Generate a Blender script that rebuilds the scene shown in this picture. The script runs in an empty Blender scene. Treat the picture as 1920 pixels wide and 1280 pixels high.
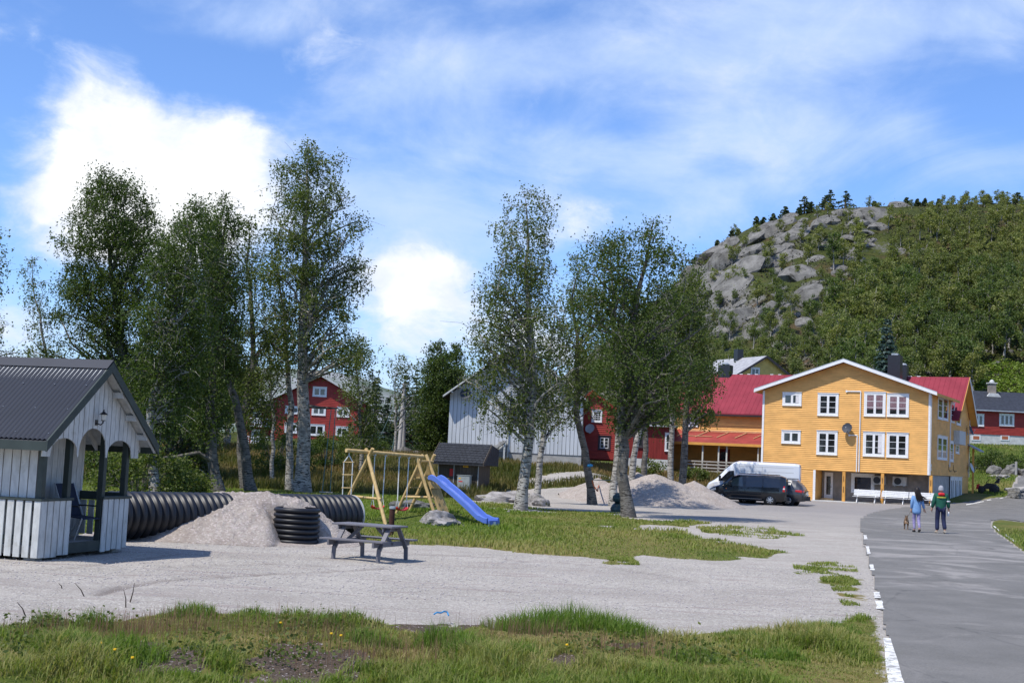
import bpy, bmesh, math, random
import numpy as np
from mathutils import Vector, Matrix

random.seed(7)
RNG = np.random.default_rng(7)
SC = bpy.context.scene
COL = SC.collection

# ------------------------------------------------------------------ camera
F = 2500.0                      # focal length in photo pixels (photo 1920 x 1280)
CAM_H = 2.15
PITCH = math.atan(218.0 / F)
ROLL = 0.047
CX, CY = 960.0, 640.0
fw = Vector((0, math.cos(PITCH), math.sin(PITCH)))
up0 = Vector((0, -math.sin(PITCH), math.cos(PITCH)))
rt0 = Vector((1, 0, 0))
CR = rt0 * math.cos(ROLL) + up0 * math.sin(ROLL)
CU = up0 * math.cos(ROLL) - rt0 * math.sin(ROLL)
cam_data = bpy.data.cameras.new('camera')
cam_data.sensor_width = 36.0
cam_data.lens = F / 1920.0 * 36.0
cam_data.clip_start = 0.1
cam_data.clip_end = 6000
cam = bpy.data.objects.new('camera', cam_data)
COL.objects.link(cam)
cam.matrix_world = Matrix(((CR.x, CU.x, -fw.x, 0), (CR.y, CU.y, -fw.y, 0), (CR.z, CU.z, -fw.z, CAM_H), (0, 0, 0, 1)))
SC.camera = cam

# ------------------------------------------------------------------ sun, sky, exposure
SUNV = Vector((-0.48, -0.38, 1.0)).normalized()      # towards the sun
SUN_EL = math.asin(SUNV.z)
SUN_AZ = math.atan2(SUNV.x, SUNV.y)                  # clockwise from +Y
sl = bpy.data.lights.new('sun', 'SUN')
sl.energy = 4.1
sl.angle = math.radians(0.55)
sl.color = (1.0, 0.95, 0.87)
so = bpy.data.objects.new('sun', sl)
COL.objects.link(so)
so.rotation_euler = SUNV.to_track_quat('Z', 'Y').to_euler()
so.location = (-40, -40, 80)

def px_dir(px, py):
    x, y = px - CX, CY - py
    xi = x * math.cos(ROLL) - y * math.sin(ROLL)
    yi = x * math.sin(ROLL) + y * math.cos(ROLL)
    return (rt0 * xi + up0 * yi + fw * F).normalized()

SKY_STRENGTH = 0.11
w = bpy.data.worlds.new('World')
SC.world = w
w.use_nodes = True
nt = w.node_tree
nt.nodes.clear()
def wn(t, **kw):
    n = nt.nodes.new(t)
    for k, v in kw.items(): setattr(n, k, v)
    return n
def wl(a, b): nt.links.new(a, b)
def wmath(op, a, b=None, clamp=False):
    n = wn('ShaderNodeMath', operation=op, use_clamp=clamp)
    for i, v in enumerate((a, b)):
        if v is None: continue
        if isinstance(v, (int, float)): n.inputs[i].default_value = v
        else: wl(v, n.inputs[i])
    return n.outputs[0]
def wramp(v, lo, hi, a=0.0, b=1.0):
    n = wn('ShaderNodeMapRange', interpolation_type='SMOOTHSTEP')
    wl(v, n.inputs['Value'])
    n.inputs['From Min'].default_value = lo; n.inputs['From Max'].default_value = hi
    n.inputs['To Min'].default_value = a; n.inputs['To Max'].default_value = b
    return n.outputs['Result']
tc = wn('ShaderNodeTexCoord')
sky = wn('ShaderNodeTexSky', sky_type='NISHITA')
sky.sun_disc = False
sky.sun_elevation = SUN_EL
sky.sun_rotation = SUN_AZ
sky.altitude = 600
sky.air_density = 1.0
sky.dust_density = 0.6
sky.ozone_density = 3.2
# deeper blue like the photograph's rendering of the sky
tint = wn('ShaderNodeMix', data_type='RGBA', blend_type='MULTIPLY')
tint.inputs[0].default_value = 1.0
wl(sky.outputs[0], tint.inputs[6])
tint.inputs[7].default_value = (0.90, 1.12, 1.50, 1)
dvec = tc.outputs['Generated']
def wnoise(vec, scale, detail, rough, dist=0.0, offs=(0, 0, 0), sc3=(1, 1, 1)):
    m = wn('ShaderNodeMapping')
    wl(vec, m.inputs['Vector'])
    m.inputs['Location'].default_value = offs
    m.inputs['Scale'].default_value = sc3
    n = wn('ShaderNodeTexNoise')
    wl(m.outputs[0], n.inputs['Vector'])
    n.inputs['Scale'].default_value = scale
    n.inputs['Detail'].default_value = detail
    n.inputs['Roughness'].default_value = rough
    n.inputs['Distortion'].default_value = dist
    return n.outputs[0]
# clouds: soft sheets everywhere, with the individual banks of the photograph where they stand in the sky
wisp = wnoise(dvec, 5.0, 7.0, 0.58, 0.6, (0.3, 1.7, 0.2), (1, 1, 2.0))
fine = wnoise(dvec, 16.0, 6.0, 0.62, 0.35, (2.3, 0.7, 1.2), (1, 1, 1.5))
def bank(px, py, rx, ry):
    """soft ellipsoidal bank of cloud around the direction of a photo pixel; radii in pixels"""
    c = px_dir(px, py)
    s = wn('ShaderNodeVectorMath', operation='SUBTRACT')
    wl(dvec, s.inputs[0]); s.inputs[1].default_value = c
    d = wn('ShaderNodeVectorMath', operation='MULTIPLY')
    wl(s.outputs[0], d.inputs[0]); d.inputs[1].default_value = (F / rx, F / rx, F / ry)
    l = wn('ShaderNodeVectorMath', operation='LENGTH')
    wl(d.outputs[0], l.inputs[0])
    return wramp(l.outputs['Value'], 0.0, 1.0, 1.0, 0.0)
def wsum(lst):
    r = lst[0]
    for v in lst[1:]: r = wmath('ADD', r, v)
    return r
thick = wsum([bank(*b) for b in ((330, 340, 380, 210), (190, 230, 190, 200), (440, 290, 230, 130), (130, 390, 230, 150), (300, 420, 300, 160))])
thick2 = wsum([bank(*b) for b in ((1100, 410, 170, 120), (20, 600, 170, 170), (770, 590, 290, 190), (800, 520, 200, 120), (1010, 640, 260, 120))])
soft = wsum([bank(*b) for b in ((400, 20, 260, 100), (820, 150, 300, 120), (820, 300, 400, 170), (1100, 110, 300, 90), (1450, 70, 330, 130), (1760, 40, 300, 120), (1230, 340, 460, 170), (1500, 240, 420, 150), (760, 430, 360, 200), (1800, 290, 300, 140), (740, 640, 300, 230), (1050, 560, 560, 200), (80, 560, 300, 180), (500, 330, 260, 160))])
blue = wsum([bank(*b) for b in ((30, 130, 230, 260), (450, 130, 240, 80), (30, 460, 120, 80), (650, 470, 120, 110), (1000, 200, 110, 70), (620, 90, 150, 110), (1850, 210, 150, 80), (1180, 240, 130, 50), (1380, 310, 140, 35), (940, 320, 120, 50))])
v = wmath('ADD', wmath('MULTIPLY', soft, 0.30), wmath('MULTIPLY', wmath('SUBTRACT', wisp, 0.5), 1.75))
v = wmath('ADD', v, wmath('MULTIPLY', wmath('SUBTRACT', fine, 0.5), 0.50))
v = wmath('SUBTRACT', v, wmath('MULTIPLY', blue, 0.26))
thin_mask = wramp(v, -0.14, 0.66, 0.02, 0.80)
t = wmath('ADD', wmath('MULTIPLY', thick, 0.72), wmath('MULTIPLY', thick2, 0.60))
t = wmath('ADD', t, wmath('MULTIPLY', wmath('SUBTRACT', fine, 0.5), 1.5))
t = wmath('ADD', t, wmath('MULTIPLY', wmath('SUBTRACT', wisp, 0.5), 1.3))
thick_mask = wramp(t, 0.08, 0.86)
shade = wramp(wmath('ADD', t, wmath('MULTIPLY', wmath('SUBTRACT', wnoise(dvec, 30.0, 5.0, 0.6, 0.3, (5.1, 0.2, 3.3), (1, 1, 1.4)), 0.5), 1.6)), 0.45, 1.35)
sc_ = wn('ShaderNodeMix', data_type='RGBA')
wl(shade, sc_.inputs[0]); sc_.inputs[6].default_value = (6.3, 6.8, 7.9, 1); sc_.inputs[7].default_value = (8.1, 8.25, 8.5, 1)
mask = wmath('MAXIMUM', thin_mask, thick_mask)
cc = wn('ShaderNodeMix', data_type='RGBA')
wl(thick_mask, cc.inputs[0])
cc.inputs[6].default_value = (4.7, 5.9, 8.2, 1)
wl(sc_.outputs[2], cc.inputs[7])
mx = wn('ShaderNodeMix', data_type='RGBA')
wl(mask, mx.inputs[0]); wl(tint.outputs[2], mx.inputs[6]); wl(cc.outputs[2], mx.inputs[7])
bg = wn('ShaderNodeBackground')
wl(mx.outputs[2], bg.inputs['Color'])
bg.inputs['Strength'].default_value = SKY_STRENGTH
wo = wn('ShaderNodeOutputWorld')
wl(bg.outputs[0], wo.inputs['Surface'])
SC.view_settings.view_transform = 'Standard'
SC.view_settings.look = 'None'
SC.view_settings.exposure = 0.32
SC.view_settings.gamma = 1.0
SC.view_settings.use_curve_mapping = False
SC.cycles.max_bounces = 6
SC.cycles.diffuse_bounces = 3
SC.cycles.transmission_bounces = 3
SC.cycles.transparent_max_bounces = 4

# ------------------------------------------------------------------ pixel <-> place
def at(px, py, Y):
    d = px_dir(px, py)
    return Vector((0, 0, CAM_H)) + d * (Y / d.y)
def gnd(px, py, z=0.0):
    d = px_dir(px, py)
    return Vector((0, 0, CAM_H)) + d * ((z - CAM_H) / d.z)
def on_plane(px, py, P, N):
    d = px_dir(px, py)
    O = Vector((0, 0, CAM_H))
    return O + d * ((P - O).dot(N) / d.dot(N))

# ------------------------------------------------------------------ numpy noise
def _hash(ix, iy, seed):
    n = (ix * 374761393 + iy * 668265263 + seed * 1442695041) & 0xFFFFFFFF
    n = ((n ^ (n >> 13)) * 1274126177) & 0xFFFFFFFF
    return ((n ^ (n >> 16)) & 0xFFFF) / 65535.0
def vnoise(x, y, seed=0):
    x = np.asarray(x, float); y = np.asarray(y, float)
    ix = np.floor(x).astype(np.int64); iy = np.floor(y).astype(np.int64)
    fx = x - ix; fy = y - iy
    fx = fx * fx * (3 - 2 * fx); fy = fy * fy * (3 - 2 * fy)
    a = _hash(ix, iy, seed); b = _hash(ix + 1, iy, seed); c = _hash(ix, iy + 1, seed); d = _hash(ix + 1, iy + 1, seed)
    return (a + (b - a) * fx) * (1 - fy) + (c + (d - c) * fx) * fy
def fbm(x, y, oct=4, seed=0, gain=0.5):
    s = 0; a = 1; t = 0
    for k in range(oct):
        s = s + a * (vnoise(np.asarray(x) * 2 ** k + 17.3 * k, np.asarray(y) * 2 ** k - 9.1 * k, seed + k) - 0.5)
        t += a; a *= gain
    return s / t * 2
def sst(a, b, x):
    t = np.clip((np.asarray(x, float) - a) / (b - a), 0, 1)
    return t * t * (3 - 2 * t)
def poly_sd(poly, x, y):
    """signed distance to polygon, positive inside"""
    P = np.array([(p[0], p[1]) for p in poly], float)
    x = np.asarray(x, float); y = np.asarray(y, float)
    inside = np.zeros(x.shape, bool); dmin = np.full(x.shape, 1e18)
    n = len(P)
    for i in range(n):
        x0, y0 = P[i]; x1, y1 = P[(i + 1) % n]
        dx, dy = x1 - x0, y1 - y0
        L = dx * dx + dy * dy + 1e-12
        t = np.clip(((x - x0) * dx + (y - y0) * dy) / L, 0, 1)
        dmin = np.minimum(dmin, (x - x0 - t * dx) ** 2 + (y - y0 - t * dy) ** 2)
        if y0 != y1:
            c = ((y0 > y) != (y1 > y)) & (x < (x1 - x0) * (y - y0) / (y1 - y0) + x0)
            inside ^= c
    d = np.sqrt(dmin)
    return np.where(inside, d, -d)

# ------------------------------------------------------------------ materials
MATS = {}
def nodes_of(m): return m.node_tree.nodes, m.node_tree.links
class NB:
    """small node builder"""
    def __init__(s, name, rough=0.7, spec=0.3, metal=0.0):
        s.m = bpy.data.materials.new(name); s.m.use_nodes = True
        s.N, s.L = s.m.node_tree.nodes, s.m.node_tree.links
        s.b = s.N['Principled BSDF']
        s.b.inputs['Roughness'].default_value = rough
        s.b.inputs['Specular IOR Level'].default_value = spec
        s.b.inputs['Metallic'].default_value = metal
        s.tc = None
        MATS[name] = s.m
    def coord(s, kind='Object', scale=(1, 1, 1), rot=(0, 0, 0)):
        if s.tc is None: s.tc = s.N.new('ShaderNodeTexCoord')
        mp = s.N.new('ShaderNodeMapping')
        s.L.new(s.tc.outputs[kind], mp.inputs[0])
        mp.inputs['Scale'].default_value = scale
        mp.inputs['Rotation'].default_value = rot
        return mp.outputs[0]
    def noise(s, scale, detail=3, rough=0.55, co=None, dist=0.0):
        n = s.N.new('ShaderNodeTexNoise')
        s.L.new(co if co is not None else s.coord(), n.inputs['Vector'])
        n.inputs['Scale'].default_value = scale; n.inputs['Detail'].default_value = detail
        n.inputs['Roughness'].default_value = rough; n.inputs['Distortion'].default_value = dist
        return n.outputs[0]
    def voro(s, scale, co=None, feature='F1', out='Distance', rand=1.0):
        n = s.N.new('ShaderNodeTexVoronoi'); n.feature = feature
        s.L.new(co if co is not None else s.coord(), n.inputs['Vector'])
        n.inputs['Scale'].default_value = scale
        n.inputs['Randomness'].default_value = rand
        return n.outputs[out]
    def rng(s, v, lo, hi, a=0.0, b=1.0, smooth=True):
        n = s.N.new('ShaderNodeMapRange')
        n.interpolation_type = 'SMOOTHSTEP' if smooth else 'LINEAR'
        s.L.new(v, n.inputs['Value'])
        for k, q in zip(('From Min', 'From Max', 'To Min', 'To Max'), (lo, hi, a, b)): n.inputs[k].default_value = q
        return n.outputs['Result']
    def mix(s, f, a, b, mode='MIX'):
        n = s.N.new('ShaderNodeMix'); n.data_type = 'RGBA'; n.blend_type = mode
        for i, q in ((0, f), (6, a), (7, b)):
            if isinstance(q, (int, float)): n.inputs[i].default_value = q
            elif isinstance(q, tuple): n.inputs[i].default_value = (q + (1,))[:4]
            else: s.L.new(q, n.inputs[i])
        return n.outputs[2]
    def math(s, op, a, b=None, clamp=False):
        n = s.N.new('ShaderNodeMath'); n.operation = op; n.use_clamp = clamp
        for i, q in enumerate((a, b)):
            if q is None: continue
            if isinstance(q, (int, float)): n.inputs[i].default_value = q
            else: s.L.new(q, n.inputs[i])
        return n.outputs[0]
    def attr(s, name):
        n = s.N.new('ShaderNodeAttribute'); n.attribute_name = name
        return n.outputs['Fac']
    def island(s):
        n = s.N.new('ShaderNodeNewGeometry'); return n.outputs['Random Per Island']
    def color(s, c): 
        if isinstance(c, tuple): s.b.inputs['Base Color'].default_value = (c + (1,))[:4]
        else: s.L.new(c, s.b.inputs['Base Color'])
        return s
    def bump(s, h, strength=0.3, dist=0.01):
        n = s.N.new('ShaderNodeBump'); s.L.new(h, n.inputs['Height'])
        n.inputs['Strength'].default_value = strength; n.inputs['Distance'].default_value = dist
        s.L.new(n.outputs[0], s.b.inputs['Normal']); return s

def simple(name, c, rough=0.6, var=0.15, scale=6.0, bump=0.0, metal=0.0, spec=0.3, stretch=(1, 1, 1), dirt=None):
    b = NB(name, rough, spec, metal)
    co = b.coord('Object', stretch)
    n = b.noise(scale, 4, 0.6, co)
    c2 = tuple(x * (1 - var) for x in c); c1 = tuple(min(1, x * (1 + var * .7)) for x in c)
    col = b.mix(b.rng(n, 0.3, 0.7), c2, c1)
    if dirt:
        col = b.mix(b.rng(b.noise(scale * .6, 5, .7), 0.55, 0.75, 0, .6), col, dirt)
    b.color(col)
    if bump: b.bump(n, bump, 0.01)
    return b.m

def leaf_mat(name, c1, c2, c3=None, trans=0.35, obvar=0.0):
    b = NB(name, 0.55, 0.25)
    i = b.island()
    a = b.attr('tone')
    col = b.mix(a, c1, c2)
    col = b.mix(b.math('MULTIPLY', i, 0.55), col, c3 or tuple(min(1, x * 1.9) for x in c2))
    if obvar:
        oi = b.N.new('ShaderNodeObjectInfo')
        col = b.mix(b.math('MULTIPLY', oi.outputs['Random'], obvar), col, b.mix(1.0, col, (.45, .62, .55), 'MULTIPLY'))
    b.color(col)
    tr = b.N.new('ShaderNodeBsdfTranslucent')
    b.L.new(b.mix(1.0, col, (1.3, 1.5, 0.6), 'MULTIPLY'), tr.inputs['Color'])
    ms = b.N.new('ShaderNodeMixShader'); ms.inputs[0].default_value = trans
    b.L.new(b.b.outputs[0], ms.inputs[1]); b.L.new(tr.outputs[0], ms.inputs[2])
    b.L.new(ms.outputs[0], b.N['Material Output'].inputs['Surface'])
    return b.m

# ------------------------------------------------------------------ object helpers
def props(o, label=None, cat=None, group=None, kind=None):
    if label: o['label'] = label
    if cat: o['category'] = cat
    if group: o['group'] = group
    if kind: o['kind'] = kind
    return o
def empty(name, loc=(0, 0, 0), rz=0.0, label=None, cat=None, group=None):
    o = bpy.data.objects.new(name, None); COL.objects.link(o)
    o.location = loc; o.rotation_euler = (0, 0, rz)
    o.empty_display_size = 0.3
    return props(o, label, cat, group)
def link(name, mesh, parent=None):
    o = bpy.data.objects.new(name, mesh); COL.objects.link(o)
    if parent is not None: o.parent = parent
    return o
def np_mesh(name, V, FA, mat=None, smooth=False):
    """V (n,3); FA (m,k) fixed-size faces"""
    me = bpy.data.meshes.new(name)
    V = np.ascontiguousarray(V, dtype=np.float32); FA = np.ascontiguousarray(FA, dtype=np.int32)
    me.vertices.add(len(V)); me.vertices.foreach_set('co', V.ravel())
    m, k = FA.shape
    me.loops.add(m * k); me.loops.foreach_set('vertex_index', FA.ravel())
    me.polygons.add(m)
    me.polygons.foreach_set('loop_start', np.arange(0, m * k, k, dtype=np.int32))
    if smooth: me.polygons.foreach_set('use_smooth', np.ones(m, dtype=bool))
    me.update(calc_edges=True)
    if mat: me.materials.append(mat if not isinstance(mat, str) else MATS[mat])
    return me
def fattr(me, name, arr):
    a = me.attributes.new(name, 'FLOAT', 'POINT'); a.data.foreach_set('value', np.ascontiguousarray(arr, dtype=np.float32))

class MB:
    """collects shapes, links them as one mesh object"""
    def __init__(s): s.v = []; s.f = []; s.mi = []; s.mats = []; s.cur = 0
    def mat(s, name):
        if name not in s.mats: s.mats.append(name)
        s.cur = s.mats.index(name); return s
    def add(s, vs, fs):
        o = len(s.v); s.v += [tuple(v) for v in vs]
        for f in fs: s.f.append(tuple(i + o for i in f)); s.mi.append(s.cur)
        return s
    def box(s, x0, x1, y0, y1, z0, z1, M=None):
        vs = [Vector((x, y, z)) for z in (z0, z1) for y in (y0, y1) for x in (x0, x1)]
        if M is not None: vs = [M @ v for v in vs]
        return s.add(vs, [(0, 2, 3, 1), (4, 5, 7, 6), (0, 1, 5, 4), (2, 6, 7, 3), (0, 4, 6, 2), (1, 3, 7, 5)])
    def beam(s, p, q, w, h, up=(0, 0, 1)):
        p = Vector(p); q = Vector(q); d = (q - p).normalized(); u = Vector(up)
        if abs(d.dot(u)) > .98: u = Vector((0, 1, 0))
        a = d.cross(u).normalized() * (w / 2); b = a.cross(d).normalized() * (h / 2)
        vs = [p + i * a + j * b for i, j in ((-1, -1), (1, -1), (1, 1), (-1, 1))] + [q + i * a + j * b for i, j in ((-1, -1), (1, -1), (1, 1), (-1, 1))]
        return s.add(vs, [(3, 2, 1, 0), (4, 5, 6, 7), (0, 1, 5, 4), (1, 2, 6, 5), (2, 3, 7, 6), (3, 0, 4, 7)])
    def tube(s, pts, rad, n=8, caps=True):
        pts = [Vector(p) for p in pts]
        if not hasattr(rad, '__len__'): rad = [rad] * len(pts)
        o = len(s.v); prev = None
        for i, p in enumerate(pts):
            d = (pts[min(i + 1, len(pts) - 1)] - pts[max(i - 1, 0)])
            d = d.normalized() if d.length > 1e-9 else Vector((0, 0, 1))
            if prev is None:
                u = Vector((0, 0, 1)) if abs(d.z) < .9 else Vector((1, 0, 0))
                a = d.cross(u).normalized()
            else:
                a = (prev - d * prev.dot(d)).normalized()
            prev = a; b = d.cross(a)
            for k in range(n):
                t = 2 * math.pi * k / n
                s.v.append(tuple(p + (a * math.cos(t) + b * math.sin(t)) * rad[i]))
        for i in range(len(pts) - 1):
            for k in range(n):
                k2 = (k + 1) % n
                s.f.append((o + i * n + k, o + i * n + k2, o + (i + 1) * n + k2, o + (i + 1) * n + k)); s.mi.append(s.cur)
        if caps:
            s.f.append(tuple(o + k for k in range(n))[::-1]); s.mi.append(s.cur)
            e = o + (len(pts) - 1) * n
            s.f.append(tuple(e + k for k in range(n))); s.mi.append(s.cur)
        return s
    def lathe(s, prof, n=16, M=None, ax='Z', cap=True):
        o = len(s.v)
        for r, z in prof:
            for k in range(n):
                t = 2 * math.pi * k / n
                c = {'Z': (r * math.cos(t), r * math.sin(t), z), 'Y': (r * math.cos(t), z, -r * math.sin(t)), 'X': (z, r * math.cos(t), r * math.sin(t))}[ax]
                v = Vector(c)
                if M is not None: v = M @ v
                s.v.append(tuple(v))
        for i in range(len(prof) - 1):
            for k in range(n):
                k2 = (k + 1) % n
                s.f.append((o + i * n + k, o + i * n + k2, o + (i + 1) * n + k2, o + (i + 1) * n + k)); s.mi.append(s.cur)
        if cap:
            s.f.append(tuple(o + k for k in range(n))[::-1]); s.mi.append(s.cur)
            e = o + (len(prof) - 1) * n
            s.f.append(tuple(e + k for k in range(n))); s.mi.append(s.cur)
        return s
    def prism(s, poly, y0, y1, M=None):
        """poly in (x, z), extruded along y from y0 to y1"""
        n = len(poly)
        vs = [Vector((x, y0, z)) for x, z in poly] + [Vector((x, y1, z)) for x, z in poly]
        if M is not None: vs = [M @ v for v in vs]
        return s.add(vs, [tuple(range(n)), tuple(range(2 * n - 1, n - 1, -1))] + [(i, i + n, (i + 1) % n + n, (i + 1) % n) for i in range(n)])
    def build(s, name, mat=None, parent=None, smooth=None, kind=None, bevel=0):
        me = bpy.data.meshes.new(name)
        me.from_pydata(s.v, [], s.f)
        mats = [mat] if mat else s.mats
        for m in mats: me.materials.append(MATS[m])
        if not mat and len(mats) > 1: me.polygons.foreach_set('material_index', s.mi)
        if smooth is not None:
            me.polygons.foreach_set('use_smooth', [True] * len(me.polygons))
            me.set_sharp_from_angle(angle=math.radians(smooth))
        bm = bmesh.new(); bm.from_mesh(me); bmesh.ops.recalc_face_normals(bm, faces=bm.faces); bm.to_mesh(me); bm.free()
        me.update()
        o = link(name, me, parent)
        if kind: o['kind'] = kind
        if bevel:
            b = o.modifiers.new('bevel', 'BEVEL'); b.width = bevel; b.segments = 1; b.limit_method = 'ANGLE'
        return o
def dup(o, parent=None):
    c = o.copy(); COL.objects.link(c)
    if parent is not None: c.parent = parent
    for ch in o.children: dup(ch, c)
    return c
# ================================================================== the lie of the land
ROAD_L = [(1693, 1300), (1682, 1260), (1664, 1195), (1646, 1130), (1634, 1080), (1622, 1035), (1614, 1005), (1610, 985), (1613, 972), (1625, 963), (1650, 956), (1690, 950), (1750, 945), (1812, 940), (1850, 935), (1885, 931), (1935, 924)]
ROAD_R = [(1985, 986), (1945, 984), (1918, 978), (1880, 973), (1863, 976), (1858, 985), (1868, 997), (1900, 1020), (1960, 1062)]
def z_right(x, y):
    return 1.0 * sst(86, 114, y) * sst(24, 40, x)
def rgnd(px, py):
    d = px_dir(px, py); d = d / d.y
    t = np.arange(3, 160, .05)
    k = int(np.argmax(CAM_H + d.z * t < z_right(d.x * t, t)))
    t = t[k] if k > 0 else 125.0
    return Vector((d.x * t, t, 0))
rl = [rgnd(*p) for p in ROAD_L]; rr = [rgnd(*p) for p in ROAD_R]
dl = (rl[3] - rl[0]).normalized()
road_poly = [rl[0] - dl * 30] + rl + [rl[-1] + Vector((40, 6, 0))] + [rr[0] + Vector((40, 6, 0))] + rr + [rl[0] - dl * 2 + Vector((5.5, 0, 0)), rl[0] - dl * 30 + Vector((5.5, 0, 0))]
road_poly = [(p.x, p.y) for p in road_poly]
fg_poly = [(p.x, p.y) for p in [gnd(*q) for q in ((-300, 1190), (0, 1180), (60, 1172), (150, 1178), (300, 1150), (500, 1156), (600, 1165), (760, 1170), (900, 1175), (1000, 1182), (1050, 1172), (1100, 1180), (1250, 1198), (1340, 1186), (1450, 1180), (1560, 1172), (1610, 1150), (1640, 1160), (1652, 1200), (1672, 1290))]] + [(-1.0, -4), (-20, -4), (-24, 10)]
lawn_poly = [(p.x, p.y) for p in [gnd(*q) for q in ((560, 1004), (640, 1016), (760, 1021), (870, 1023), (960, 1031), (1030, 1043), (1130, 1046), (1200, 1040), (1280, 1049), (1440, 1046), (1462, 1036), (1385, 1018), (1285, 1003), (1250, 992), (1320, 980), (1200, 967), (1150, 961), (1085, 958), (1000, 955), (960, 948), (930, 938))]] + [(-1, 76), (2, 80), (6, 84), (10, 90), (13, 99), (14, 130), (-40, 140), (-80, 140), (-80, 30), (-11, 31)]
streak_polys = [[(p.x, p.y) for p in [gnd(*q) for q in pp]] for pp in (((1495, 1058), (1560, 1054), (1600, 1062), (1600, 1076), (1500, 1077)), ((1545, 1084), (1590, 1082), (1605, 1095), (1560, 1098)), ((1570, 1104), (1600, 1100), (1618, 1130), (1596, 1142)), ((1140, 1046), (1185, 1046), (1190, 1060), (1150, 1058)), ((1310, 985), (1440, 990), (1500, 1003), (1440, 1010), (1330, 1000)))]
right_poly = [(p.x, p.y) for p in [gnd(*q) for q in ((1874, 974), (1864, 978), (1862, 986), (1874, 999), (1904, 1020), (1960, 1060), (2050, 1060), (2050, 985), (1925, 980))]]
verge_poly = [(p.x, p.y) for p in [rgnd(*q) for q in ((1768, 946), (1815, 941), (1850, 936), (1885, 931))]] + [(60, 118), (90, 125), (90, 150), (38, 150), (38.5, 116)]
wing_poly = [(6, 97), (15, 98), (17.5, 103), (19, 107), (28, 112), (28, 135), (-10, 135)]
track_poly = [(13.5, 97), (8, 92), (2.0, 82), (1.0, 84), (6, 96), (10, 104)]

def rut_mask(x, y): return 0
def ground_z(x, y):
    x = np.asarray(x, float); y = np.asarray(y, float)
    z = 1.75 * sst(70, 102, y) * (1 - sst(4, 13, x - 0.0 * y)) + 1.45 * sst(96, 112, y) * sst(4, 13, x) * (1 - sst(17.5, 22, x - (y - 108) * 0.1))
    z = np.where(y > 130, np.maximum(z - 0.5 * sst(130, 190, y), 0), z)
    z = z + 3.7 * sst(122, 160, y) * sst(2, 22, x)
    z = z + z_right(x, y) + 1.6 * sst(108, 122, y) * sst(39, 47, x)
    z = z + 0.3 * np.exp(-(((x + 2.3) / 1.8) ** 2 + ((y - 44.5) / 2.2) ** 2))
    rd = np.minimum(poly_sd(road_poly, x, y), 50)
    off = 1 - sst(-1.2, 0.0, rd)
    fg = sst(-0.1, 1.2, poly_sd(fg_poly, x, y)) * sst(-1, 6, y)
    z = z + off * fg * (0.10 * fbm(x * 0.9, y * 0.9, 3, 5) + 0.09 + 0.05 * fbm(x * 4, y * 4, 2, 9))
    z = z + off * 0.025 * fbm(x * 0.5, y * 0.5, 3, 2)
    far = sst(60, 110, y) * (1 - sst(14, 20, x)) + sst(116, 140, y)
    z = z + 0.22 * np.clip(far, 0, 1) * fbm(x * 0.25, y * 0.25, 3, 3)
    z = z - 0.035 * sst(-0.05, 0.25, rd)
    z = z + np.where((y > 14) & (y < 45), 0.018 * fbm(x * 1.1, y * 1.1, 3, 25) - .03 * rut_mask(x, y), 0)
    return z
def gz(x, y): return float(ground_z(np.array([x]), np.array([y]))[0])
def G(px, py, dz=0.0):
    """a place on the ground seen at a photo pixel"""
    p = gnd(px, py)
    z = 0
    for _ in range(6):
        z = gz(p.x, p.y)
        if z > CAM_H - 0.4: z = CAM_H - .4
        p = gnd(px, py, z)
    return Vector((p.x, p.y, gz(p.x, p.y) + dz))
def grass_mask(x, y):
    n = 0.35 * fbm(x * 1.3, y * 0.8, 3, 21)
    m = poly_sd(lawn_poly, x, y) * 0.9 + n * 1.3 + 0.2
    # bare trampled patches in the lawn
    patch = fbm(x * 0.32 + 4, y * 0.22, 3, 31)
    m = np.where((y < 75) & (x > -9), m - 2.4 * sst(-0.02, 0.36, patch) * sst(-12, 4, x), m)
    m = np.maximum(m, poly_sd(fg_poly, x, y) * 1.6 + n * 0.6)
    for p in streak_polys: m = np.maximum(m, np.minimum(poly_sd(p, x, y) * 1.2, -0.04) + n * 1.4 + .25 * fbm(x * 2.5, y * 2, 2, 19))
    m = np.maximum(m, poly_sd(right_poly, x, y) + 0.2)
    m = np.maximum(m, poly_sd(verge_poly, x, y) + n)
    m = np.maximum(m, poly_sd(wing_poly, x, y) + n)
    m = np.maximum(m, (y - 119) * 0.3)
    m = np.maximum(m, np.where((x < -9.5) & (y > 29), 1.0, -9))
    m = np.minimum(m, -poly_sd(track_poly, x, y) * 0.7 + n)
    m = np.minimum(m, -poly_sd(PATH_POLY, x, y) * 0.6 + 0.2)
    m = np.minimum(m, -poly_sd(road_poly, x, y) * 3)
    return sst(-0.25, 0.35, m)
PATH_PX = [(1852, 890, .9), (1880, 884, 1.1), (1935, 886, 1.3), (1935, 915, .8), (1905, 919, .4), (1893, 905, .6), (1870, 896, .8)]
PATH_POLY = [(44.5, 127), (47, 124.5), (49, 120), (49.5, 112), (48, 106), (56, 106), (57, 116), (60, 124), (70, 130), (70, 134), (54, 131)]
dirt_spots = [(gnd(px, py), r) for px, py, r in ((325, 1262, .42), (560, 1258, .62), (640, 1250, .4), (800, 1188, .55), (900, 1183, .4), (95, 1195, .5), (240, 1245, .3), (1050, 1262, .3), (1180, 1222, .25))]
def dirt_mask(x, y):
    m = np.full(np.shape(x), -9.0)
    n = 0.5 * fbm(x * 3, y * 3, 3, 41)
    for c, r in dirt_spots:
        m = np.maximum(m, 1 - np.sqrt(((x - c.x) / r) ** 2 + ((y - c.y) / (r * 1.9)) ** 2) + n)
    return sst(0.0, 0.35, m)

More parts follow.
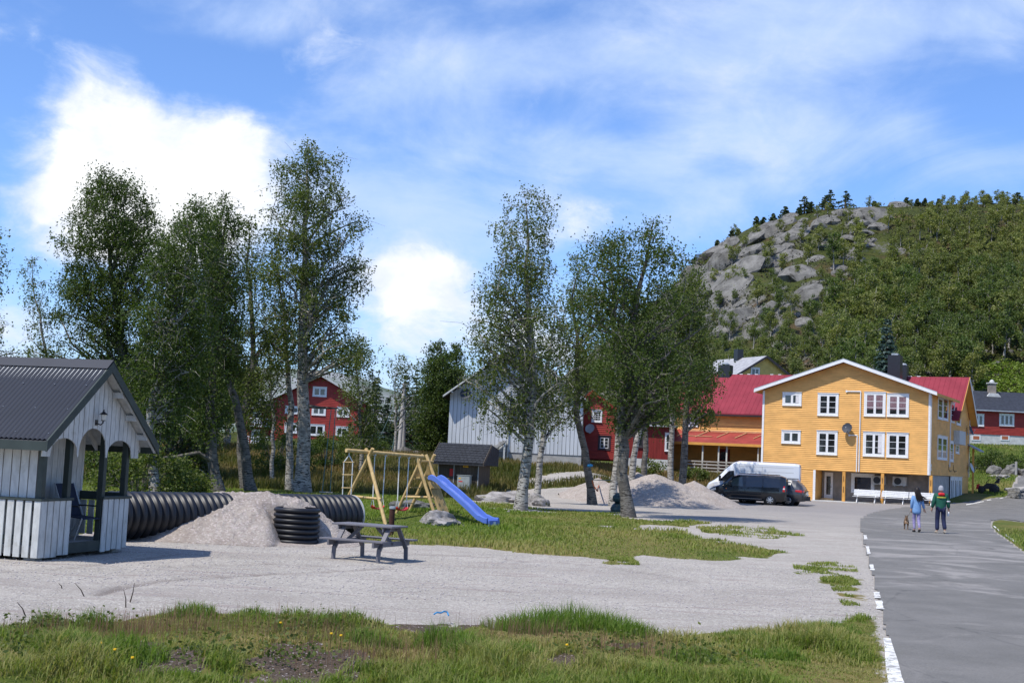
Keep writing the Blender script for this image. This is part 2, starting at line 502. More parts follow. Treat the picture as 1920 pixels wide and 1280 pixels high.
RUTS = [[(185, 1116), (230, 1098), (300, 1088), (420, 1080), (560, 1073), (730, 1064)], [(300, 1062), (520, 1056), (640, 1062)], [(1040, 1052), (1180, 1068), (1300, 1088)], [(330, 1130), (450, 1150)], [(700, 1035), (860, 1040), (980, 1052)], [(0, 1070), (150, 1062), (330, 1040)]]
def rut_mask(x, y):
    m = np.zeros(np.shape(x)); n = fbm(x * 2.5, y * 2.5, 3, 15)
    for q, R_ in enumerate(RUTS):
        P = [gnd(*p) for p in R_]
        d = np.full(np.shape(x), 99.)
        for a, c in zip(P[:-1], P[1:]):
            dx, dy = c.x - a.x, c.y - a.y; t = np.clip(((x - a.x) * dx + (y - a.y) * dy) / (dx * dx + dy * dy), 0, 1)
            d = np.minimum(d, np.hypot(x - a.x - t * dx, y - a.y - t * dy))
        m = np.maximum(m, (1.0 if q == 0 else .6) * np.clip(1 - (d + .10 * n) / .16, 0, 1))
    return m
def tone_mask(x, y):
    """0 lush green .. 1 dry straw"""
    t = 0.32 + 0.8 * fbm(x * 0.35, y * 0.22, 3, 55)
    t = t + 0.40 * sst(70, 90, y) * (1 - sst(14, 18, x))
    t = t - 0.5 * sst(115, 130, y)
    t = t - 0.2 * sst(34, 40, y) * (1 - sst(52, 66, y)) * (1 - sst(-2, 2, x))
    return np.clip(t, 0, 1)

# -------- ground sheet: fine where the photograph looks, coarse elsewhere
def fan_sheet(angs, rads, zf):
    A, R_ = np.meshgrid(angs, rads)
    X = np.sin(A) * R_; Y = np.cos(A) * R_
    Z = zf(X.ravel(), Y.ravel())
    V = np.stack([X.ravel(), Y.ravel(), Z], 1)
    nr, na = len(rads), len(angs)
    i, j = np.meshgrid(np.arange(nr - 1), np.arange(na - 1), indexing='ij')
    a = (i * na + j).ravel()
    FA = np.stack([a, a + 1, a + 1 + na, a + na], 1)
    return V, FA
angs = np.radians(np.concatenate([np.linspace(-180, -50, 24)[:-1], np.linspace(-50, -24, 40)[:-1], np.linspace(-24, 24, 390)[:-1], np.linspace(24, 50, 40)[:-1], np.linspace(50, 180, 24)]))
rads = np.concatenate([[0.01, 2.0], np.geomspace(4, 180, 340), np.geomspace(190, 3000, 40)])
V, FA = fan_sheet(angs, rads, ground_z)

b = NB('ground_material', 0.95, 0.12)
g = b.attr('grass'); dt = b.attr('dirt'); tn = b.attr('dry'); asp = b.attr('forecourt')
co = b.coord('Object')
n_f = b.noise(55, 3, 0.75, co); n_m = b.noise(6, 5, 0.65, co); n_l = b.noise(0.55, 4, 0.6, co); n_s = b.noise(160, 2, 0.6, co)
stone = b.voro(42, co, 'F1', 'Color')
sep = b.N.new('ShaderNodeSeparateColor'); b.L.new(stone, sep.inputs[0])
grav = b.mix(b.rng(n_l, 0.3, 0.7), (0.36, 0.335, 0.290), (0.465, 0.432, 0.378))
grav = b.mix(b.rng(n_m, 0.35, 0.75, 0, .55), grav, (0.30, 0.265, 0.25))
grav = b.mix(b.rng(sep.outputs[0], 0.0, 1.0, 0.0, 0.5, False), grav, (0.21, 0.188, 0.165))
grav = b.mix(b.rng(sep.outputs[1], 0.72, 1.0, 0.0, 0.6), grav, (0.66, 0.62, 0.56))
tracks = b.noise(1.6, 4, 0.6, b.coord('Object', (0.25, 1.6, 1), (0, 0, 0.15)))
grav = b.mix(b.rng(tracks, 0.54, 0.66, 0, .5), grav, (0.25, 0.20, 0.185))
grav = b.mix(b.rng(b.noise(0.9, 5, 0.7, b.coord('Object', (0.35, 2.2, 1), (0, 0, -0.1))), 0.62, 0.70, 0, .4), grav, (0.20, 0.165, 0.15))
grey = b.mix(b.rng(n_m, 0.3, 0.8), (0.225, 0.21, 0.20), (0.33, 0.305, 0.285))
grav = b.mix(b.rng(b.noise(0.22, 4, .6, b.coord('Object', (.5, 1.6, 1))), .5, .68, 0, .35), grav, (0.27, 0.235, 0.21))
grav = b.mix(b.math('MULTIPLY', b.attr('rut'), .8), grav, (0.16, 0.135, 0.12))
grav = b.mix(asp, grav, grey)
dirt = b.mix(b.rng(n_f, 0.35, 0.7), (0.045, 0.032, 0.023), (0.15, 0.115, 0.088))
dirt = b.mix(b.rng(sep.outputs[2], 0.93, 0.99), dirt, (0.30, 0.26, 0.25))
turf_g = b.mix(b.rng(n_m, 0.3, 0.7), (0.045, 0.075, 0.011), (0.090, 0.120, 0.020))
turf_d = b.mix(b.rng(n_m, 0.3, 0.7), (0.16, 0.125, 0.045), (0.24, 0.185, 0.07))
turf = b.mix(tn, turf_g, turf_d)
turf = b.mix(b.rng(n_f, 0.6, 0.8, 0, .5), turf, (0.04, 0.035, 0.015))
edge = b.math('ADD', g, b.math('MULTIPLY', b.math('SUBTRACT', n_m, 0.5), 1.3))
edge = b.math('ADD', edge, b.math('MULTIPLY', b.math('SUBTRACT', b.noise(1.4, 4, .6, co), 0.5), 1.0))
col = b.mix(b.rng(edge, 0.42, 0.62), grav, turf)
col = b.mix(b.rng(b.math('ADD', dt, b.math('MULTIPLY', b.math('SUBTRACT', n_m, .5), .5)), 0.4, 0.6), col, dirt)
b.color(col)
b.bump(b.math('ADD', n_f, b.math('MULTIPLY', n_m, 0.8)), 0.75, 0.022)
me = np_mesh('ground', V, FA, b.m, True)
fattr(me, 'grass', grass_mask(V[:, 0], V[:, 1]))
fattr(me, 'rut', rut_mask(V[:, 0], V[:, 1]))
fattr(me, 'dirt', dirt_mask(V[:, 0], V[:, 1]))
fattr(me, 'dry', tone_mask(V[:, 0], V[:, 1]))
fc = sst(60, 76, V[:, 1] + 0.4 * V[:, 0] * 0) * sst(8, 15, V[:, 0]) * (1 - sst(112, 118, V[:, 1]))
fc = np.maximum(fc, 0.55 * sst(45, 60, V[:, 1]) * sst(5, 11, V[:, 0]))
fc = np.clip(fc + 0.25 * fbm(V[:, 0] * .6, V[:, 1] * .4, 3, 77) * (fc > 0.02), 0, 1)
fattr(me, 'forecourt', fc)
ground = props(link('ground', me), kind='structure')

# -------- road
def ribbon_mesh(name, poly, z, mat, step=0.5):
    bm = bmesh.new()
    vs = [bm.verts.new((x, y, z)) for x, y in poly]
    fce = bm.faces.new(vs)
    bmesh.ops.triangulate(bm, faces=[fce])
    me = bpy.data.meshes.new(name); bm.normal_update(); bm.to_mesh(me); bm.free()
    me.materials.append(MATS[mat]); return me
b = NB('asphalt', 0.85, 0.25)
co = b.coord('Object')
n1 = b.noise(45, 3, 0.7, co); n2 = b.noise(0.7, 5, 0.65, co)
dust = b.noise(0.55, 5, 0.62, b.coord('Object', (0.6, 0.8, 1), (0, 0, 0.5)), 1.2)
col = b.mix(b.rng(n2, 0.3, 0.7), (0.135, 0.130, 0.118), (0.18, 0.172, 0.158))
col = b.mix(b.rng(n1, 0.45, 0.75, 0, .55), col, (0.045, 0.046, 0.05))
col = b.mix(b.rng(b.noise(90, 1, .5, co), 0.62, 0.75, 0, .7), col, (0.36, 0.34, 0.33))
dm = b.math('ADD', dust, b.math('MULTIPLY', b.attr('dust'), 0.16))
col = b.mix(b.rng(dm, 0.55, 0.76, 0, .55), col, (0.36, 0.335, 0.31))
cr = b.voro(0.35, b.coord('Object', (1, .45, 1)), 'DISTANCE_TO_EDGE')
crn = b.math('ADD', cr, b.math('MULTIPLY', b.math('SUBTRACT', b.noise(3, 3, .6, co), .5), .06))
col = b.mix(b.rng(crn, 0.0, 0.008, .25, 0), col, (0.03, 0.03, 0.03))
b.color(col).bump(n1, 0.5, 0.008)
sd_v = poly_sd(road_poly, V[:, 0], V[:, 1]) + 0.05 * fbm(V[:, 0] * 3, V[:, 1] * 3, 2, 91)
keep = (sd_v[FA] > -0.02).all(1)
used, inv = np.unique(FA[keep].ravel(), return_inverse=True)
Vr = V[used].copy()
Vr[:, 2] += 0.035 * sst(-0.05, 0.25, poly_sd(road_poly, Vr[:, 0], Vr[:, 1])) + 0.008
rme = np_mesh('road', Vr, inv.reshape(-1, 4), b.m, True)
fattr(rme, 'dust', np.exp(-((Vr[:, 1] - 40) / 7.0) ** 2) + .55 * np.exp(-((Vr[:, 1] - 62) / 12.0) ** 2) + .5 * np.exp(-((Vr[:, 1] - 29) / 3.0) ** 2))
road = props(link('road', rme), kind='structure')
def road_z(x, y):
    return gz(x, y) + 0.035 * float(sst(-0.05, 0.25, poly_sd(road_poly, np.array([x]), np.array([y]))[0])) + 0.008

b = NB('road_paint', 0.6, 0.3)
co = b.coord('Object')
col = b.mix(b.rng(b.noise(9, 5, .75, co), 0.46, 0.60), (0.74, 0.73, 0.68), (0.34, 0.33, 0.31))
col = b.mix(b.rng(b.noise(2.2, 4, .7, co), 0.56, 0.64, 0, .8), col, (0.20, 0.19, 0.18))
b.color(col)
def dash(quad):
    mb = MB(); n = 6
    pts = [rgnd(*q) for q in quad]
    top = []; bot = []
    for i in range(n + 1):
        t = i / n
        a = pts[0].lerp(pts[3], t); c = pts[1].lerp(pts[2], t)
        j = random.uniform(-.012, .012)
        a = a + Vector((j, 0, 0)); c = c + Vector((random.uniform(-.012, .012), 0, 0))
        top.append((a.x, a.y, road_z(a.x, a.y) + .006)); bot.append((c.x, c.y, road_z(c.x, c.y) + .006))
    mb.add(top + bot, [(i, i + 1, n + 1 + i + 1, n + 1 + i) for i in range(n)])
    o = mb.build('road_marking', 'road_paint'); o['kind'] = 'structure'
for q in (((1656, 1197), (1671, 1197), (1698, 1290), (1668, 1290)), ((1641, 1127), (1654, 1127), (1658, 1142), (1644, 1142)), ((1638, 1112), (1649, 1111), (1652, 1122), (1640, 1123)),
          ((1630, 1058), (1637, 1058), (1640, 1069), (1632, 1069)), ((1623, 1024), (1629, 1024), (1632, 1039), (1626, 1039)), ((1619, 1003), (1624, 1003), (1627, 1011), (1621, 1011)),
          ((1862, 986), (1865, 986), (1876, 996), (1873, 996)), ((1884, 1003), (1887, 1002), (1906, 1015), (1902, 1016)),
          ((1811, 945.2), (1844, 939.2), (1845, 940.6), (1812, 946.8)), ((1850, 937.2), (1880, 932.8), (1881, 933.8), (1851, 938.4))):
    dash(q)

# -------- the wooded hill
CREST = np.array([(-400, 0), (-60, 1), (-25, 6), (-6, 12), (5, 15), (18, 24), (32, 37), (43.6, 46.5), (50, 51), (58, 56), (65, 58.5), (75, 61), (90, 62.5), (110, 64), (130, 65), (200, 67), (320, 66), (700, 30)])
def hill_z(x, y):
    x = np.asarray(x, float); y = np.asarray(y, float)
    c = np.interp(x + 6 * fbm(x * 0.02, y * 0.02, 2, 61), CREST[:, 0], CREST[:, 1])
    y0 = 134 + 34 * sst(44, 56, x)
    t = np.clip((y - y0) / (328 - y0), 0, 1)
    prof = 0.62 * t + 0.38 * t * t * (3 - 2 * t)
    z = c * prof
    z = z * (1 - 0.3 * sst(330, 700, y))
    steep = np.clip(t * 3, 0, 1) * (1 - 0.75 * sst(300, 335, y))
    n = fbm(x * 0.035, y * 0.05, 5, 63)
    ridg = 1 - 2 * np.abs(fbm(x * 0.05 + 5, y * 0.05 + (x * 0.03), 4, 67))
    steep = steep * (1 - sst(296, 318, y))
    return_z = z
    z = z + steep * (2.6 * n + 2.4 * (ridg - 0.5)) + steep * 0.6 * fbm(x * 0.3, y * 0.3, 3, 69)
    return z - 0.8 * (1 - sst(y0 - 2, y0 + 4, y)) + 3.7 * sst(122, 160, y) * sst(2, 22, x) + 1.25 * sst(126, 134, y) * (1 - sst(4, 22, x)) + 2.6 * sst(108, 122, y) * sst(39, 47, x)
nx, ny = 420, 300
xs = np.linspace(-70, 300, nx); ys = np.concatenate([np.linspace(126, 345, ny - 30), np.linspace(350, 900, 30)])
X, Y = np.meshgrid(xs, ys); Z = hill_z(X.ravel(), Y.ravel())
Vh = np.stack([X.ravel(), Y.ravel(), Z], 1)
i, j = np.meshgrid(np.arange(ny - 1), np.arange(nx - 1), indexing='ij')
a = (i * nx + j).ravel(); FAh = np.stack([a, a + 1, a + 1 + nx, a + nx], 1)
b = NB('hill_material', 0.95, 0.1)
co = b.coord('Object')
geo = b.N.new('ShaderNodeNewGeometry'); sx = b.N.new('ShaderNodeSeparateXYZ'); b.L.new(geo.outputs['Normal'], sx.inputs[0])
nA = b.noise(0.09, 5, .65, co); nB = b.noise(0.5, 5, .7, co); nC = b.noise(2.5, 4, .7, co)
heath = b.mix(b.rng(nB, .3, .7), (0.028, 0.040, 0.010), (0.075, 0.085, 0.022))
heath = b.mix(b.rng(nA, .5, .72), heath, (0.10, 0.062, 0.038))
heath = b.mix(b.rng(b.noise(0.05, 3, .5, co), .55, .7, 0, .5), heath, (0.07, 0.085, 0.025))
rockc = b.mix(b.rng(nC, .3, .7), (0.10, 0.098, 0.09), (0.22, 0.21, 0.19))
rockc = b.mix(b.rng(b.noise(1.2, 5, .75, b.coord('Object', (1, 1, .3))), .55, .75, 0, .7), rockc, (0.07, 0.068, 0.062))
slope = b.math('ADD', sx.outputs[2], b.math('MULTIPLY', b.math('SUBTRACT', nB, .5), .5))
slope = b.math('ADD', slope, b.attr('veg'))
col = b.mix(b.rng(slope, 0.70, 0.86), rockc, heath)
b.color(col).bump(b.math('ADD', nB, nC), 0.8, 0.5)
me = np_mesh('hill', Vh, FAh, b.m, True)
veg = 0.35 * sst(70, 105, Vh[:, 0]) + 0.25 * (1 - sst(150, 190, Vh[:, 1]))
fattr(me, 'veg', veg)
hill = props(link('hill', me), kind='structure')

# distant bare mountain, far behind the red house
b = NB('mountain_material', 0.95, 0.1)
co = b.coord('Object')
col = b.mix(b.rng(b.noise(0.02, 6, .7, co), .4, .6), (0.26, 0.27, 0.28), (0.10, 0.13, 0.09))
b.color(col)
xs = np.linspace(-900, 200, 160); ys = np.linspace(900, 1700, 60)
X, Y = np.meshgrid(xs, ys)
mp = np.array([(-900, 12), (-560, 34), (-420, 50), (-300, 46), (-230, 66), (-180, 72), (-130, 66), (-80, 52), (-40, 30), (60, 8), (200, 0)])
Zm = np.interp(X.ravel(), mp[:, 0] , mp[:, 1]) * sst(900, 1150, Y.ravel()) + 8 * fbm(X.ravel() * .012, Y.ravel() * .012, 4, 81) * sst(920, 1100, Y.ravel()) - 3
i, j = np.meshgrid(np.arange(59), np.arange(159), indexing='ij'); a = (i * 160 + j).ravel()
mountain = props(link('mountain', np_mesh('mountain', np.stack([X.ravel(), Y.ravel(), Zm], 1), np.stack([a, a + 1, a + 161, a + 160], 1), b.m, True)), kind='structure')
# ================================================================== building materials
simple('white_paint', (0.72, 0.72, 0.71), 0.5, 0.08, 9, dirt=(0.52, 0.51, 0.47))
simple('old_white_paint', (0.50, 0.505, 0.48), 0.65, 0.16, 5, stretch=(2, 2, .7), dirt=(0.30, 0.285, 0.23))
simple('yellow_paint', (0.74, 0.40, 0.118), 0.6, 0.14, .9, stretch=(1, 1, 2.5), dirt=(0.62, 0.33, 0.10))
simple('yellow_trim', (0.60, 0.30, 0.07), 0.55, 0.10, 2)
simple('pale_yellow_paint', (0.62, 0.45, 0.13), 0.6, 0.12, 1.5)
simple('red_paint', (0.30, 0.036, 0.026), 0.6, 0.18, 1.3, stretch=(1, 1, 3))
simple('dark_red_paint', (0.20, 0.022, 0.018), 0.65, 0.2, 1.3, stretch=(3, 3, .4))
simple('red_roof_sheet', (0.235, 0.033, 0.048), 0.65, 0.14, .8, spec=0.15)
simple('faded_red_sheet', (0.30, 0.05, 0.038), 0.55, 0.2, 1.2, dirt=(0.30, 0.13, 0.09))
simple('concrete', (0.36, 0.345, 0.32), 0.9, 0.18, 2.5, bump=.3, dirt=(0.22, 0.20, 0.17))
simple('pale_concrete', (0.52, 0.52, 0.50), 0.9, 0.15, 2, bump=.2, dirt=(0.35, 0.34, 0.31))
simple('brown_concrete_and_shade', (0.26, 0.225, 0.19), 0.9, 0.2, 2.5, bump=.3)
simple('barn_paint', (0.52, 0.54, 0.56), 0.6, 0.10, 1.5, stretch=(3, 3, .3), dirt=(0.40, 0.40, 0.39))
simple('black_roof', (0.030, 0.034, 0.045), 0.7, 0.3, 3, bump=.3)
simple('grey_roof', (0.33, 0.33, 0.34), 0.8, 0.2, 2)
simple('shingle_grey', (0.030, 0.033, 0.040), 0.85, 0.35, 6, bump=.4)
simple('blue_black_sheet', (0.015, 0.018, 0.027), 0.55, 0.12, 1.5, spec=0.5)
simple('green_black_paint', (0.040, 0.052, 0.046), 0.5, 0.15, 5)
simple('brown_paint', (0.085, 0.070, 0.055), 0.75, 0.25, 4, stretch=(4, 4, .4))
simple('grey_wood', (0.36, 0.34, 0.31), 0.85, 0.2, 4, stretch=(1, 1, 5), bump=.2)
simple('dark_trim', (0.05, 0.04, 0.045), 0.6, 0.2, 5)
simple('galvanised', (0.42, 0.44, 0.45), 0.45, 0.15, 5, metal=0.5)
simple('steel_box', (0.34, 0.37, 0.37), 0.5, 0.12, 4, metal=0.3, dirt=(0.26, 0.28, 0.27))
simple('black_metal', (0.018, 0.018, 0.02), 0.35, 0.1, 5, spec=.5)
simple('dish_grey', (0.035, 0.042, 0.055), 0.6, 0.1, 5, spec=.3)
simple('dish_pale', (0.45, 0.46, 0.47), 0.4, 0.1, 5, spec=.5)
simple('yellow_sign', (0.75, 0.42, 0.02), 0.4, 0.05, 5)
simple('red_sign', (0.55, 0.03, 0.03), 0.4, 0.05, 5)
simple('curtain', (0.62, 0.60, 0.60), 0.9, 0.12, 6, stretch=(8, 8, .5))
simple('floral_curtain', (0.20, 0.125, 0.14), 0.9, 0.4, 14)
simple('pine_wood', (0.62, 0.42, 0.20), 0.6, 0.18, 5, stretch=(1, 1, 1))
simple('orange_board', (0.38, 0.12, 0.055), 0.6, 0.1, 5)
b = NB('window_glass', 0.06, 0.9)
b.color(b.mix(b.rng(b.noise(1.3, 2, .5), .35, .7), (0.008, 0.009, 0.010), (0.035, 0.04, 0.045)))
b.b.inputs['Coat Weight'].default_value = 0.3

# cladding: every course is a tilted board with a lip; poly_w(z) -> (x0, x1) clips it to the wall outline
def cladding(mb, widths, z0, z1, h=0.145, y=0.0, sgn=-1, lip=0.042, M=None):
    n = int((z1 - z0) / h)
    for k in range(n + 1):
        a = z0 + k * h; c = min(a + h, z1)
        if c - a < 0.01: continue
        xa0, xa1 = widths(a); xc0, xc1 = widths(c)
        if xa1 - xa0 < 0.02: continue
        vs = [(xa0, y + sgn * lip, a), (xa1, y + sgn * lip, a), (xc1, y + sgn * 0.004, c), (xc0, y + sgn * 0.004, c), (xa0, y, a), (xa1, y, a)]
        vs = [Vector(q) for q in vs]
        if M is not None: vs = [M @ q for q in vs]
        mb.add(vs, [(0, 1, 2, 3), (0, 4, 5, 1)])
def boards(parent, widths_top, x0, x1, zb, w, mat, y=0.0, t=0.022, gap=0.012, name='board', M=None, batten=0):
    """vertical boards one object each; widths_top(x) -> top z"""
    n = max(1, round((x1 - x0) / w)); w = (x1 - x0) / n
    for k in range(n):
        a, c = x0 + k * w + gap / 2, x0 + (k + 1) * w - gap / 2
        ja = random.uniform(-.002, .002)
        mb = MB(); mid = (a + c) / 2
        za, zc = widths_top(a), widths_top(c)
        zt = widths_top(mid)
        mb.prism([(a, zb), (c, zb), (c, zc), (a, za)] if abs(zt - (za + zc) / 2) < .01 else [(a, zb), (c, zb), (c, zc), (mid, zt), (a, za)], y - t + ja, y, M)
        mb.build(name, mat, parent)
_wincache = {}
def window(parent, x, z, w, h, y=0.0, cols=2, rows=3, trim=0.13, M=None, frame='white_paint', cur=None, sash=0.07, trimmat=None, style='case'):
    """window whose lower-left outer corner is x, z in the wall plane (wall outward = -y)"""
    key = (round(w, 2), round(h, 2), cols, rows, trim, frame, cur, trimmat, style)
    I = (M if M is not None else Matrix.Identity(4)) @ Matrix.Translation((x, y, z))
    if key not in _wincache:
        mb = MB(); mb.mat(trimmat or frame)
        mb.box(0, trim, -.055, 0, 0, h); mb.box(w - trim, w, -.055, 0, 0, h)
        mb.box(trim, w - trim, -.055, 0, 0, trim * .8); mb.box(trim, w - trim, -.055, 0, h - trim, h)
        if trim > .06: mb.box(-.03, w + .03, -.10, 0, h + .002, h + .035); mb.box(-.02, w + .02, -.10, 0, -.03, -.002)
        mb.mat(frame)
        ix0, ix1, iz0, iz1 = trim + .002, w - trim - .002, trim * .8 + .002, h - trim - .002
        cw = (ix1 - ix0) / cols
        panes = []
        for c in range(cols):
            a = ix0 + c * cw; e = a + cw
            mb.box(a + .001, a + sash, -.042, -.004, iz0, iz1); mb.box(e - sash, e - .001, -.042, -.004, iz0, iz1)
            mb.box(a + sash, e - sash, -.042, -.004, iz0, iz0 + sash); mb.box(a + sash, e - sash, -.042, -.004, iz1 - sash, iz1)
            gh = iz1 - iz0 - 2 * sash
            for r in range(1, rows):
                zz = iz0 + sash + gh * r / rows
                mb.box(a + sash, e - sash, -.038, -.008, zz - .016, zz + .016)
            panes.append((a + sash, e - sash, iz0 + sash, iz1 - sash))
        me = mb
        fr = me.build('window', None, parent)
        pl = []
        for q in panes:
            pm = MB().box(q[0], q[1], -.020, -.012, q[2], q[3])
            pl.append(pm.build('pane', 'window_glass', fr))
        if cur:
            q = panes[-1]; ww = (q[1] - q[0])
            mbc = MB(); n = 10
            rngx = [(q[0] + ww * .45, q[1])] if cur == 'half' else [(p_[0], p_[1]) for p_ in panes]
            for (a0, a1) in rngx:
                top = []; bot = []
                for i_ in range(n + 1):
                    xx = a0 + (a1 - a0) * i_ / n; yy = -.026 + .004 * math.sin(i_ * 2.2)
                    top.append((xx, yy, q[3] - .01)); bot.append((xx + (.04 * math.sin(i_) if cur == 'half' else 0), yy, q[2] + (.15 if cur == 'half' else .25) * (q[3] - q[2]) * (0.3 if cur == 'half' else 1)))
                mbc.add(top + bot, [(k, k + 1, n + 2 + k, n + 1 + k) for k in range(n)])
            pl.append(mbc.build('curtain', 'floral_curtain' if cur == 'floral' else 'curtain', fr))
        _wincache[key] = fr
        fr.matrix_local = I
        return fr
    src = _wincache[key]
    fr = src.copy(); COL.objects.link(fr); fr.parent = parent; fr.matrix_local = I
    for ch in src.children: dup(ch, fr)
    return fr
def dish(parent_label, loc, rz, r=0.4, mat='dish_grey', tilt=0.35, arm=0.35, wallrz=0.0):
    """satellite dish on a wall bracket; loc = wall point, arm goes out along local -y"""
    root = empty('satellite_dish', loc, wallrz, parent_label, 'satellite dish', 'satellite dishes on the house walls')
    M = Matrix.Translation((0, -arm, .12)) @ Matrix.Rotation(rz, 4, 'Z') @ Matrix.Rotation(-tilt, 4, 'X')
    prof = [(r * q, -0.16 * r * (q * q) * 1.2) for q in (0.02, .25, .5, .75, .92, 1)] + [(r * .985, -0.16 * r * 1.2 + .015), (r * .5, -.035 * r + .015), (r * .02, .015)]
    MB().lathe(prof, 28, M, 'Y').build('reflector', mat, root, 40)
    MB().tube([(0, 0, -.15), (0, -arm, -.1), M @ Vector((0, .02, 0))], .022, 6).build('bracket', 'galvanised', root)
    MB().box(-.06, .06, -.02, 0, -.28, -.02).build('wall_plate', 'galvanised', root)
    mb = MB(); mb.tube([M @ Vector((0, -.02, -r * .9)), M @ Vector((0, -r * .95, -.05))], .014, 6); mb.tube([M @ Vector((0, -r * .95, -.05)), M @ Vector((0, -r * .8, -.02))], .035, 8)
    mb.build('receiver', 'dish_pale', root)
    return root

# ================================================================== the big yellow house
YL = Vector((19.8, 104.0, 0.0)); YA = math.radians(-28.2)
yx = Vector((math.cos(YA), math.sin(YA), 0)); yy = Vector((-math.sin(YA), math.cos(YA), 0))
YW = 12.7; YE = 8.35; YR = 10.55; YB = 2.35; YD = 9.0
house = empty('yellow_house', YL, YA, 'big yellow clapboard house with white window frames and a projecting gabled front above posts', 'house')
def yf(px, py, d=0.0):
    """photo pixel -> (x, z) on the yellow front"""
    p = on_plane(px, py, YL - yy * d, yy); q = p - YL
    return q.dot(yx), p.z
def ys_(px, py):
    """photo pixel -> (y, z) on the right side wall"""
    P = YL + yx * YW
    p = on_plane(px, py, P, yx); q = p - YL
    return q.dot(yy), p.z
def rakez(x): return YE + (YR - YE) * (1 - abs(x - YW / 2) / (YW / 2))
# walls (core) and cladding
mb = MB(); mb.prism([(0, YB), (YW, YB), (YW, YE), (YW / 2, YR), (0, YE)], 0, YD)
mb.build('wall', 'yellow_paint', house)
mb = MB(); mb.box(0.0, 4.25, .0, 7, -.1, YB - .05); mb.build('wall', 'yellow_paint', house)
mb = MB()
def wfront(z):
    if z <= YE: return (0.09, YW - 0.09)
    t = (z - YE) / (YR - YE); return (YW / 2 * t, YW - YW / 2 * t)
cladding(mb, wfront, YB + .02, YR - .05)
cladding(mb, lambda z: (0.02, 4.12), 0.02, YB - .06)
MS = Matrix.Translation((YW, 0, 0)) @ Matrix.Rotation(math.pi / 2, 4, 'Z')
cladding(mb, lambda z: (0.09, 17.0), YB + .02, YE - 1.1, M=MS)
cladding(mb, lambda z: (0.09, 9.2), YE - 1.1, YE - .02, M=MS)
mb.build('cladding', 'yellow_paint', house, kind='stuff')
# corner boards
for x0, x1, zb, zt in ((-.02, .14, 0, YE - .05), (YW - .14, YW + .02, YB - .02, YE - .05), (4.12, 4.30, 0, YB - .03)):
    MB().box(x0, x1, -.07, -.043, zb, zt).build('corner_board', 'white_paint', house)
MB().box(YW + .043, YW + .07, -.05, .10, YB - .02, YE - .05).build('corner_board', 'white_paint', house)
MB().box(YW + .043, YW + .07, 16.85, 17.0, YB - .02, YE - 1.2).build('corner_board', 'white_paint', house)
MB().box(.3, YW - .02, -.03, -.0245, YB - .03, YB + .0).build('base_board', 'yellow_trim', house)
# front roof: two slopes with overhang, white barge boards
ov = 0.62; sl_ = (YR - YE) / (YW / 2)
for s in (-1, 1):
    x_e = YW / 2 + s * (YW / 2 + .55); z_e = YE - .55 * sl_
    poly = [(YW / 2, YR + .03), (x_e, z_e + .03), (x_e, z_e + .17), (YW / 2, YR + .17)]
    MB().prism(poly, -ov, YD - .1).build('roof', 'red_roof_sheet', house)
    MB().prism([(YW / 2, YR - .02), (x_e, z_e - .02), (x_e, z_e + .225), (YW / 2, YR + .225)], -ov - .035, -ov - .003).build('barge_board', 'white_paint', house)
    MB().prism([(YW / 2, YR + .225), (x_e, z_e + .225), (x_e, z_e + .26), (YW / 2, YR + .26)], -ov - .045, -ov + .10).build('barge_cap', 'galvanised', house)
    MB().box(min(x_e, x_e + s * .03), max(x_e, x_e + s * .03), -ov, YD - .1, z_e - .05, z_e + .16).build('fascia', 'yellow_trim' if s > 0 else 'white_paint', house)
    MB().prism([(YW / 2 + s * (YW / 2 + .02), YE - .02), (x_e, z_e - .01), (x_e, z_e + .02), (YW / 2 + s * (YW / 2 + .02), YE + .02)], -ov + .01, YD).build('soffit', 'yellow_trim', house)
# windows on the front
for (xa, xb, ya, yb, c, r, cur) in ((1468, 1503, 735, 760, 2, 1, 'half'), (1466, 1502, 806, 831, 2, 1, None), (1534, 1572, 736, 779, 2, 3, None), (1532, 1569, 808, 852, 2, 3, None),
        (1621, 1660, 736, 780, 2, 3, 'floral'), (1619, 1658, 810, 855, 2, 3, 'half'), (1664, 1705, 737, 781, 2, 3, 'floral'), (1663, 1703, 811, 857, 2, 3, None)):
    x0, z1 = yf(xa, ya); x1, z0 = yf(xb, yb)
    # verticals lean in the photo, so take the mean height at both corners
    _, z1b = yf(xb, ya); _, z0b = yf(xa, yb)
    z0 = (z0 + z0b) / 2; z1 = (z1 + z1b) / 2
    window(house, x0, z0, round(x1 - x0, 1), round(z1 - z0, 1), -.024, c, r, .13, cur=cur, sash=.085)
for (xa, xb, ya, yb, c) in ((1758, 1766, 743, 786, 1), (1767.5, 1776, 745, 788, 1), (1782, 1788, 753, 792, 1), (1793, 1800, 759, 797, 1), (1757, 1765, 817, 861, 1), (1766, 1774, 819, 862, 1), (1780, 1786, 826, 865, 1), (1791, 1797, 832, 850, 1)):
    y0, z1 = ys_(xa, ya); y1, z0 = ys_(xb, yb); _, z1b = ys_(xb, ya); _, z0b = ys_(xa, yb)
    z0 = (z0 + z0b) / 2; z1 = (z1 + z1b) / 2
    window(house, y0, z0, round(y1 - y0, 1), round(z1 - z0, 1), -.024, c, 3, .13, M=MS, sash=.07)
y0, z0 = ys_(1787, 832); y1, z1 = ys_(1799, 809)
MB().box(y0, y1, -.5, -.03, z0, z1, MS).build('wall_box', 'old_white_paint', house)
y0, z0 = ys_(1779, 875)
MB().box(y0, y0 + .1, -.1, -.03, z0, YE - .3, MS).build('downpipe', 'white_paint', house)
x0, z0 = yf(1753, 905)
MB().box(.25, .5, -.045, -.026, YB + .3, YB + .52, MS).build('number_plate', 'white_paint', house)
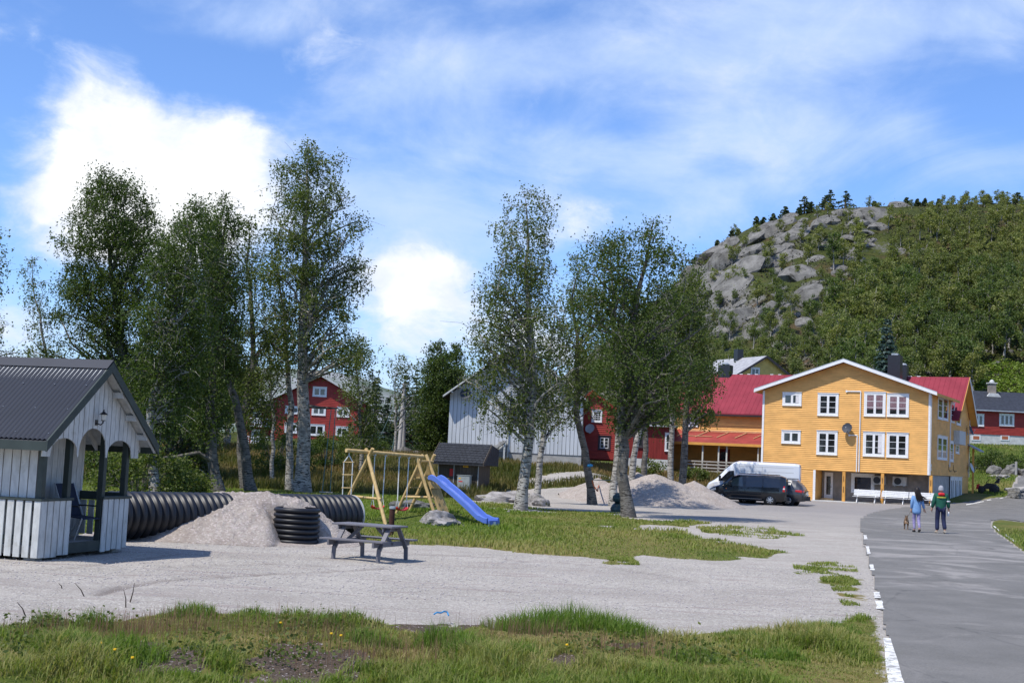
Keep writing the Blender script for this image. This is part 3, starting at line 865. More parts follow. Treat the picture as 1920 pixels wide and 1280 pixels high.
MB().box(.25, .5, -.045, -.026, YB + .58, YB + .8, MS).build('number_plate', 'white_paint', house)
for yk in (7.5, 9.6):
    MB().tube([MS @ Vector((yk, -.03, YB + .9)), MS @ Vector((yk, -.06, YB + .5)), MS @ Vector((yk + .5, -.06, YB + .35)), MS @ Vector((yk + 1.5, -.05, YB + .45))], .02, 5).build('cable', 'black_metal', house)
# white conduit pipes on the front
def fp(px, py, o=.06): x, z = yf(px, py); return Vector((x, -.024 - o, z))
for pts in ([(1588, 733.5), (1614.5, 733), (1609, 884)], [(1593, 815.5), (1608, 815.5), (1604, 884)]):
    P = [fp(*q) for q in pts]; P[1].z = P[0].z; P[2].x = P[1].x
    mb = MB(); mb.tube(P[:2], .045, 8); mb.tube(P[1:], .045, 8); mb.tube([P[0] + Vector((0, .05, 0)), P[0] + Vector((0, -.03, 0))], .085, 8)
    mb.build('conduit', 'white_paint', house, 40)
# recessed ground floor
MB().box(4.3, YW - .35, 1.9, 2.2, -.1, YB - .02).build('back_wall', 'brown_concrete_and_shade', house)
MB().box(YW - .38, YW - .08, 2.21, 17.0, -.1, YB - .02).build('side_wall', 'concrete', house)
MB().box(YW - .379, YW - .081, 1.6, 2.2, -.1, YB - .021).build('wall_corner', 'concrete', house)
MB().box(4.1, YW + .3, -.35, 1.9, -.06, .07).build('porch_slab', 'pale_concrete', house)
for px in (1581.5, 1654, 1745):
    x, _ = yf(px, 920)
    p = MB().box(x - .11, x + .11, -.015, .2, .07, YB - .03).build('porch_post', 'yellow_trim', house)
    for zz in (1.55, .75): MB().box(x - .02, x + .02, -.03, -.016, zz, zz + .42).build('slot', 'black_metal', p)
x0, z1 = yf(1546, 882, -.5); x1, _ = yf(1556, 882, -.5)
d = MB().box(4.5, 5.15, 1.80, 1.88, .08, 2.2).build('door', 'white_paint', house)
MB().box(4.66, 4.99, 1.785, 1.795, .5, 1.9).build('pane', 'window_glass', d)
MB().box(4.98, 5.10, 1.76, 1.785, 1.08, 1.11).build('handle', 'black_metal', d)
window(house, 6.55, .75, 1.75, 1.45, 1.9, 1, 1, .16, sash=.09)
MB().box(4.35, 5.3, 1.35, 1.75, .071, .22).build('door_step', 'pine_wood', house)
for xx in (8.2, 9.75):
    ac = MB().box(xx, xx + 1.0, 1.45, 1.83, 1.45, 2.1).build('heat_pump', 'old_white_paint', house)
    MB().lathe([(.26, 1.444), (.26, 1.40)], 20, Matrix.Translation((xx + .38, 0, 1.78)), 'Y').build('fan_grille', 'black_metal', ac)
    MB().box(xx + .1, xx + .2, 1.5, 1.9, 1.38, 1.45).box(xx + .75, xx + .85, 1.5, 1.9, 1.38, 1.45).build('bracket', 'galvanised', ac)
# garage-like white window doors in the side wall
for k in range(3):
    ya = 8.4 + k * 1.75
    window(house, ya, .35, 1.6, 1.95, -.10 + .38 - .30, 2, 1, .14, M=MS, sash=.12)
# tall box chimney and a small one
cx_, cz = yf(1680, 700)
ch = MB().box(8.5, 9.45, 4.6, 5.6, 8.9, 11.55).build('chimney', 'black_metal', house)
MB().box(8.72, 9.22, 4.85, 5.35, 11.55, 11.7).build('chimney_cap', 'galvanised', ch)
ch = MB().box(7.65, 8.4, 12.2, 13.0, 9.6, 11.35).build('chimney', 'black_metal', house)
MB().lathe([(.3, 11.35), (.36, 11.42), (.2, 11.56)], 14, Matrix.Translation((8.02, 12.6, 0))).build('chimney_cap', 'galvanised', ch, 40)
ch = MB().box(-8.2, -7.1, 12.6, 13.5, 9.6, 11.3).build('chimney', 'black_metal', house)
MB().lathe([(.32, 11.3), (.36, 11.4), (.16, 11.55)], 14, Matrix.Translation((-7.65, 13.05, 0))).build('chimney_cap', 'galvanised', ch, 40)
# long wing
WX0, WX1, WY0, WY1, WE, WR = -11.2, YW, 9.0, 17.0, 7.1, 10.35
mb = MB()
MWg = Matrix.Translation((0, 0, 0))
mb.add([(WX0, WY0, 1.0), (WX0, WY1, 1.0), (WX0, WY1, WE), (WX0, 13, WR), (WX0, WY0, WE), (WX1, WY0, 1.0), (WX1, WY1, 1.0), (WX1, WY1, WE), (WX1, 13, WR), (WX1, WY0, WE)],
       [(0, 1, 2, 3, 4), (5, 9, 8, 7, 6), (0, 4, 9, 5), (1, 6, 7, 2), (0, 5, 6, 1)])
mb.build('wing_wall', 'yellow_paint', house)
mb = MB(); cladding(mb, lambda z: (WX0 + .02, .0), 1.0, WE - .05, y=WY0)
def wg(z):
    if z <= WE: return (9.0, 17.0)
    t = (z - WE) / (WR - WE); return (9 + 4 * t, 17 - 4 * t)
cladding(mb, wg, YE - .6, WR - .08, M=MS)
mb.build('wing_cladding', 'yellow_paint', house, kind='stuff')
for s in (-1, 1):
    ye = 13 + s * 4.5; ze = WR - 4.5 * (WR - WE) / 4
    mb = MB(); MR = Matrix.Rotation(math.pi / 2, 4, 'Z')
    def rp(y, z, x): return Vector((x, y, z))
    xa, xb = WX0 - .3, WX1 + .62
    vs = [rp(13, WR + .02, xa), rp(ye, ze + .02, xa), rp(ye, ze + .12, xa), rp(13, WR + .14, xa), rp(13, WR + .02, xb), rp(ye, ze + .02, xb), rp(ye, ze + .12, xb), rp(13, WR + .14, xb)]
    mb.add(vs, [(0, 1, 2, 3), (7, 6, 5, 4), (0, 4, 5, 1), (1, 5, 6, 2), (2, 6, 7, 3), (3, 7, 4, 0)])
    # standing corrugation ribs of the sheet
    for k in range(60):
        x = xa + .2 + k * (xb - xa - .4) / 59
        o = Vector((x, 0, 0))
        vs = [Vector((x - .03, 13, WR + .142)), Vector((x + .03, 13, WR + .142)), Vector((x + .03, ye, ze + .122)), Vector((x - .03, ye, ze + .122)), Vector((x, 13, WR + .165)), Vector((x, ye, ze + .145))]
        mb.add(vs, [(0, 4, 5, 3), (4, 1, 2, 5)])
    mb.build('wing_roof', 'red_roof_sheet', house)
    so_ = MB(); so_.add([rp(13, WR + .015, WX1 + .05), rp(ye, ze + .015, WX1 + .05), rp(ye, ze - .02, WX1 + .05), rp(13, WR - .02, WX1 + .05), rp(13, WR + .015, xb - .005), rp(ye, ze + .015, xb - .005), rp(ye, ze - .02, xb - .005), rp(13, WR - .02, xb - .005)], [(0, 1, 2, 3), (7, 6, 5, 4), (0, 4, 5, 1), (1, 5, 6, 2), (2, 6, 7, 3), (3, 7, 4, 0)])
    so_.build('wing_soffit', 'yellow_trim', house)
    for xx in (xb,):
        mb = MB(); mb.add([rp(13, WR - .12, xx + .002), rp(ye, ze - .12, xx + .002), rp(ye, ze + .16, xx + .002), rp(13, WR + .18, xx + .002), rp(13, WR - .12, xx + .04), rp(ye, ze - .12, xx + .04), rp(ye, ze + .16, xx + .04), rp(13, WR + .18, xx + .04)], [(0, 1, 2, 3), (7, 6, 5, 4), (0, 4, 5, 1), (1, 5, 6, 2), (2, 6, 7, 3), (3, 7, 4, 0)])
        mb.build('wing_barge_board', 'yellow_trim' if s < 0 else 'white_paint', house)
window(house, 12.0, 8.4, 1.5, 1.2, -.03, 2, 1, .12, M=MS)
mb = MB()
for k in range(34):
    if random.random() < .75: mb.box(WX0 + k * .7, WX0 + k * .7 + .28, 12.96, 13.04, WR + .14, WR + .2)
mb.build('ridge_clips', 'white_paint', house, kind='stuff')
MB().box(WX0 - .25, .0, 8.42, 8.5, WE - .52, WE - .40).build('gutter', 'black_metal', house)
for x in (-9.9, -5.55, -2.0):
    if x == -5.55: continue
    window(house, x - .0, 5.6, 1.35, 1.35, WY0 - .024, 2, 3, .12, sash=.08, cur='half' if x < -8 else None)
MB().box(WX0 + .02, WX0 + .16, WY0 - .06, WY0 - .03, 1.2, WE - .3).build('corner_board', 'white_paint', house)
# porch of the wing: red roof, beams lying on it, deck, railing
pz0, pz1, py0 = 5.35, 4.2, 5.2
mb = MB(); xa, xb = WX0 - .2, -.35
mb.add([(xa, WY0 - .03, pz0), (xb, WY0 - .03, pz0), (xb, py0, pz1), (xa, py0, pz1), (xa, WY0 - .03, pz0 - .1), (xb, WY0 - .03, pz0 - .1), (xb, py0, pz1 - .1), (xa, py0, pz1 - .1)], [(0, 1, 2, 3), (7, 6, 5, 4), (0, 4, 5, 1), (1, 5, 6, 2), (2, 6, 7, 3), (3, 7, 4, 0)])
pr = mb.build('porch_roof', 'faded_red_sheet', house)
mb = MB(); mb.add([(xb - 1.6, WY0 - .05, pz0 + .01), (xb + .3, 7.0, pz0 - .5), (xb + .3, py0 - .2, pz1 - .15), (xb - .35, py0 - .02, pz1 + .01)], [(0, 3, 2, 1)])
mb.build('porch_roof_hip', 'faded_red_sheet', house)
def onr(x, t): return Vector((x, WY0 - .1 + (py0 - WY0 + .1) * t, pz0 + (pz1 - pz0) * t + .05))
for k, x in enumerate((-9.6, -7.9, -6.0, -4.4, -2.8, -1.2)):
    MB().beam(onr(x + .5, .18), onr(x, .62), .07, .05).build('batten', 'pine_wood', pr)
for t in (.12, .2):
    MB().beam(onr(-9.8, t) + Vector((0, 0, .05)), onr(-.6, t) + Vector((0, 0, .05)), .06, .05).build('batten', 'pine_wood', pr)
MB().beam(onr(-8.9, .55), onr(-6.5, .56), .14, .04).build('plank', 'pine_wood', pr)
MB().box(xa, xb, py0 - .06, py0 - .01, pz1 - .22, pz1 - .0).build('porch_fascia', 'yellow_trim', house)
DZ = 1.62
MB().box(xa + .3, xb - .2, 5.4, WY0 - .04, DZ - .16, DZ).build('deck', 'grey_wood', house)
MB().box(-1.9, -.1, 5.9, WY0 - .03, DZ + .02, pz1 + .1).build('porch_bay', 'yellow_paint', house)
for x in (xa + .4, -6.8, -5.4, -4.7, -2.0):
    MB().box(x - .06, x + .06, 5.45, 5.57, DZ, pz1 - .18).build('porch_post', 'old_white_paint', house)
dd = MB().box(-6.6, -5.6, WY0 - .10, WY0 - .04, DZ, DZ + 2.15).build('door', 'dark_red_paint', house)
MB().box(-6.4, -5.8, WY0 - .115, WY0 - .10, DZ + 1.2, DZ + 1.9).build('pane', 'window_glass', dd)
rail = MB().box(-8.6, -2.0, 5.28, 5.34, DZ + .95, DZ + 1.05).build('railing', 'grey_wood', house)
for zz in (.15, .42, .69): MB().box(-8.6, -2.0, 5.285, 5.33, DZ + zz, DZ + zz + .11).build('rail_board', 'grey_wood', rail)
for k in range(7): MB().box(-8.55 + k * 1.07, -8.47 + k * 1.07, 5.34, 5.42, DZ - .1, DZ + 1.04).build('rail_post', 'grey_wood', rail)
for k in range(6): MB().box(-10.9 + k * 2.0, -10.72 + k * 2.0, 5.6, 5.78, -.1, DZ - .16).build('deck_post', 'grey_wood', house)
def wpos(root_loc, ang, x, y, z): return Vector(root_loc) + Matrix.Rotation(ang, 3, 'Z') @ Vector((x, y, z))
xd, zd = yf(1591, 806)
dish('dark satellite dish in the middle of the yellow front wall', wpos(YL, YA, xd, -.03, zd), -.1, .39, wallrz=YA)
dish('dark satellite dish at the far end of the shaded yellow side wall', wpos(YL, YA, YW + .03, 15.9, 6.1), .5, .42, wallrz=YA + math.pi / 2 - .6)
dish('pale grey satellite dish low on the far corner of the yellow side wall', wpos(YL, YA, YW + .03, 16.6, 3.0), .5, .42, 'dish_pale', wallrz=YA + math.pi / 2 - .6)
# small lean-to roof at the far right corner
mb = MB(); mb.add([(YW + .03, 16.2, 5.1), (YW + .03, 18.5, 5.1), (YW + 1.0, 18.5, 4.6), (YW + 1.0, 16.2, 4.6), (YW + .03, 16.2, 5.0), (YW + .03, 18.5, 5.0), (YW + 1.0, 18.5, 4.5), (YW + 1.0, 16.2, 4.5)], [(0, 1, 2, 3), (7, 6, 5, 4), (0, 4, 5, 1), (1, 5, 6, 2), (2, 6, 7, 3), (3, 7, 4, 0)])
mb.build('porch_canopy', 'grey_roof', house)
MB().box(YW + .25, YW + .4, 17.2, 17.35, .8, 4.85).build('canopy_post', 'yellow_trim', house)

# white benches beneath the overhang
def bench(lx, label):
    r = empty('bench', wpos(YL, YA, lx, -.15, .07), YA, label, 'bench', 'white slatted benches under the yellow house')
    for k in range(4): MB().box(0, 1.95, -.42 + k * .115, -.32 + k * .115, .43, .46).build('slat', 'white_paint', r)
    for k in range(4): MB().box(0, 1.95, .03 + k * .03, .055 + k * .03, .52 + k * .115, .62 + k * .115).build('slat', 'white_paint', r)
    for x in (.3, 1.62):
        mb = MB(); mb.beam((x, -.38, .41), (x, .06, .41), .05, .04); mb.beam((x, -.2, .40), (x, -.38, .0), .05, .05); mb.beam((x, -.15, .40), (x, .12, .0), .05, .05); mb.beam((x, .02, .40), (x, .17, .98), .05, .03)
        mb.build('leg', 'white_paint', r)
    return r
for lx, l in ((7.25, 'white bench between the first and second yellow posts'), (9.3, 'white bench in the middle beneath the yellow house, right of the second post'), (11.3, 'white bench behind the walkers at the right end of the overhang')): bench(lx, l)

# ================================================================== small yellow house on the slope behind
def rect_house(name, loc, ang, W, D, E, R_, wallm, roofm, label, cat='house', ovh=.5, trim='white_paint', clad=True, z0=0.0, found=None, fm='pale_concrete', vert=False, roof_t=.15):
    r = empty(name, loc, ang, label, cat)
    if found: MB().box(0.03, W - .03, .03, D - .03, -1.5, found).build('foundation', fm, r)
    zb = found or z0
    MB().prism([(0, zb), (W, zb), (W, E), (W / 2, R_), (0, E)], 0, D).build('wall', wallm, r)
    if clad:
        mb = MB()
        def wf(z):
            if z <= E: return (0, W)
            t = (z - E) / (R_ - E); return (W / 2 * t, W - W / 2 * t)
        cladding(mb, wf, zb + .01, R_ - .05, .15)
        mb.build('cladding', wallm, r, kind='stuff')
    s_ = (R_ - E) / (W / 2)
    for s in (-1, 1):
        xe = W / 2 + s * (W / 2 + ovh); ze = E - ovh * s_
        MB().prism([(W / 2, R_ + .02), (xe, ze + .02), (xe, ze + .02 + roof_t), (W / 2, R_ + .02 + roof_t)], -ovh, D + ovh).build('roof', roofm, r)
        MB().prism([(W / 2, R_ - .06), (xe, ze - .06), (xe, ze + .05 + roof_t), (W / 2, R_ + .05 + roof_t)], -ovh - .03, -ovh - .002).build('barge_board', trim, r)
    return r
p = at(1388, 702, 152); 
sm = rect_house('hillside_house', (p.x, 150, 9.6), math.radians(24), 7.2, 9.5, 4.0, 6.15, 'pale_yellow_paint', 'grey_roof', 'small pale yellow house with blue gable boards peeking over the red roof', ovh=.45, trim='dark_trim')
sm.location = (25.6, 150, 8.75)
window(sm, 1.7, 3.3, 1.2, 1.6, -.03, 2, 1, .12); window(sm, 4.8, 3.0, 1.2, 1.0, -.03, 1, 1, .12, frame='dark_trim')
MB().box(2.9, 3.7, 4.5, 5.3, 5.2, 7.3).build('chimney', 'black_metal', sm)

# ================================================================== grey barn
BL = at(839, 835, 101); BL = Vector((BL.x, 101, 0)); BRt = Vector((at(1090, 852, 100.4).x, 100.4, 0))
bang = math.atan2(BRt.y - BL.y, BRt.x - BL.x); BW = (BRt - BL).length
bn = Vector((math.sin(bang), -math.cos(bang), 0))
def bfx(px, py):
    p = on_plane(px, py, BL, bn); q = p - BL
    return q.dot(Vector((math.cos(bang), math.sin(bang), 0))), p.z
barn = empty('grey_barn', (BL.x, BL.y, 0), bang, 'big pale grey board-clad barn with black roof on a concrete base', 'barn')
_, bE1 = bfx(845, 736); _, bE2 = bfx(1096, 752); bxr, bR = bfx(975, 648); _, bF = bfx(1070, 853)
bE = (bE1 + bE2) / 2
bB = bF
def btop(x): return bE + (bR - bE) * (1 - abs(x - BW / 2) / (BW / 2))
MB().prism([(0.03, bB - .01), (BW - .03, bB - .01), (BW - .03, bE), (BW / 2, bR), (0.03, bE)], 0, 16).build('wall', 'dark_trim', barn)
boards(barn, btop, 0, BW, bB, .30, 'barn_paint', -.003, .025, .03)
MB().box(0, BW, .02, 15.9, bB - 3, bB - .03).build('foundation', 'concrete', barn)
for k in range(30): MB().box(BW + .003, BW + .028, .05 + k * .53, .05 + k * .53 + .50, bB, bE - .02).build('board', 'brown_concrete_and_shade', barn)  # side boards coloured grey-brown: the shade on this side is painted in
bs = (bR - bE) / (BW / 2)
for s in (-1, 1):
    xe = BW / 2 + s * (BW / 2 + .45); ze = bE - .45 * bs
    MB().prism([(BW / 2, bR + .03), (xe, ze + .03), (xe, ze + .16), (BW / 2, bR + .16)], -.8, 16.5).build('roof', 'black_roof', barn)
    MB().prism([(BW / 2, bR + .06), (xe, ze + .06), (xe, ze + .2), (BW / 2, bR + .2)], -.84, -.803).build('barge_board', 'old_white_paint', barn)
for k in range(9):
    for s in (-1, 1):
        x = BW / 2 + s * (k + .6) * (BW / 2) / 9; z = btop(x)
        MB().box(x - .05, x + .05, -.78, -.0, z - .11, z + .005).build('rafter_end', 'old_white_paint', barn)
x0, z0 = bfx(951, 857); _, z1 = bfx(955, 730)
MB().tube([(x0, -.1, z0), (x0, -.1, z1)], .05, 8).build('downpipe', 'old_white_paint', barn, 40)
# concrete stair with a slanting slab
xs0, zs0 = bfx(908, 848); xs1, zs1 = bfx(948, 826)
st = MB().prism([(xs0 - .4, zs0 - .75), (xs0 - .4, zs0 - .45), (xs1 - .1, zs1), (xs1 + .05, zs1), (xs1 + .05, zs1 - .12)], -1.3, -.15).build('stair', 'concrete', barn)
for k in range(5):
    t = k / 5; x = xs0 - .3 + (xs1 - xs0 + .2) * t; z = zs0 - .4 + (zs1 - zs0 + .40) * t
    MB().box(x, x + .36, -1.2, -.2, z - .05, z + .19).build('step', 'concrete', st)
MB().box(xs1 - .06, xs1 + .06, -1.2, -1.08, zs1 - 2.0, zs1 + .02).build('stair_post', 'old_white_paint', barn)
xd, zd = bfx(874, 742)
dish('round grey satellite dish high on the left of the grey barn wall', wpos(barn.location, bang, xd, -.03, zd), -.05, .42, wallrz=bang)

# ================================================================== red house behind the barn
RL = Vector((at(1097, 860, 112).x, 112.0, 0)); rang = math.radians(-6)
def rfx(px, py, dy=0.0):
    n = Vector((math.sin(rang), -math.cos(rang), 0)); P = RL - n * dy
    p = on_plane(px, py, P, n); q = p - RL
    return q.dot(Vector((math.cos(rang), math.sin(rang), 0))), p.z
rx1, _ = rfx(1184, 800); _, rE = rfx(1180, 800); _, rR = rfx(1110, 738); _, rB = rfx(1140, 846); 
rr_ = empty('red_house', RL, rang, 'red clapboard house with white-paned windows squeezed between the grey barn and the birches', 'house')
# gable: apex left of centre is hidden by the barn roof; wall spans from -3 to rx1
gx0, gx1, gap_x = -3.2, rx1, None
apx, apz = rfx(1112, 735); ex, ez = rfx(1184, 792)
def rtop(x): return apz - (abs(x - apx)) * (apz - ez) / (ex - apx)
mb = MB(); mb.prism([(gx0, rB - .8), (gx1, rB - .8), (gx1, rtop(gx1)), (apx, apz), (gx0, rtop(gx0))], 0, 8); mb.build('wall', 'red_paint', rr_)
mb = MB()
def wr(z):
    k = (ex - apx) / (apz - ez)
    return (max(gx0, apx - (apz - z) * k), min(gx1, apx + (apz - z) * k))
cladding(mb, wr, rB - .78, apz - .05, .16); mb.build('cladding', 'red_paint', rr_, kind='stuff')
for s in (-1, 1):
    k = (apz - ez) / (ex - apx); xe = apx + s * (ex - apx + .5); ze = apz - (ex - apx + .5) * k
    MB().prism([(apx, apz + .02), (xe, ze + .02), (xe, ze + .16), (apx, apz + .16)], -.35, 8.4).build('roof', 'grey_roof', rr_)
    MB().prism([(apx, apz - .08), (xe, ze - .08), (xe, ze + .18), (apx, apz + .18)], -.39, -.353).build('barge_board', 'red_paint', rr_)
x0, z1 = rfx(1110, 768); x1, z0 = rfx(1128.5, 791.5)
window(rr_, x0, z0, x1 - x0, z1 - z0, -.025, 1, 4, .09, sash=.08)
for dx in (.33, .62): MB().box(x0 + (x1 - x0) * dx - .015, x0 + (x1 - x0) * dx + .015, -.075, -.066, z0 + .1, z1 - .1).build('muntin', 'white_paint', rr_)
x0, z1 = rfx(1122, 816); x1, z0 = rfx(1144, 843.5)
window(rr_, x0, z0, x1 - x0, z1 - z0, -.025, 2, 3, .16, sash=.05, trimmat='dark_trim')
bx0, bz1 = rfx(1096, 845, -1.2); bx1, bz0 = rfx(1153, 860, -1.2)
MB().box(bx0, bx1, -1.2, -.03, bz0 - .1, bz0 + .02).build('balcony_floor', 'dark_red_paint', rr_)
bal = MB().box(bx0, bx1, -1.24, -1.2, bz1 - .06, bz1 + .02).build('balcony_rail', 'red_paint', rr_)
nb = 16
for k in range(nb): MB().box(bx0 + (bx1 - bx0) * k / nb + .01, bx0 + (bx1 - bx0) * (k + 1) / nb - .01, -1.27, -1.245, bz0 - .08, bz1).build('board', 'red_paint', bal)
# lower red wing with vertical boards and a pale foundation
wx0, wzf = rfx(1177, 858); wx1, _ = rfx(1262, 866); _, wE = rfx(1230, 800)
_, wfb = rfx(1220, 885)
wing = empty('red_outbuilding', RL, rang, 'dark red outbuilding with vertical boards on a white foundation behind the right birches', 'outbuilding')
MB().box(wx0, wx1, -.6, 6, wfb - 1.0, wzf - .01).build('foundation', 'pale_concrete', wing)
MB().box(wx0 + .03, wx1 - .03, -.57, 5.9, wzf, wE).build('wall', 'dark_red_paint', wing)
boards(wing, lambda x: wE, wx0, wx1, wzf + .005, .24, 'dark_red_paint', -.573, .022, .015)
MB().box(wx0 - .3, wx1 + .3, -1.0, 6.3, wE + .003, wE + .15).build('roof', 'grey_roof', wing)
window(wing, wx0 + .4, wzf + .9, .9, 1.3, -.6, 1, 1, .1, frame='dark_trim')
window(wing, wx1 - .75, wzf + .7, .55, 1.5, -.6, 1, 2, .08)
xd, zd = rfx(1101, 806)
dish('grey satellite dish on the red wall close to the barn corner', wpos(RL, rang, xd + .25, -.03, zd), -.3, .40, 'dish_pale', wallrz=rang)

# ================================================================== far red gabled building on the left
FD = 190.0
FP = at(488, 850, FD); FL = Vector((FP.x, FD, 0)); fang = math.radians(3)
fnv = Vector((math.sin(fang), -math.cos(fang), 0)); fxv = Vector((math.cos(fang), math.sin(fang), 0))
def ffx(px, py):
    p = on_plane(px, py, FL, fnv); q = p - FL
    return q.dot(fxv), p.z
fx0, _ = ffx(508, 800); fx1, _ = ffx(683, 800); fax, faz = ffx(603, 706)
_, fe = ffx(683, 757); _, ff = ffx(600, 829); _, fb = ffx(600, 860)
lodge = empty('red_lodge', FL, fang, 'tall red gabled lodge with white windows behind the left birches', 'lodge')
hw = (fx1 - fx0) / 2; fc_ = (fx0 + fx1) / 2
def ftop(x): return fe + (faz - fe) * (1 - abs(x - fax) / max(fx1 - fax, fax - fx0))
MB().prism([(fx0, ff), (fx1, ff), (fx1, ftop(fx1)), (fax, faz), (fx0, ftop(fx0))], 0, 22).build('wall', 'red_paint', lodge)
MB().box(fx0 + .02, fx1 - .02, .05, 21, fb - 2, ff - .01).build('foundation', 'pale_concrete', lodge)
mb = MB()
def wl_(z):
    k = max(fx1 - fax, fax - fx0) / (faz - fe)
    return (max(fx0, fax - (faz - z) * k), min(fx1, fax + (faz - z) * k))
cladding(mb, wl_, ff + .01, faz - .1, .24, lip=.03); mb.build('cladding', 'red_paint', lodge, kind='stuff')
sf = (faz - fe) / max(fx1 - fax, fax - fx0)
for s, ext in ((-1, 2.6), (1, 2.2)):
    L_ = (fx1 - fax if s > 0 else fax - fx0) + ext
    xe = fax + s * L_; ze = faz - L_ * sf
    MB().prism([(fax, faz + .03), (xe, ze + .03), (xe, ze + .25), (fax, faz + .25)], -1.0, 23).build('roof', 'shingle_grey', lodge)
    MB().prism([(fax, faz + .0), (xe, ze + .0), (xe, ze + .36), (fax, faz + .36)], -1.06, -1.003).build('barge_board', 'old_white_paint', lodge)
for (xa, xb, ya, yb, c) in ((587, 612, 724, 744, 2), (535, 560, 760, 776, 2), (585, 611, 762, 779, 2), (632, 655, 763, 782, 2), (534, 557, 791, 812, 2), (579, 608, 795, 817, 2), (630, 653, 798, 818, 2), (588, 604, 834, 850, 1)):
    x0, z1 = ffx(xa, ya); x1, z0 = ffx(xb, yb)
    window(lodge, x0, z0, round(x1 - x0, 1), round(z1 - z0, 1), -.03, c, 1, .2, sash=.1)
# balcony wing on the left of the lodge
lx0, _ = ffx(455, 800)
bw = MB().box(lx0, fx0 - .1, 3, 14, ff - 1, ftop(fx0) - .4).build('balcony_wing', 'dark_red_paint', lodge)
MB().prism([(lx0 - .6, ftop(fx0) - 1.2), (fx0, ftop(fx0) + .1), (fx0, ftop(fx0) + .3), (lx0 - .6, ftop(fx0) - 1.0)], 1.5, 14.5).build('wing_roof', 'shingle_grey', lodge)
for lvl in range(3):
    zz = ff - .6 + lvl * 2.6
    fl = MB().box(lx0, fx0 - .1, 1.6, 3, zz - .2, zz).build('balcony', 'old_white_paint', lodge)
    MB().box(lx0, fx0 - .1, 1.55, 1.62, zz + .95, zz + 1.05).build('rail', 'white_paint', fl)
    for k in range(12): MB().box(lx0 + k * (fx0 - lx0 - .2) / 11, lx0 + k * (fx0 - lx0 - .2) / 11 + .1, 1.56, 1.61, zz, zz + .95).build('baluster', 'white_paint', fl)
    window(lodge, lx0 + .9, zz + .3, 1.2, 1.7, 2.96, 1, 1, .2)

# white garage with a low roof right of the lodge, small red hut
gp = at(655, 850, 172)
gar = empty('white_garage', (gp.x - 1.2, 172, 0), math.radians(8), 'low white garage with a pale sloping roof between the lodge and the conifers', 'garage')
zr = at(720, 812, 172).z
MB().prism([(0, -1), (5.6, -1), (5.6, zr), (5.4, zr + .1), (0, zr - 1.6)], 0, 6).build('wall', 'old_white_paint', gar)
MB().prism([(-.5, zr - 1.65), (6.1, zr + .22), (6.1, zr + .42), (-.5, zr - 1.45)], -.5, 6.5).build('roof', 'grey_roof', gar)
MB().box(1.2, 3.6, -.03, -.002, .4, zr - 1.4).build('garage_door', 'white_paint', gar)
hp = at(764, 838, 165)
hut = rect_house('red_hut', (hp.x, 165, hp.z), math.radians(20), 3.0, 3.0, 1.9, 2.9, 'red_paint', 'grey_roof', 'tiny red hut with a pale roof beyond the utility poles', 'hut', ovh=.25, z0=-1.0)
window(hut, .5, .5, .7, 1.1, -.03, 1, 1, .1); window(hut, 1.7, .5, .7, 1.1, -.03, 1, 1, .1)

# ================================================================== red house on the right slope
RD = 165.0
P0 = at(1800, 835, RD); RB0 = Vector((P0.x, RD, P0.z)); 
def hx(px, py): p = at(px, py, RD - .0); return p.x - RB0.x, p.z - RB0.z
_, zt = hx(1870, 835); _, zf = hx(1870, 815); _, ze = hx(1870, 768); _, zr = hx(1870, 749)
rh = empty('red_cottage', RB0, 0, 'long red cottage with dark roof and stone chimney on the right slope', 'house')
WL = 16.0; x00 = hx(1812, 800)[0]
MB().box(x00 + .05, x00 + WL - .05, .05, 8, -3.5, zf - .005).build('foundation', 'pale_concrete', rh)
MB().box(x00, x00 + WL, 0, 8, zf, ze).build('wall', 'red_paint', rh)
mb = MB(); cladding(mb, lambda z: (x00, x00 + WL), zf + .01, ze - .05, .17, lip=.025); mb.build('cladding', 'red_paint', rh, kind='stuff')
mb = MB(); xa, xb = x00 - .6, x00 + WL + .6
zrr = ze + 2.5
mb.add([(xa, -.6, ze - .05), (xb, -.6, ze - .05), (xb, 4, zrr), (xa + .4, 4, zrr), (xa, 8.6, ze - .05), (xb, 8.6, ze - .05), (xa, -.6, ze - .2), (xb, -.6, ze - .2), (xa, 8.6, ze - .2), (xb, 8.6, ze - .2)], [(0, 1, 2, 3), (4, 3, 2, 5), (0, 3, 4), (1, 5, 2), (0, 6, 7, 1), (6, 8, 9, 7), (0, 4, 8, 6)])
mb.build('roof', 'black_roof', rh)
MB().beam((xa - .02, -.62, ze - .02), (xa + .38, 4, zrr + .04), .1, .22).build('barge_board', 'white_paint', rh)
MB().box(xa, xb, -.72, -.61, ze - .25, ze - .1).build('gutter', 'galvanised', rh)
for (xa_, xb_) in ((1817, 1844), (1873.5, 1901.5)):
    x0, z1 = hx(xa_, 776); x1, z0 = hx(xb_, 799)
    window(rh, x0, z0 + .0, 1.85, 1.5, -.026, 3, 1, .14, sash=.1)
for (xa_, xb_) in ((1822, 1839), (1876, 1893)):
    x0, z1 = hx(xa_, 816); x1, z0 = hx(xb_, 826)
    w_ = MB().box(x0, x0 + 1.12, -.0, .046, z0, z0 + .7).build('cellar_window', 'white_paint', rh)
    MB().box(x0 + .18, x0 + .94, -.015, -.003, z0 + .14, z0 + .56).build('shutter', 'orange_board', w_)
x0, z0 = hx(1872, 752)
c_ = MB().box(x0, x0 + .8, 3.0, 3.9, zrr - 1.2, zrr + .95).build('chimney', 'brown_concrete_and_shade', rh)
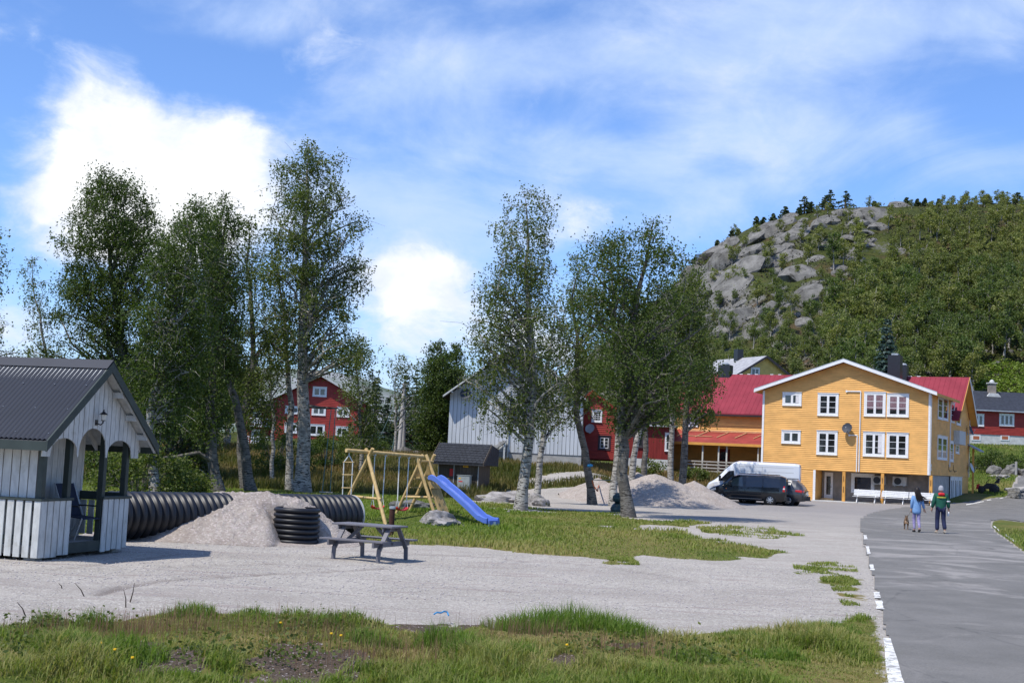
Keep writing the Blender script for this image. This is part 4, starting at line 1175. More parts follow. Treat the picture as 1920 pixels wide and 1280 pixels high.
MB().box(x0 - .12, x0 + .92, 2.9, 4.0, zrr + .952, zrr + 1.07).lathe([(.28, zrr + 1.07), (.3, zrr + 1.25), (.12, zrr + 1.45)], 12, Matrix.Translation((x0 + .4, 3.45, 0))).build('chimney_cap', 'pale_concrete', c_)
MB().prism([(x0 - .5, zrr - .75), (x0 + 1.3, zrr - .75), (x0 + .9, zrr - .3), (x0 - .1, zrr - .3)], 2.6, 3.0).build('flashing', 'pale_concrete', c_)
# ================================================================== trees
def bark(name, light, dark, marks, low=0.5):
    b = NB(name, 0.85, 0.2)
    co = b.coord('Object')
    n1 = b.noise(3.0, 4, .7, b.coord('Object', (1.2, 1.2, 6)))
    n2 = b.noise(1.6, 4, .65, co)
    col = b.mix(b.rng(b.noise(7, 3, .6, co), .3, .7), tuple(x * .78 for x in light), light)
    col = b.mix(b.rng(n1, marks, marks + .07), col, dark)
    col = b.mix(b.rng(n2, low, low + .12, 0, .85), col, tuple((a * .35 + c * .65) for a, c in zip(light, dark)))
    b.color(col).bump(n1, .6, .03)
    return b.m
bark('birch_bark', (0.42, 0.395, 0.35), (0.045, 0.04, 0.035), 0.50, 0.50)
bark('rough_bark', (0.19, 0.175, 0.15), (0.035, 0.030, 0.026), 0.50, 0.48)
bark('pine_bark', (0.16, 0.11, 0.08), (0.04, 0.03, 0.025), 0.5, 0.5)
leaf_mat('birch_leaves', (0.045, 0.075, 0.014), (0.105, 0.140, 0.028), (0.155, 0.165, 0.050))
leaf_mat('dark_leaves', (0.030, 0.056, 0.010), (0.072, 0.110, 0.020), (0.115, 0.140, 0.036))
leaf_mat('hill_leaves', (0.105, 0.135, 0.030), (0.225, 0.240, 0.065), (0.28, 0.26, 0.095), obvar=1.0)
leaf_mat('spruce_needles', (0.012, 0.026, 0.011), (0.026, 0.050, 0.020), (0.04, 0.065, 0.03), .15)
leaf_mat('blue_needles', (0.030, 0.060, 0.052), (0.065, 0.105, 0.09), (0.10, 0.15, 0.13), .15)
leaf_mat('pine_needles', (0.020, 0.038, 0.014), (0.045, 0.065, 0.022), (0.06, 0.08, 0.03), .15)

def leaf_quads(C, size, tone, rng, droop=0.0, flat=0.0):
    """C (n,3) centres; kite-shaped leaves turned at random"""
    n = len(C)
    d = rng.normal(size=(n, 3)); d[:, 2] = d[:, 2] * (1 - flat) - droop
    d /= np.linalg.norm(d, axis=1)[:, None] + 1e-9
    e = rng.normal(size=(n, 3)); e -= d * (e * d).sum(1)[:, None]
    e /= np.linalg.norm(e, axis=1)[:, None] + 1e-9
    s = (size * rng.uniform(.6, 1.3, n))[:, None] if np.ndim(size) == 0 else (size * rng.uniform(.6, 1.3, n))[:, None]
    V = np.empty((n, 4, 3))
    V[:, 0] = C - d * s * .5; V[:, 1] = C + e * s * .36; V[:, 2] = C + d * s * .55; V[:, 3] = C - e * s * .36
    FA = np.arange(n * 4).reshape(n, 4)
    T = np.repeat(tone, 4) if np.ndim(tone) else np.full(n * 4, tone)
    return V.reshape(-1, 3), FA, T

def crown_mesh(name, clumps, rads, n_per, size, mat, rng, strand=0.6, tone_bias=0.0, flat=0.55):
    Cs = []; Ts = []
    for c, r in zip(clumps, rads):
        n = int(n_per * 1.35 * (r / .8) ** 1.6 * rng.choice([.35, .8, 1.0, 1.3, 1.5]))
        tone = np.clip(rng.normal(.45 + tone_bias, .28), 0, 1)
        ns = int(n * strand)
        # hanging strands
        k = max(1, ns // 7)
        st = rng.normal(size=(k, 3)) * (r * .46, r * .46, r * .34) + c
        ln = rng.uniform(.25, 1.0, k) * r * .95
        t = rng.uniform(0, 1, (k, 7))
        P = st[:, None, :] + np.stack([rng.normal(0, .035, (k, 7)), rng.normal(0, .035, (k, 7)), -t * ln[:, None]], 2)
        Cs.append(P.reshape(-1, 3))
        q = rng.normal(size=(n - ns, 3)) * (r * .42, r * .42, r * .30) + c
        Cs.append(q); Ts.append(np.clip(np.full(k * 7 + n - ns, tone) + rng.normal(0, .12, k * 7 + n - ns), 0, 1))
    C = np.concatenate(Cs); T = np.concatenate(Ts)
    V, FA, T = leaf_quads(C, size, T, rng, .25, flat * .4)
    me = np_mesh(name, V, FA, mat); fattr(me, 'tone', T)
    return me

def limb_path(a, tgt, rng, k=5, lift=.25):
    """curved limb from a to target, rising first then arching over"""
    d = tgt - a; L = np.linalg.norm(d)
    pts = []
    side = rng.normal(size=3) * L * .06
    for i in range(k + 1):
        t = i / k
        p = a + d * t + np.array([0, 0, 1]) * L * lift * math.sin(math.pi * t) * .5 + side * math.sin(math.pi * t) + rng.normal(size=3) * L * .018 * (0 < i < k)
        pts.append(p)
    return pts

def tree(name, label, base, path, rows, cat='tree', group=None, nclump=60, per=170, size=.10, r0=.2, mat='birch_leaves', barkm='birch_bark', seed=1, rc=(.55, .95), strand=.6, inner=.35, depth_k=.85, tone=0.0, parent_name=None, twigs=5, low_limbs=()):
    """path: trunk points from the root up; rows: (z, x-centre, y-centre, radius) of the crown outline"""
    rng = np.random.default_rng(seed)
    root = empty(name, base, 0, label, cat, group)
    B = np.array(base)
    P = [np.array(p) - B for p in path]
    P[0][2] -= .15
    rows = sorted(((z - B[2], x - B[0], y - B[1], r) for z, x, y, r in rows))
    zs = [r[0] for r in rows]
    def env(z):
        return (np.interp(z, zs, [r[1] for r in rows]), np.interp(z, zs, [r[2] for r in rows]), np.interp(z, zs, [r[3] for r in rows]))
    # smooth trunk
    pz = [p[2] for p in P]
    top = zs[-1] - .3
    if pz[-1] < top - .5:
        c = env(top); P.append(np.array([c[0], c[1], top])); pz.append(top)
    n = 14; tz = np.linspace(pz[0], pz[-1], n)
    tx = np.interp(tz, pz, [p[0] for p in P]); ty = np.interp(tz, pz, [p[1] for p in P])
    tx[1:-1] = (tx[:-2] + 2 * tx[1:-1] + tx[2:]) / 4 + rng.normal(0, .05, n - 2) ; ty[1:-1] += rng.normal(0, .04, n - 2)
    H = tz[-1] - tz[0]
    tr = r0 * (1 - (tz - tz[0]) / H) ** .8 + .012
    tr[0] *= 1.35
    mb = MB()
    mb.tube([(tx[i], ty[i], tz[i]) for i in range(n)], list(tr), 9)
    def trunk_at(z): return np.array([np.interp(z, tz, tx), np.interp(z, tz, ty), z])
    def trad(z): return float(np.interp(z, tz, tr))
    # clump targets spread over the crown volume, outline weighted
    T = []; Rr = []
    tries = 0
    rmax = max(r[3] for r in rows)
    while len(T) < nclump and tries < nclump * 60:
        tries += 1
        z = rng.uniform(zs[0], zs[-1]); c = env(z)
        if rng.uniform() > (c[2] / rmax) ** 1.0 + .12: continue
        a = rng.uniform(0, 2 * math.pi); q = math.sqrt(rng.uniform(inner ** 2, 1))
        rr = min(rng.uniform(*rc), max(.35, c[2] * .8))
        R_ = max(.05, c[2] - rr * .55) * (1 + .28 * math.sin(a * 2 + z * 1.7 + seed) * math.sin(z * 1.1 + seed * 2.3) + rng.normal(0, .07))
        p = np.array([c[0] + R_ * q * math.cos(a), c[1] + R_ * q * math.sin(a) * depth_k, z])
        if T and min(np.linalg.norm((np.array(T) - p) * (1, 1, 1.25), axis=1)) < rr * .85: continue
        T.append(p); Rr.append(rr)
    # primary limbs to the outer clumps, secondary to the others
    T = [t for t in T]
    order = sorted(range(len(T)), key=lambda i: -np.linalg.norm(T[i][:2] - trunk_at(T[i][2])[:2]))
    npri = max(6, len(T) // 4)
    nodes = []
    for i in order[:npri]:
        p = T[i]; hd = np.linalg.norm(p[:2] - trunk_at(p[2])[:2])
        za = max(p[2] - hd * rng.uniform(.55, 1.1) - .2, zs[0] - .8 if zs[0] > 2 else zs[0] + .3, tz[0] + 1.2)
        za = min(za, tz[-1] - .4)
        a = trunk_at(za); pts = limb_path(a, p, rng, 6, .18)
        r_ = min(trad(za) * .55, .03 + .022 * hd)
        mb.tube(pts, [r_ * (1 - .8 * k / 6) + .006 for k in range(7)], 5, False)
        nodes += [(q, r_ * (1 - .8 * k / 6)) for k, q in enumerate(pts)][1:]
    for i in order[npri:]:
        p = T[i]
        cand = [(np.linalg.norm(p - q) + (2.5 if q[2] > p[2] else 0), q, r_) for q, r_ in nodes]
        tzc = max(p[2] - .8, tz[0] + 1); ta = trunk_at(min(tzc, tz[-1] - .3))
        cand.append((np.linalg.norm(p - ta) + .3, ta, trad(tzc) * .5))
        d, q, r_ = min(cand, key=lambda t: t[0])
        r_ = min(r_ * .7, .035) + .006
        pts = limb_path(q, p, rng, 4, .15)
        mb.tube(pts, [r_ * (1 - .8 * k / 4) + .004 for k in range(5)], 4, False)
        nodes += [(q2, r_ * (1 - .8 * k / 4)) for k, q2 in enumerate(pts)][2:]
    for p, r in zip(T, Rr):
        for _ in range(twigs):
            e = p + rng.normal(size=3) * (r * .6, r * .6, r * .35)
            mb.tube([p, (p + e) / 2 + (0, 0, r * .1), e - (0, 0, r * .15)], [.009, .007, .004], 3, False)
    for pts, r_ in low_limbs:
        pp = [np.array(q) - B for q in pts]
        mb.tube(pp, [r_ * (1 - .75 * k / (len(pp) - 1)) for k in range(len(pp))], 6)
    mb.build('trunk', barkm, root, 60)
    me = crown_mesh('crown', T, Rr, per, size, mat, rng, strand, tone)
    link('crown', me, root)
    return root

def px_tree(name, label, bpx, Y, trunk_px, rows_px, base_z=None, **k):
    """trunk and crown outline read off the photograph at distance Y"""
    b0 = at(bpx[0], bpx[1], Y)
    base = Vector((b0.x, Y, gz(b0.x, Y) if base_z is None else base_z))
    path = [(base.x, base.y, base.z)] + [tuple(at(x, y, Y)) for x, y in trunk_px]
    rows = []
    for y, xl, xr in rows_px:
        c = at((xl + xr) / 2, y, Y); w_ = (xr - xl) / 2 / F * Y
        rows.append((c.z, c.x, Y, w_))
    return tree(name, label, tuple(base), path, rows, **k)

GL = 'birch trees behind the playground'
px_tree('birch_tree', 'tallest birch with thick pale trunk left of the wooden swing set', (567, 924), 64, [(567, 850), (568, 700), (568, 560), (575, 420), (574, 300)],
        [(690, 520, 700), (640, 500, 708), (590, 490, 700), (540, 482, 690), (480, 484, 682), (430, 490, 684), (380, 492, 668), (330, 500, 664), (295, 520, 648), (268, 550, 600)], nclump=150, per=250, size=0.101, r0=.36, seed=11, group=GL, rc=(.55, 1.0), inner=.15)
px_tree('birch_tree', 'slim grey birch standing just left of the thick-trunked tallest birch', (544, 918), 66, [(540, 820), (545, 740), (537, 640), (528, 560)],
        [(690, 500, 560), (640, 480, 570), (580, 490, 560), (520, 490, 545), (480, 500, 530)], nclump=34, per=150, size=0.101, r0=.2, seed=12, group=GL)
px_tree('birch_tree', 'broad dark birch whose crown rises over the gazebo roof ridge', (238, 905), 70, [(236, 820), (228, 700), (222, 600), (205, 500), (200, 420), (190, 350)],
        [(740, 150, 300), (690, 100, 300), (630, 95, 310), (570, 98, 320), (500, 104, 325), (440, 116, 322), (390, 128, 318), (350, 148, 290), (326, 165, 235)], nclump=210, per=270, size=0.105, r0=.26, seed=13, mat='dark_leaves', barkm='rough_bark', group=GL, inner=.1, rc=(.6, 1.05))
px_tree('birch_tree', 'leaning birch with white bark behind the right end of the gazebo', (292, 928), 52, [(282, 850), (288, 780), (296, 700), (315, 620), (335, 560), (350, 500)],
        [(800, 270, 360), (700, 240, 400), (600, 250, 410), (500, 270, 410), (430, 300, 405), (375, 330, 400)], nclump=115, per=230, size=0.094, r0=.2, seed=14, mat='dark_leaves', group=GL, inner=.1)
px_tree('birch_tree', 'grey-barked birch with a long low limb behind the gravel heap', (412, 922), 60, [(398, 850), (392, 780), (398, 690), (405, 600), (415, 480), (425, 400)],
        [(820, 330, 420), (740, 340, 440), (640, 345, 460), (540, 352, 468), (460, 360, 468), (410, 370, 460), (368, 395, 445)], nclump=120, per=230, size=0.098, r0=.26, seed=15, barkm='rough_bark', mat='dark_leaves', group=GL, inner=.1,
        low_limbs=[([tuple(at(402, 868, 60)), tuple(at(372, 848, 59.5)), tuple(at(335, 855, 59)), tuple(at(300, 858, 59)), tuple(at(280, 845, 58.5))], .12), ([tuple(at(400, 900, 60)), tuple(at(375, 880, 59.7)), tuple(at(350, 900, 59.4))], .06)])
px_tree('birch_tree', 'dark birch leaning left with its foot beside the leaning pair', (472, 922), 62, [(458, 850), (448, 790), (430, 720), (412, 660), (396, 600), (385, 540)],
        [(700, 400, 470), (640, 380, 470), (570, 370, 460), (500, 375, 450), (450, 390, 430)], nclump=55, per=190, size=0.098, r0=.25, seed=16, barkm='rough_bark', group=GL, inner=.1)
px_tree('birch_tree', 'dark crooked birch with its trunk bending over left of the red lodge', (462, 922), 66, [(446, 860), (452, 800), (470, 740), (478, 640), (470, 560), (465, 480)],
        [(790, 430, 520), (720, 425, 540), (640, 430, 530), (560, 430, 520), (490, 430, 510), (440, 440, 490), (405, 455, 480)], nclump=75, per=190, size=0.098, r0=.22, seed=17, barkm='rough_bark', group=GL, inner=.1)
px_tree('birch_tree', 'thin straight birch in front of the red lodge balconies', (510, 905), 74, [(512, 840), (510, 760), (502, 680), (498, 600)],
        [(760, 480, 540), (700, 478, 545), (640, 480, 530), (580, 485, 520)], nclump=32, per=130, size=0.101, r0=.12, seed=18, group=GL)
px_tree('birch_tree', 'small drooping birch in front of the right end of the red lodge', (678, 895), 84, [(676, 840), (675, 760), (668, 690), (660, 640)],
        [(850, 640, 715), (790, 628, 725), (730, 632, 718), (680, 640, 712), (630, 650, 690)], nclump=55, per=170, size=0.117, r0=.14, seed=19, group=GL, tone=-.1)
px_tree('birch_tree', 'slender leaning sapling showing above the gazebo roof at the far left', (110, 900), 70, [(98, 760), (92, 680), (80, 620), (66, 560), (56, 520)],
        [(700, 60, 140), (650, 34, 122), (600, 36, 110), (550, 36, 96), (500, 36, 86), (488, 44, 76)], nclump=40, per=95, size=0.101, r0=.12, seed=20, group=GL, strand=.75)
px_tree('birch_tree', 'birch cut off by the left edge of the picture', (-70, 900), 62, [(-72, 760), (-75, 620), (-70, 500)],
        [(690, -150, 34), (620, -150, 32), (560, -160, 24), (500, -150, 10), (430, -130, 6), (400, -100, -20)], nclump=95, per=180, size=0.101, r0=.24, seed=21, group=GL)
px_tree('birch_tree', 'dark bushy birch filling the gap between the gazebo gable and grey-barked birch', (340, 905), 72, [(345, 800), (345, 700), (340, 600)],
        [(890, 270, 420), (820, 260, 430), (740, 270, 420), (660, 290, 400), (580, 300, 395), (520, 320, 380)], nclump=110, per=210, size=0.109, r0=.16, seed=22, mat='dark_leaves', barkm='rough_bark', group=GL, inner=.1, tone=-.15)
px_tree('birch_tree', 'low birch behind the gazebo porch opening', (215, 900), 60, [(212, 850), (208, 760)],
        [(900, 140, 290), (840, 130, 300), (780, 140, 290), (720, 160, 270), (680, 180, 240)], nclump=70, per=200, size=0.101, r0=.13, seed=23, mat='dark_leaves', barkm='rough_bark', group=GL, inner=.1, tone=.1)

px_tree('birch_tree', 'dark birch filling the middle of the left group between gazebo and tallest birch', (385, 905), 76, [(380, 800), (372, 700), (365, 600), (360, 500)],
        [(800, 240, 460), (720, 235, 470), (640, 240, 470), (560, 255, 465), (480, 270, 455), (420, 290, 440), (385, 320, 420)], nclump=130, per=230, size=.11, r0=.2, seed=24, mat='dark_leaves', barkm='rough_bark', group=GL, inner=.1)
GM = 'birch trees between the playground and the houses'
px_tree('birch_tree', 'tall white-barked birch in front of the grey barn', (976, 948), 56, [(985, 880), (993, 800), (1000, 740), (996, 640), (986, 560), (987, 450), (985, 370)],
        [(800, 905, 1040), (760, 880, 1060), (700, 866, 1068), (640, 868, 1060), (590, 872, 1050), (540, 886, 1050), (480, 910, 1052), (430, 922, 1056), (390, 930, 1052), (365, 955, 1030), (350, 975, 1010)], nclump=150, per=185, size=0.090, r0=.24, seed=31, group=GM, inner=.1, strand=.75, tone=.05)
px_tree('birch_tree', 'smaller curved birch right beside the tall white-barked birch', (1005, 918), 66, [(1012, 860), (1022, 800), (1026, 760), (1030, 700), (1035, 640)],
        [(800, 985, 1085), (750, 980, 1095), (690, 990, 1090), (620, 1000, 1080), (560, 1010, 1075)], nclump=55, per=140, size=0.101, r0=.17, seed=32, group=GM, strand=.7)
px_tree('birch_tree', 'birch leaning left with a blue rag tied round its trunk', (1112, 925), 68, [(1102, 870), (1088, 810), (1080, 770), (1082, 700), (1080, 620), (1070, 560)],
        [(770, 1030, 1130), (710, 1030, 1150), (650, 1030, 1160), (590, 1035, 1150), (530, 1045, 1140), (480, 1060, 1120)], nclump=55, per=170, size=0.101, r0=.21, seed=33, group=GM, barkm='rough_bark', inner=.1, tone=.05)
px_tree('birch_tree', 'dark stout birch with forked trunk before the gravel pile', (1180, 962), 54, [(1170, 900), (1163, 840), (1164, 780), (1168, 720), (1175, 650), (1200, 540), (1220, 440)],
        [(790, 1120, 1240), (740, 1078, 1340), (690, 1076, 1350), (640, 1105, 1305), (590, 1066, 1345), (540, 1095, 1285), (500, 1068, 1300), (460, 1090, 1268), (430, 1165, 1280), (396, 1198, 1258)], nclump=125, per=235, size=0.094, r0=.25, seed=34, group=GM, barkm='rough_bark', mat='dark_leaves', inner=.08, rc=(.6, 1.0), tone=.1)
px_tree('birch_tree', 'pale smooth birch trunk directly behind the dark stout birch', (1152, 912), 66, [(1156, 850), (1160, 790), (1158, 720), (1150, 640)],
        [(720, 1090, 1220), (660, 1080, 1220), (600, 1085, 1210), (540, 1095, 1200), (480, 1110, 1190), (440, 1125, 1170)], nclump=40, per=150, size=0.101, r0=.2, seed=35, group=GM, inner=.3)
px_tree('birch_tree', 'white birch leaning right in front of the red outbuilding foundation', (1183, 905), 74, [(1188, 860), (1196, 815), (1204, 770), (1212, 700)],
        [(740, 1170, 1260), (690, 1165, 1270), (630, 1170, 1270), (570, 1180, 1260)], nclump=42, per=170, size=0.109, r0=.2, seed=36, group=GM, inner=.1)
px_tree('birch_tree', 'grey birch in front of the dark red boards of the outbuilding', (1207, 900), 78, [(1211, 850), (1208, 800), (1205, 740), (1200, 680)],
        [(760, 1160, 1260), (690, 1160, 1260), (620, 1170, 1250)], nclump=30, per=150, size=0.109, r0=.2, seed=37, group=GM, barkm='rough_bark', inner=.1)
px_tree('birch_tree', 'pale birch at the left end of the red porch roof', (1256, 893), 82, [(1258, 840), (1259, 780), (1262, 700), (1268, 620)],
        [(775, 1215, 1310), (700, 1210, 1335), (640, 1215, 1340), (580, 1220, 1330), (520, 1230, 1300)], nclump=60, per=180, size=0.117, r0=.2, seed=38, group=GM, inner=.1, tone=.1)
px_tree('birch_tree', 'dark rightmost birch whose twigs hang before the yellow wing', (1278, 893), 80, [(1284, 840), (1289, 780), (1288, 720), (1292, 640), (1300, 570)],
        [(790, 1290, 1350), (740, 1262, 1352), (680, 1255, 1350), (620, 1252, 1345), (560, 1258, 1335), (510, 1268, 1320)], nclump=75, per=200, size=0.117, r0=.24, seed=39, group=GM, barkm='rough_bark', inner=.1, tone=.1)

GT = 'trees between the lodge and the barn'
px_tree('birch_tree', 'thin airy birch top beside the utility poles', (742, 850), 105, [(742, 780), (742, 720), (745, 680)],
        [(790, 728, 790), (740, 722, 790), (700, 724, 785), (662, 730, 770)], nclump=36, per=70, size=0.133, r0=.12, seed=41, group=GT, strand=.8)
px_tree('leafy_tree', 'dense dark tree just left of the grey barn', (820, 860), 118, [(822, 800), (820, 740), (818, 680)],
        [(850, 775, 850), (800, 772, 862), (750, 778, 875), (700, 786, 872), (665, 795, 850), (642, 805, 830)], nclump=120, per=210, size=0.156, r0=.28, seed=42, group=GT, mat='dark_leaves', barkm='rough_bark', rc=(.8, 1.3), inner=.1)
px_tree('leafy_tree', 'lighter bushy tree squeezed against the barn roof', (858, 850), 124, [(858, 790), (856, 720)],
        [(850, 825, 880), (790, 822, 885), (730, 828, 885), (680, 835, 880), (645, 845, 868)], nclump=80, per=200, size=0.156, r0=.25, seed=43, group=GT, mat='dark_leaves', barkm='rough_bark', rc=(.8, 1.2), inner=.1, tone=.25)

# -------- conifers
def conifer(name, label, base, H, R, mat, seed, cat='tree', group=None, whorls=26, lay=9, size=.22, barkm='pine_bark', per=26, low=.06):
    rng = np.random.default_rng(seed)
    root = empty(name, base, 0, label, cat, group)
    mb = MB(); mb.tube([(0, 0, -.3), (0, 0, H * .5), (0, 0, H)], [R * .09 + .05, R * .05 + .03, .015], 7)
    C = []; T = []
    for w_ in range(whorls):
        t = low + (1 - low) * (w_ + rng.uniform(0, .6)) / whorls
        z = H * t; L0 = R * (1 - t) ** .85 + .12
        for k in range(lay):
            a = rng.uniform(0, 2 * math.pi); L = L0 * rng.uniform(.72, 1.12)
            tip = np.array([math.cos(a) * L, math.sin(a) * L, z - L * .32 + L * .10]); b0 = np.array([0, 0, z])
            if k % 2 == 0: mb.tube([b0, (b0 + tip) / 2 - (0, 0, L * .05), tip], [.03, .018, .006], 3, False)
            n = max(5, int(per * L / R))
            s = rng.uniform(.12, 1, n) ** .8
            p = b0[None] + (tip - b0)[None] * s[:, None]
            w2 = (L * .16 * (1.1 - s) + .06)
            p[:, 0] += rng.normal(0, 1, n) * w2; p[:, 1] += rng.normal(0, 1, n) * w2; p[:, 2] += -abs(rng.normal(0, .07, n)) - L * .04 * np.sin(s * 3)
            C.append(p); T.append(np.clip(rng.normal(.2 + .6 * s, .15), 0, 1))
    mb.build('trunk', barkm, root, 60)
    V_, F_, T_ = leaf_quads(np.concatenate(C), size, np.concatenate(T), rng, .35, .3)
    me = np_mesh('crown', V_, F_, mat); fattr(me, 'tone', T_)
    link('crown', me, root)
    return root
def px_conifer(name, label, px, ytop, Y, R, mat, seed, zb=None, **k):
    p = at(px, ytop, Y); z = gz(p.x, Y) if zb is None else zb
    return conifer(name, label, (p.x, Y, z), p.z - z, R, mat, seed, **k)
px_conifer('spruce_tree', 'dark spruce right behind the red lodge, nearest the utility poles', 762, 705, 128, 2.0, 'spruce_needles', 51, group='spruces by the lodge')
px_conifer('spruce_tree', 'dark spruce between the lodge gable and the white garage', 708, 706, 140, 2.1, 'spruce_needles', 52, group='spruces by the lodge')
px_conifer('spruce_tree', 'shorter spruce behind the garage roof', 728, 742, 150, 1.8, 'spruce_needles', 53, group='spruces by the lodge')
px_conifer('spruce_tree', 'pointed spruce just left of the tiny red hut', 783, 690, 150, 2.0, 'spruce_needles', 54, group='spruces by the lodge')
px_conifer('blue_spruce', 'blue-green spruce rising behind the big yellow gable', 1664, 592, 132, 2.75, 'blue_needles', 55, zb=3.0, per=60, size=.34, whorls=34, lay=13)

# -------- bushes
def bush(label, p, R, H, seed, mat='dark_leaves', n=22, per=120, size=.11, group='bushes', name='bush'):
    rng = np.random.default_rng(seed)
    root = empty(name, p, 0, label, 'bush', group)
    T = []; 
    mb = MB()
    for k in range(n):
        a = rng.uniform(0, 6.28); q = math.sqrt(rng.uniform(0, 1)) * R; z = rng.uniform(.15, 1) * H * (1 - .45 * (q / R) ** 2)
        t = np.array([q * math.cos(a), q * math.sin(a), z]); T.append(t)
        mb.tube([(t[0] * .25, t[1] * .25, -.1), t * .6 + (0, 0, .1 * H), t], [.022, .015, .006], 4, False)
    mb.build('stem', 'rough_bark', root)
    link('crown', crown_mesh('crown', T, [rng.uniform(.3, .5) * min(1.4, max(.7, R)) for _ in T], per, size, mat, rng, .15, .2), root)
    return root
for lab, px, py, R, H, sd, m in (('green bush at the foot of the red lodge, left of the tallest birch', 520, 905, 2.2, 3.6, 61, 'dark_leaves'), ('bush between the tallest birch and the rope swing', 612, 905, 1.3, 2.4, 62, 'dark_leaves'),
        ('dark bush under the wooden swing beam', 700, 893, 1.6, 2.2, 63, 'dark_leaves'), ('dense bush behind the gazebo railing', 262, 930, 1.8, 2.4, 64, 'birch_leaves'),
        ('low bush between the shed and the poles', 776, 880, 2.0, 2.0, 65, 'dark_leaves'), ('bush left of the corrugated pipe end beneath the birches', 330, 925, 1.5, 1.6, 66, 'birch_leaves'),
        ('bush beneath the drooping birch near the garage', 650, 898, 1.8, 2.2, 67, 'dark_leaves')):
    g_ = G(px, py); bush(lab, tuple(g_), R, H, sd, m, n=30, per=190, size=.12)
for lab, x, y, R, H, sd in (('round green bush on the bank below the red cottage', 47.5, 131, 2.4, 1.9, 71), ('wide green bush right on the bank below the red cottage', 52.5, 134, 3.0, 1.8, 72), ('thin shrub beside the white foundation', 11.0, 106, 1.3, 1.6, 73), ('shrub growing by the deck steps', 14.9, 106, 1.0, 1.3, 74)):
    bush(lab, (x, y, gz(x, y) - .05), R, H, sd, 'dark_leaves' if R > 2 else 'birch_leaves', n=40 if R > 2 else 20, per=170, size=.16)

# ================================================================== hillside wood
def hillpos(px, py):
    d = px_dir(px, py); O = np.array([0, 0, CAM_H]); d = np.array(d) / d.y
    ys = np.arange(128, 420, 1.0)
    P = O[None] + d[None] * ys[:, None]
    h = np.maximum(hill_z(P[:, 0], P[:, 1]), ground_z(P[:, 0], P[:, 1]))
    k = np.argmax(P[:, 2] < h)
    if not (P[:, 2] < h).any(): return None
    return P[k, 0], P[k, 1], h[k]
def hz(x, y): return float(max(hill_z(np.array([x]), np.array([y]))[0], ground_z(np.array([x]), np.array([y]))[0]))
def proto_birch(k, H, R, per, nc, size=.30):
    rng = np.random.default_rng(300 + k)
    rows = [(H * .34, 0, 0, R * .55), (H * .5, 0, 0, R), (H * .7, 0, 0, R * .95), (H * .9, 0, 0, R * .65), (H, 0, 0, .4)]
    lean = rng.normal(0, .35, 2)
    r = tree('hillside_birch', 'one of the many small birches crowding the wooded hillside', (0, 0, 0), [(0, 0, 0), (lean[0] * .3, lean[1] * .3, H * .3), (lean[0], lean[1], H * .7)], rows, group='birches on the hillside', nclump=nc, per=per, size=size, r0=.16, mat='hill_leaves', seed=300 + k, rc=(.7, 1.15), strand=.35, inner=.1, twigs=1)
    return r
protos = [proto_birch(k, 7.0 + .5 * (k % 4), 2.0 + .3 * (k % 3), 60, 22) for k in range(7)]
rng = np.random.default_rng(99)
spots = []
def rocky(px, py):
    """bare part of the hill: upper left face"""
    return (px < 1430 and py < 700) or (px < 1560 and py < 650) or (py < 520 and px < 1740)
tries = 0
while len(spots) < 430 and tries < 9000:
    tries += 1
    px = rng.uniform(1080, 1960); py = rng.uniform(350, 745)
    if px > 1830 and py > 690 and py < 760: continue
    if rocky(px, py) and rng.uniform() > (.07 if py > 430 else .03): continue
    if px > 1790 and py > 655 and rng.uniform() < .8: continue
    h = hillpos(px, py)
    if h is None or h[1] > 345: continue
    if any((h[0] - s[0]) ** 2 + (h[1] - s[1]) ** 2 < 9 for s in spots): continue
    if h[1] < 136 and h[0] > 44: continue
    spots.append(h)
spots.sort(key=lambda s: s[1])
used = 0
meadow = []
while len(meadow) < 46:
    y = rng.uniform(84, 120) if len(meadow) < 30 else rng.uniform(120, 175); x = (rng.uniform(-.31, -.20) if y < 120 else rng.uniform(-.42, -.13)) * y
    if -.20 < x / y < -.125: continue
    meadow.append((x, y, gz(x, y)))
spots = spots[:254] + [None] * 0 + spots[254:]
for i, (x, y, z) in enumerate(spots[:254]):
    if i < len(protos): o = protos[i]
    else: o = dup(protos[rng.integers(len(protos))])
    o.location = (x, y, z - .15); s = rng.uniform(.75, 1.2) * (.8 if y > 240 else 1.0) * (.6 if x / y < .24 and y > 170 else 1.0)
    o.scale = (s * rng.uniform(.9, 1.15), s * rng.uniform(.9, 1.15), s); o.rotation_euler = (0, 0, rng.uniform(0, 6.28))
for x, y, z in meadow:
    o = dup(protos[rng.integers(len(protos))])
    o.location = (x, y, z - .15); s = rng.uniform(.7, 1.1); o.scale = (s, s, s); o.rotation_euler = (0, 0, rng.uniform(0, 6.28))
    o['label'] = 'low birch in the thicket beyond the meadow, behind the left tree group'; o['group'] = 'thicket beyond the left meadow'
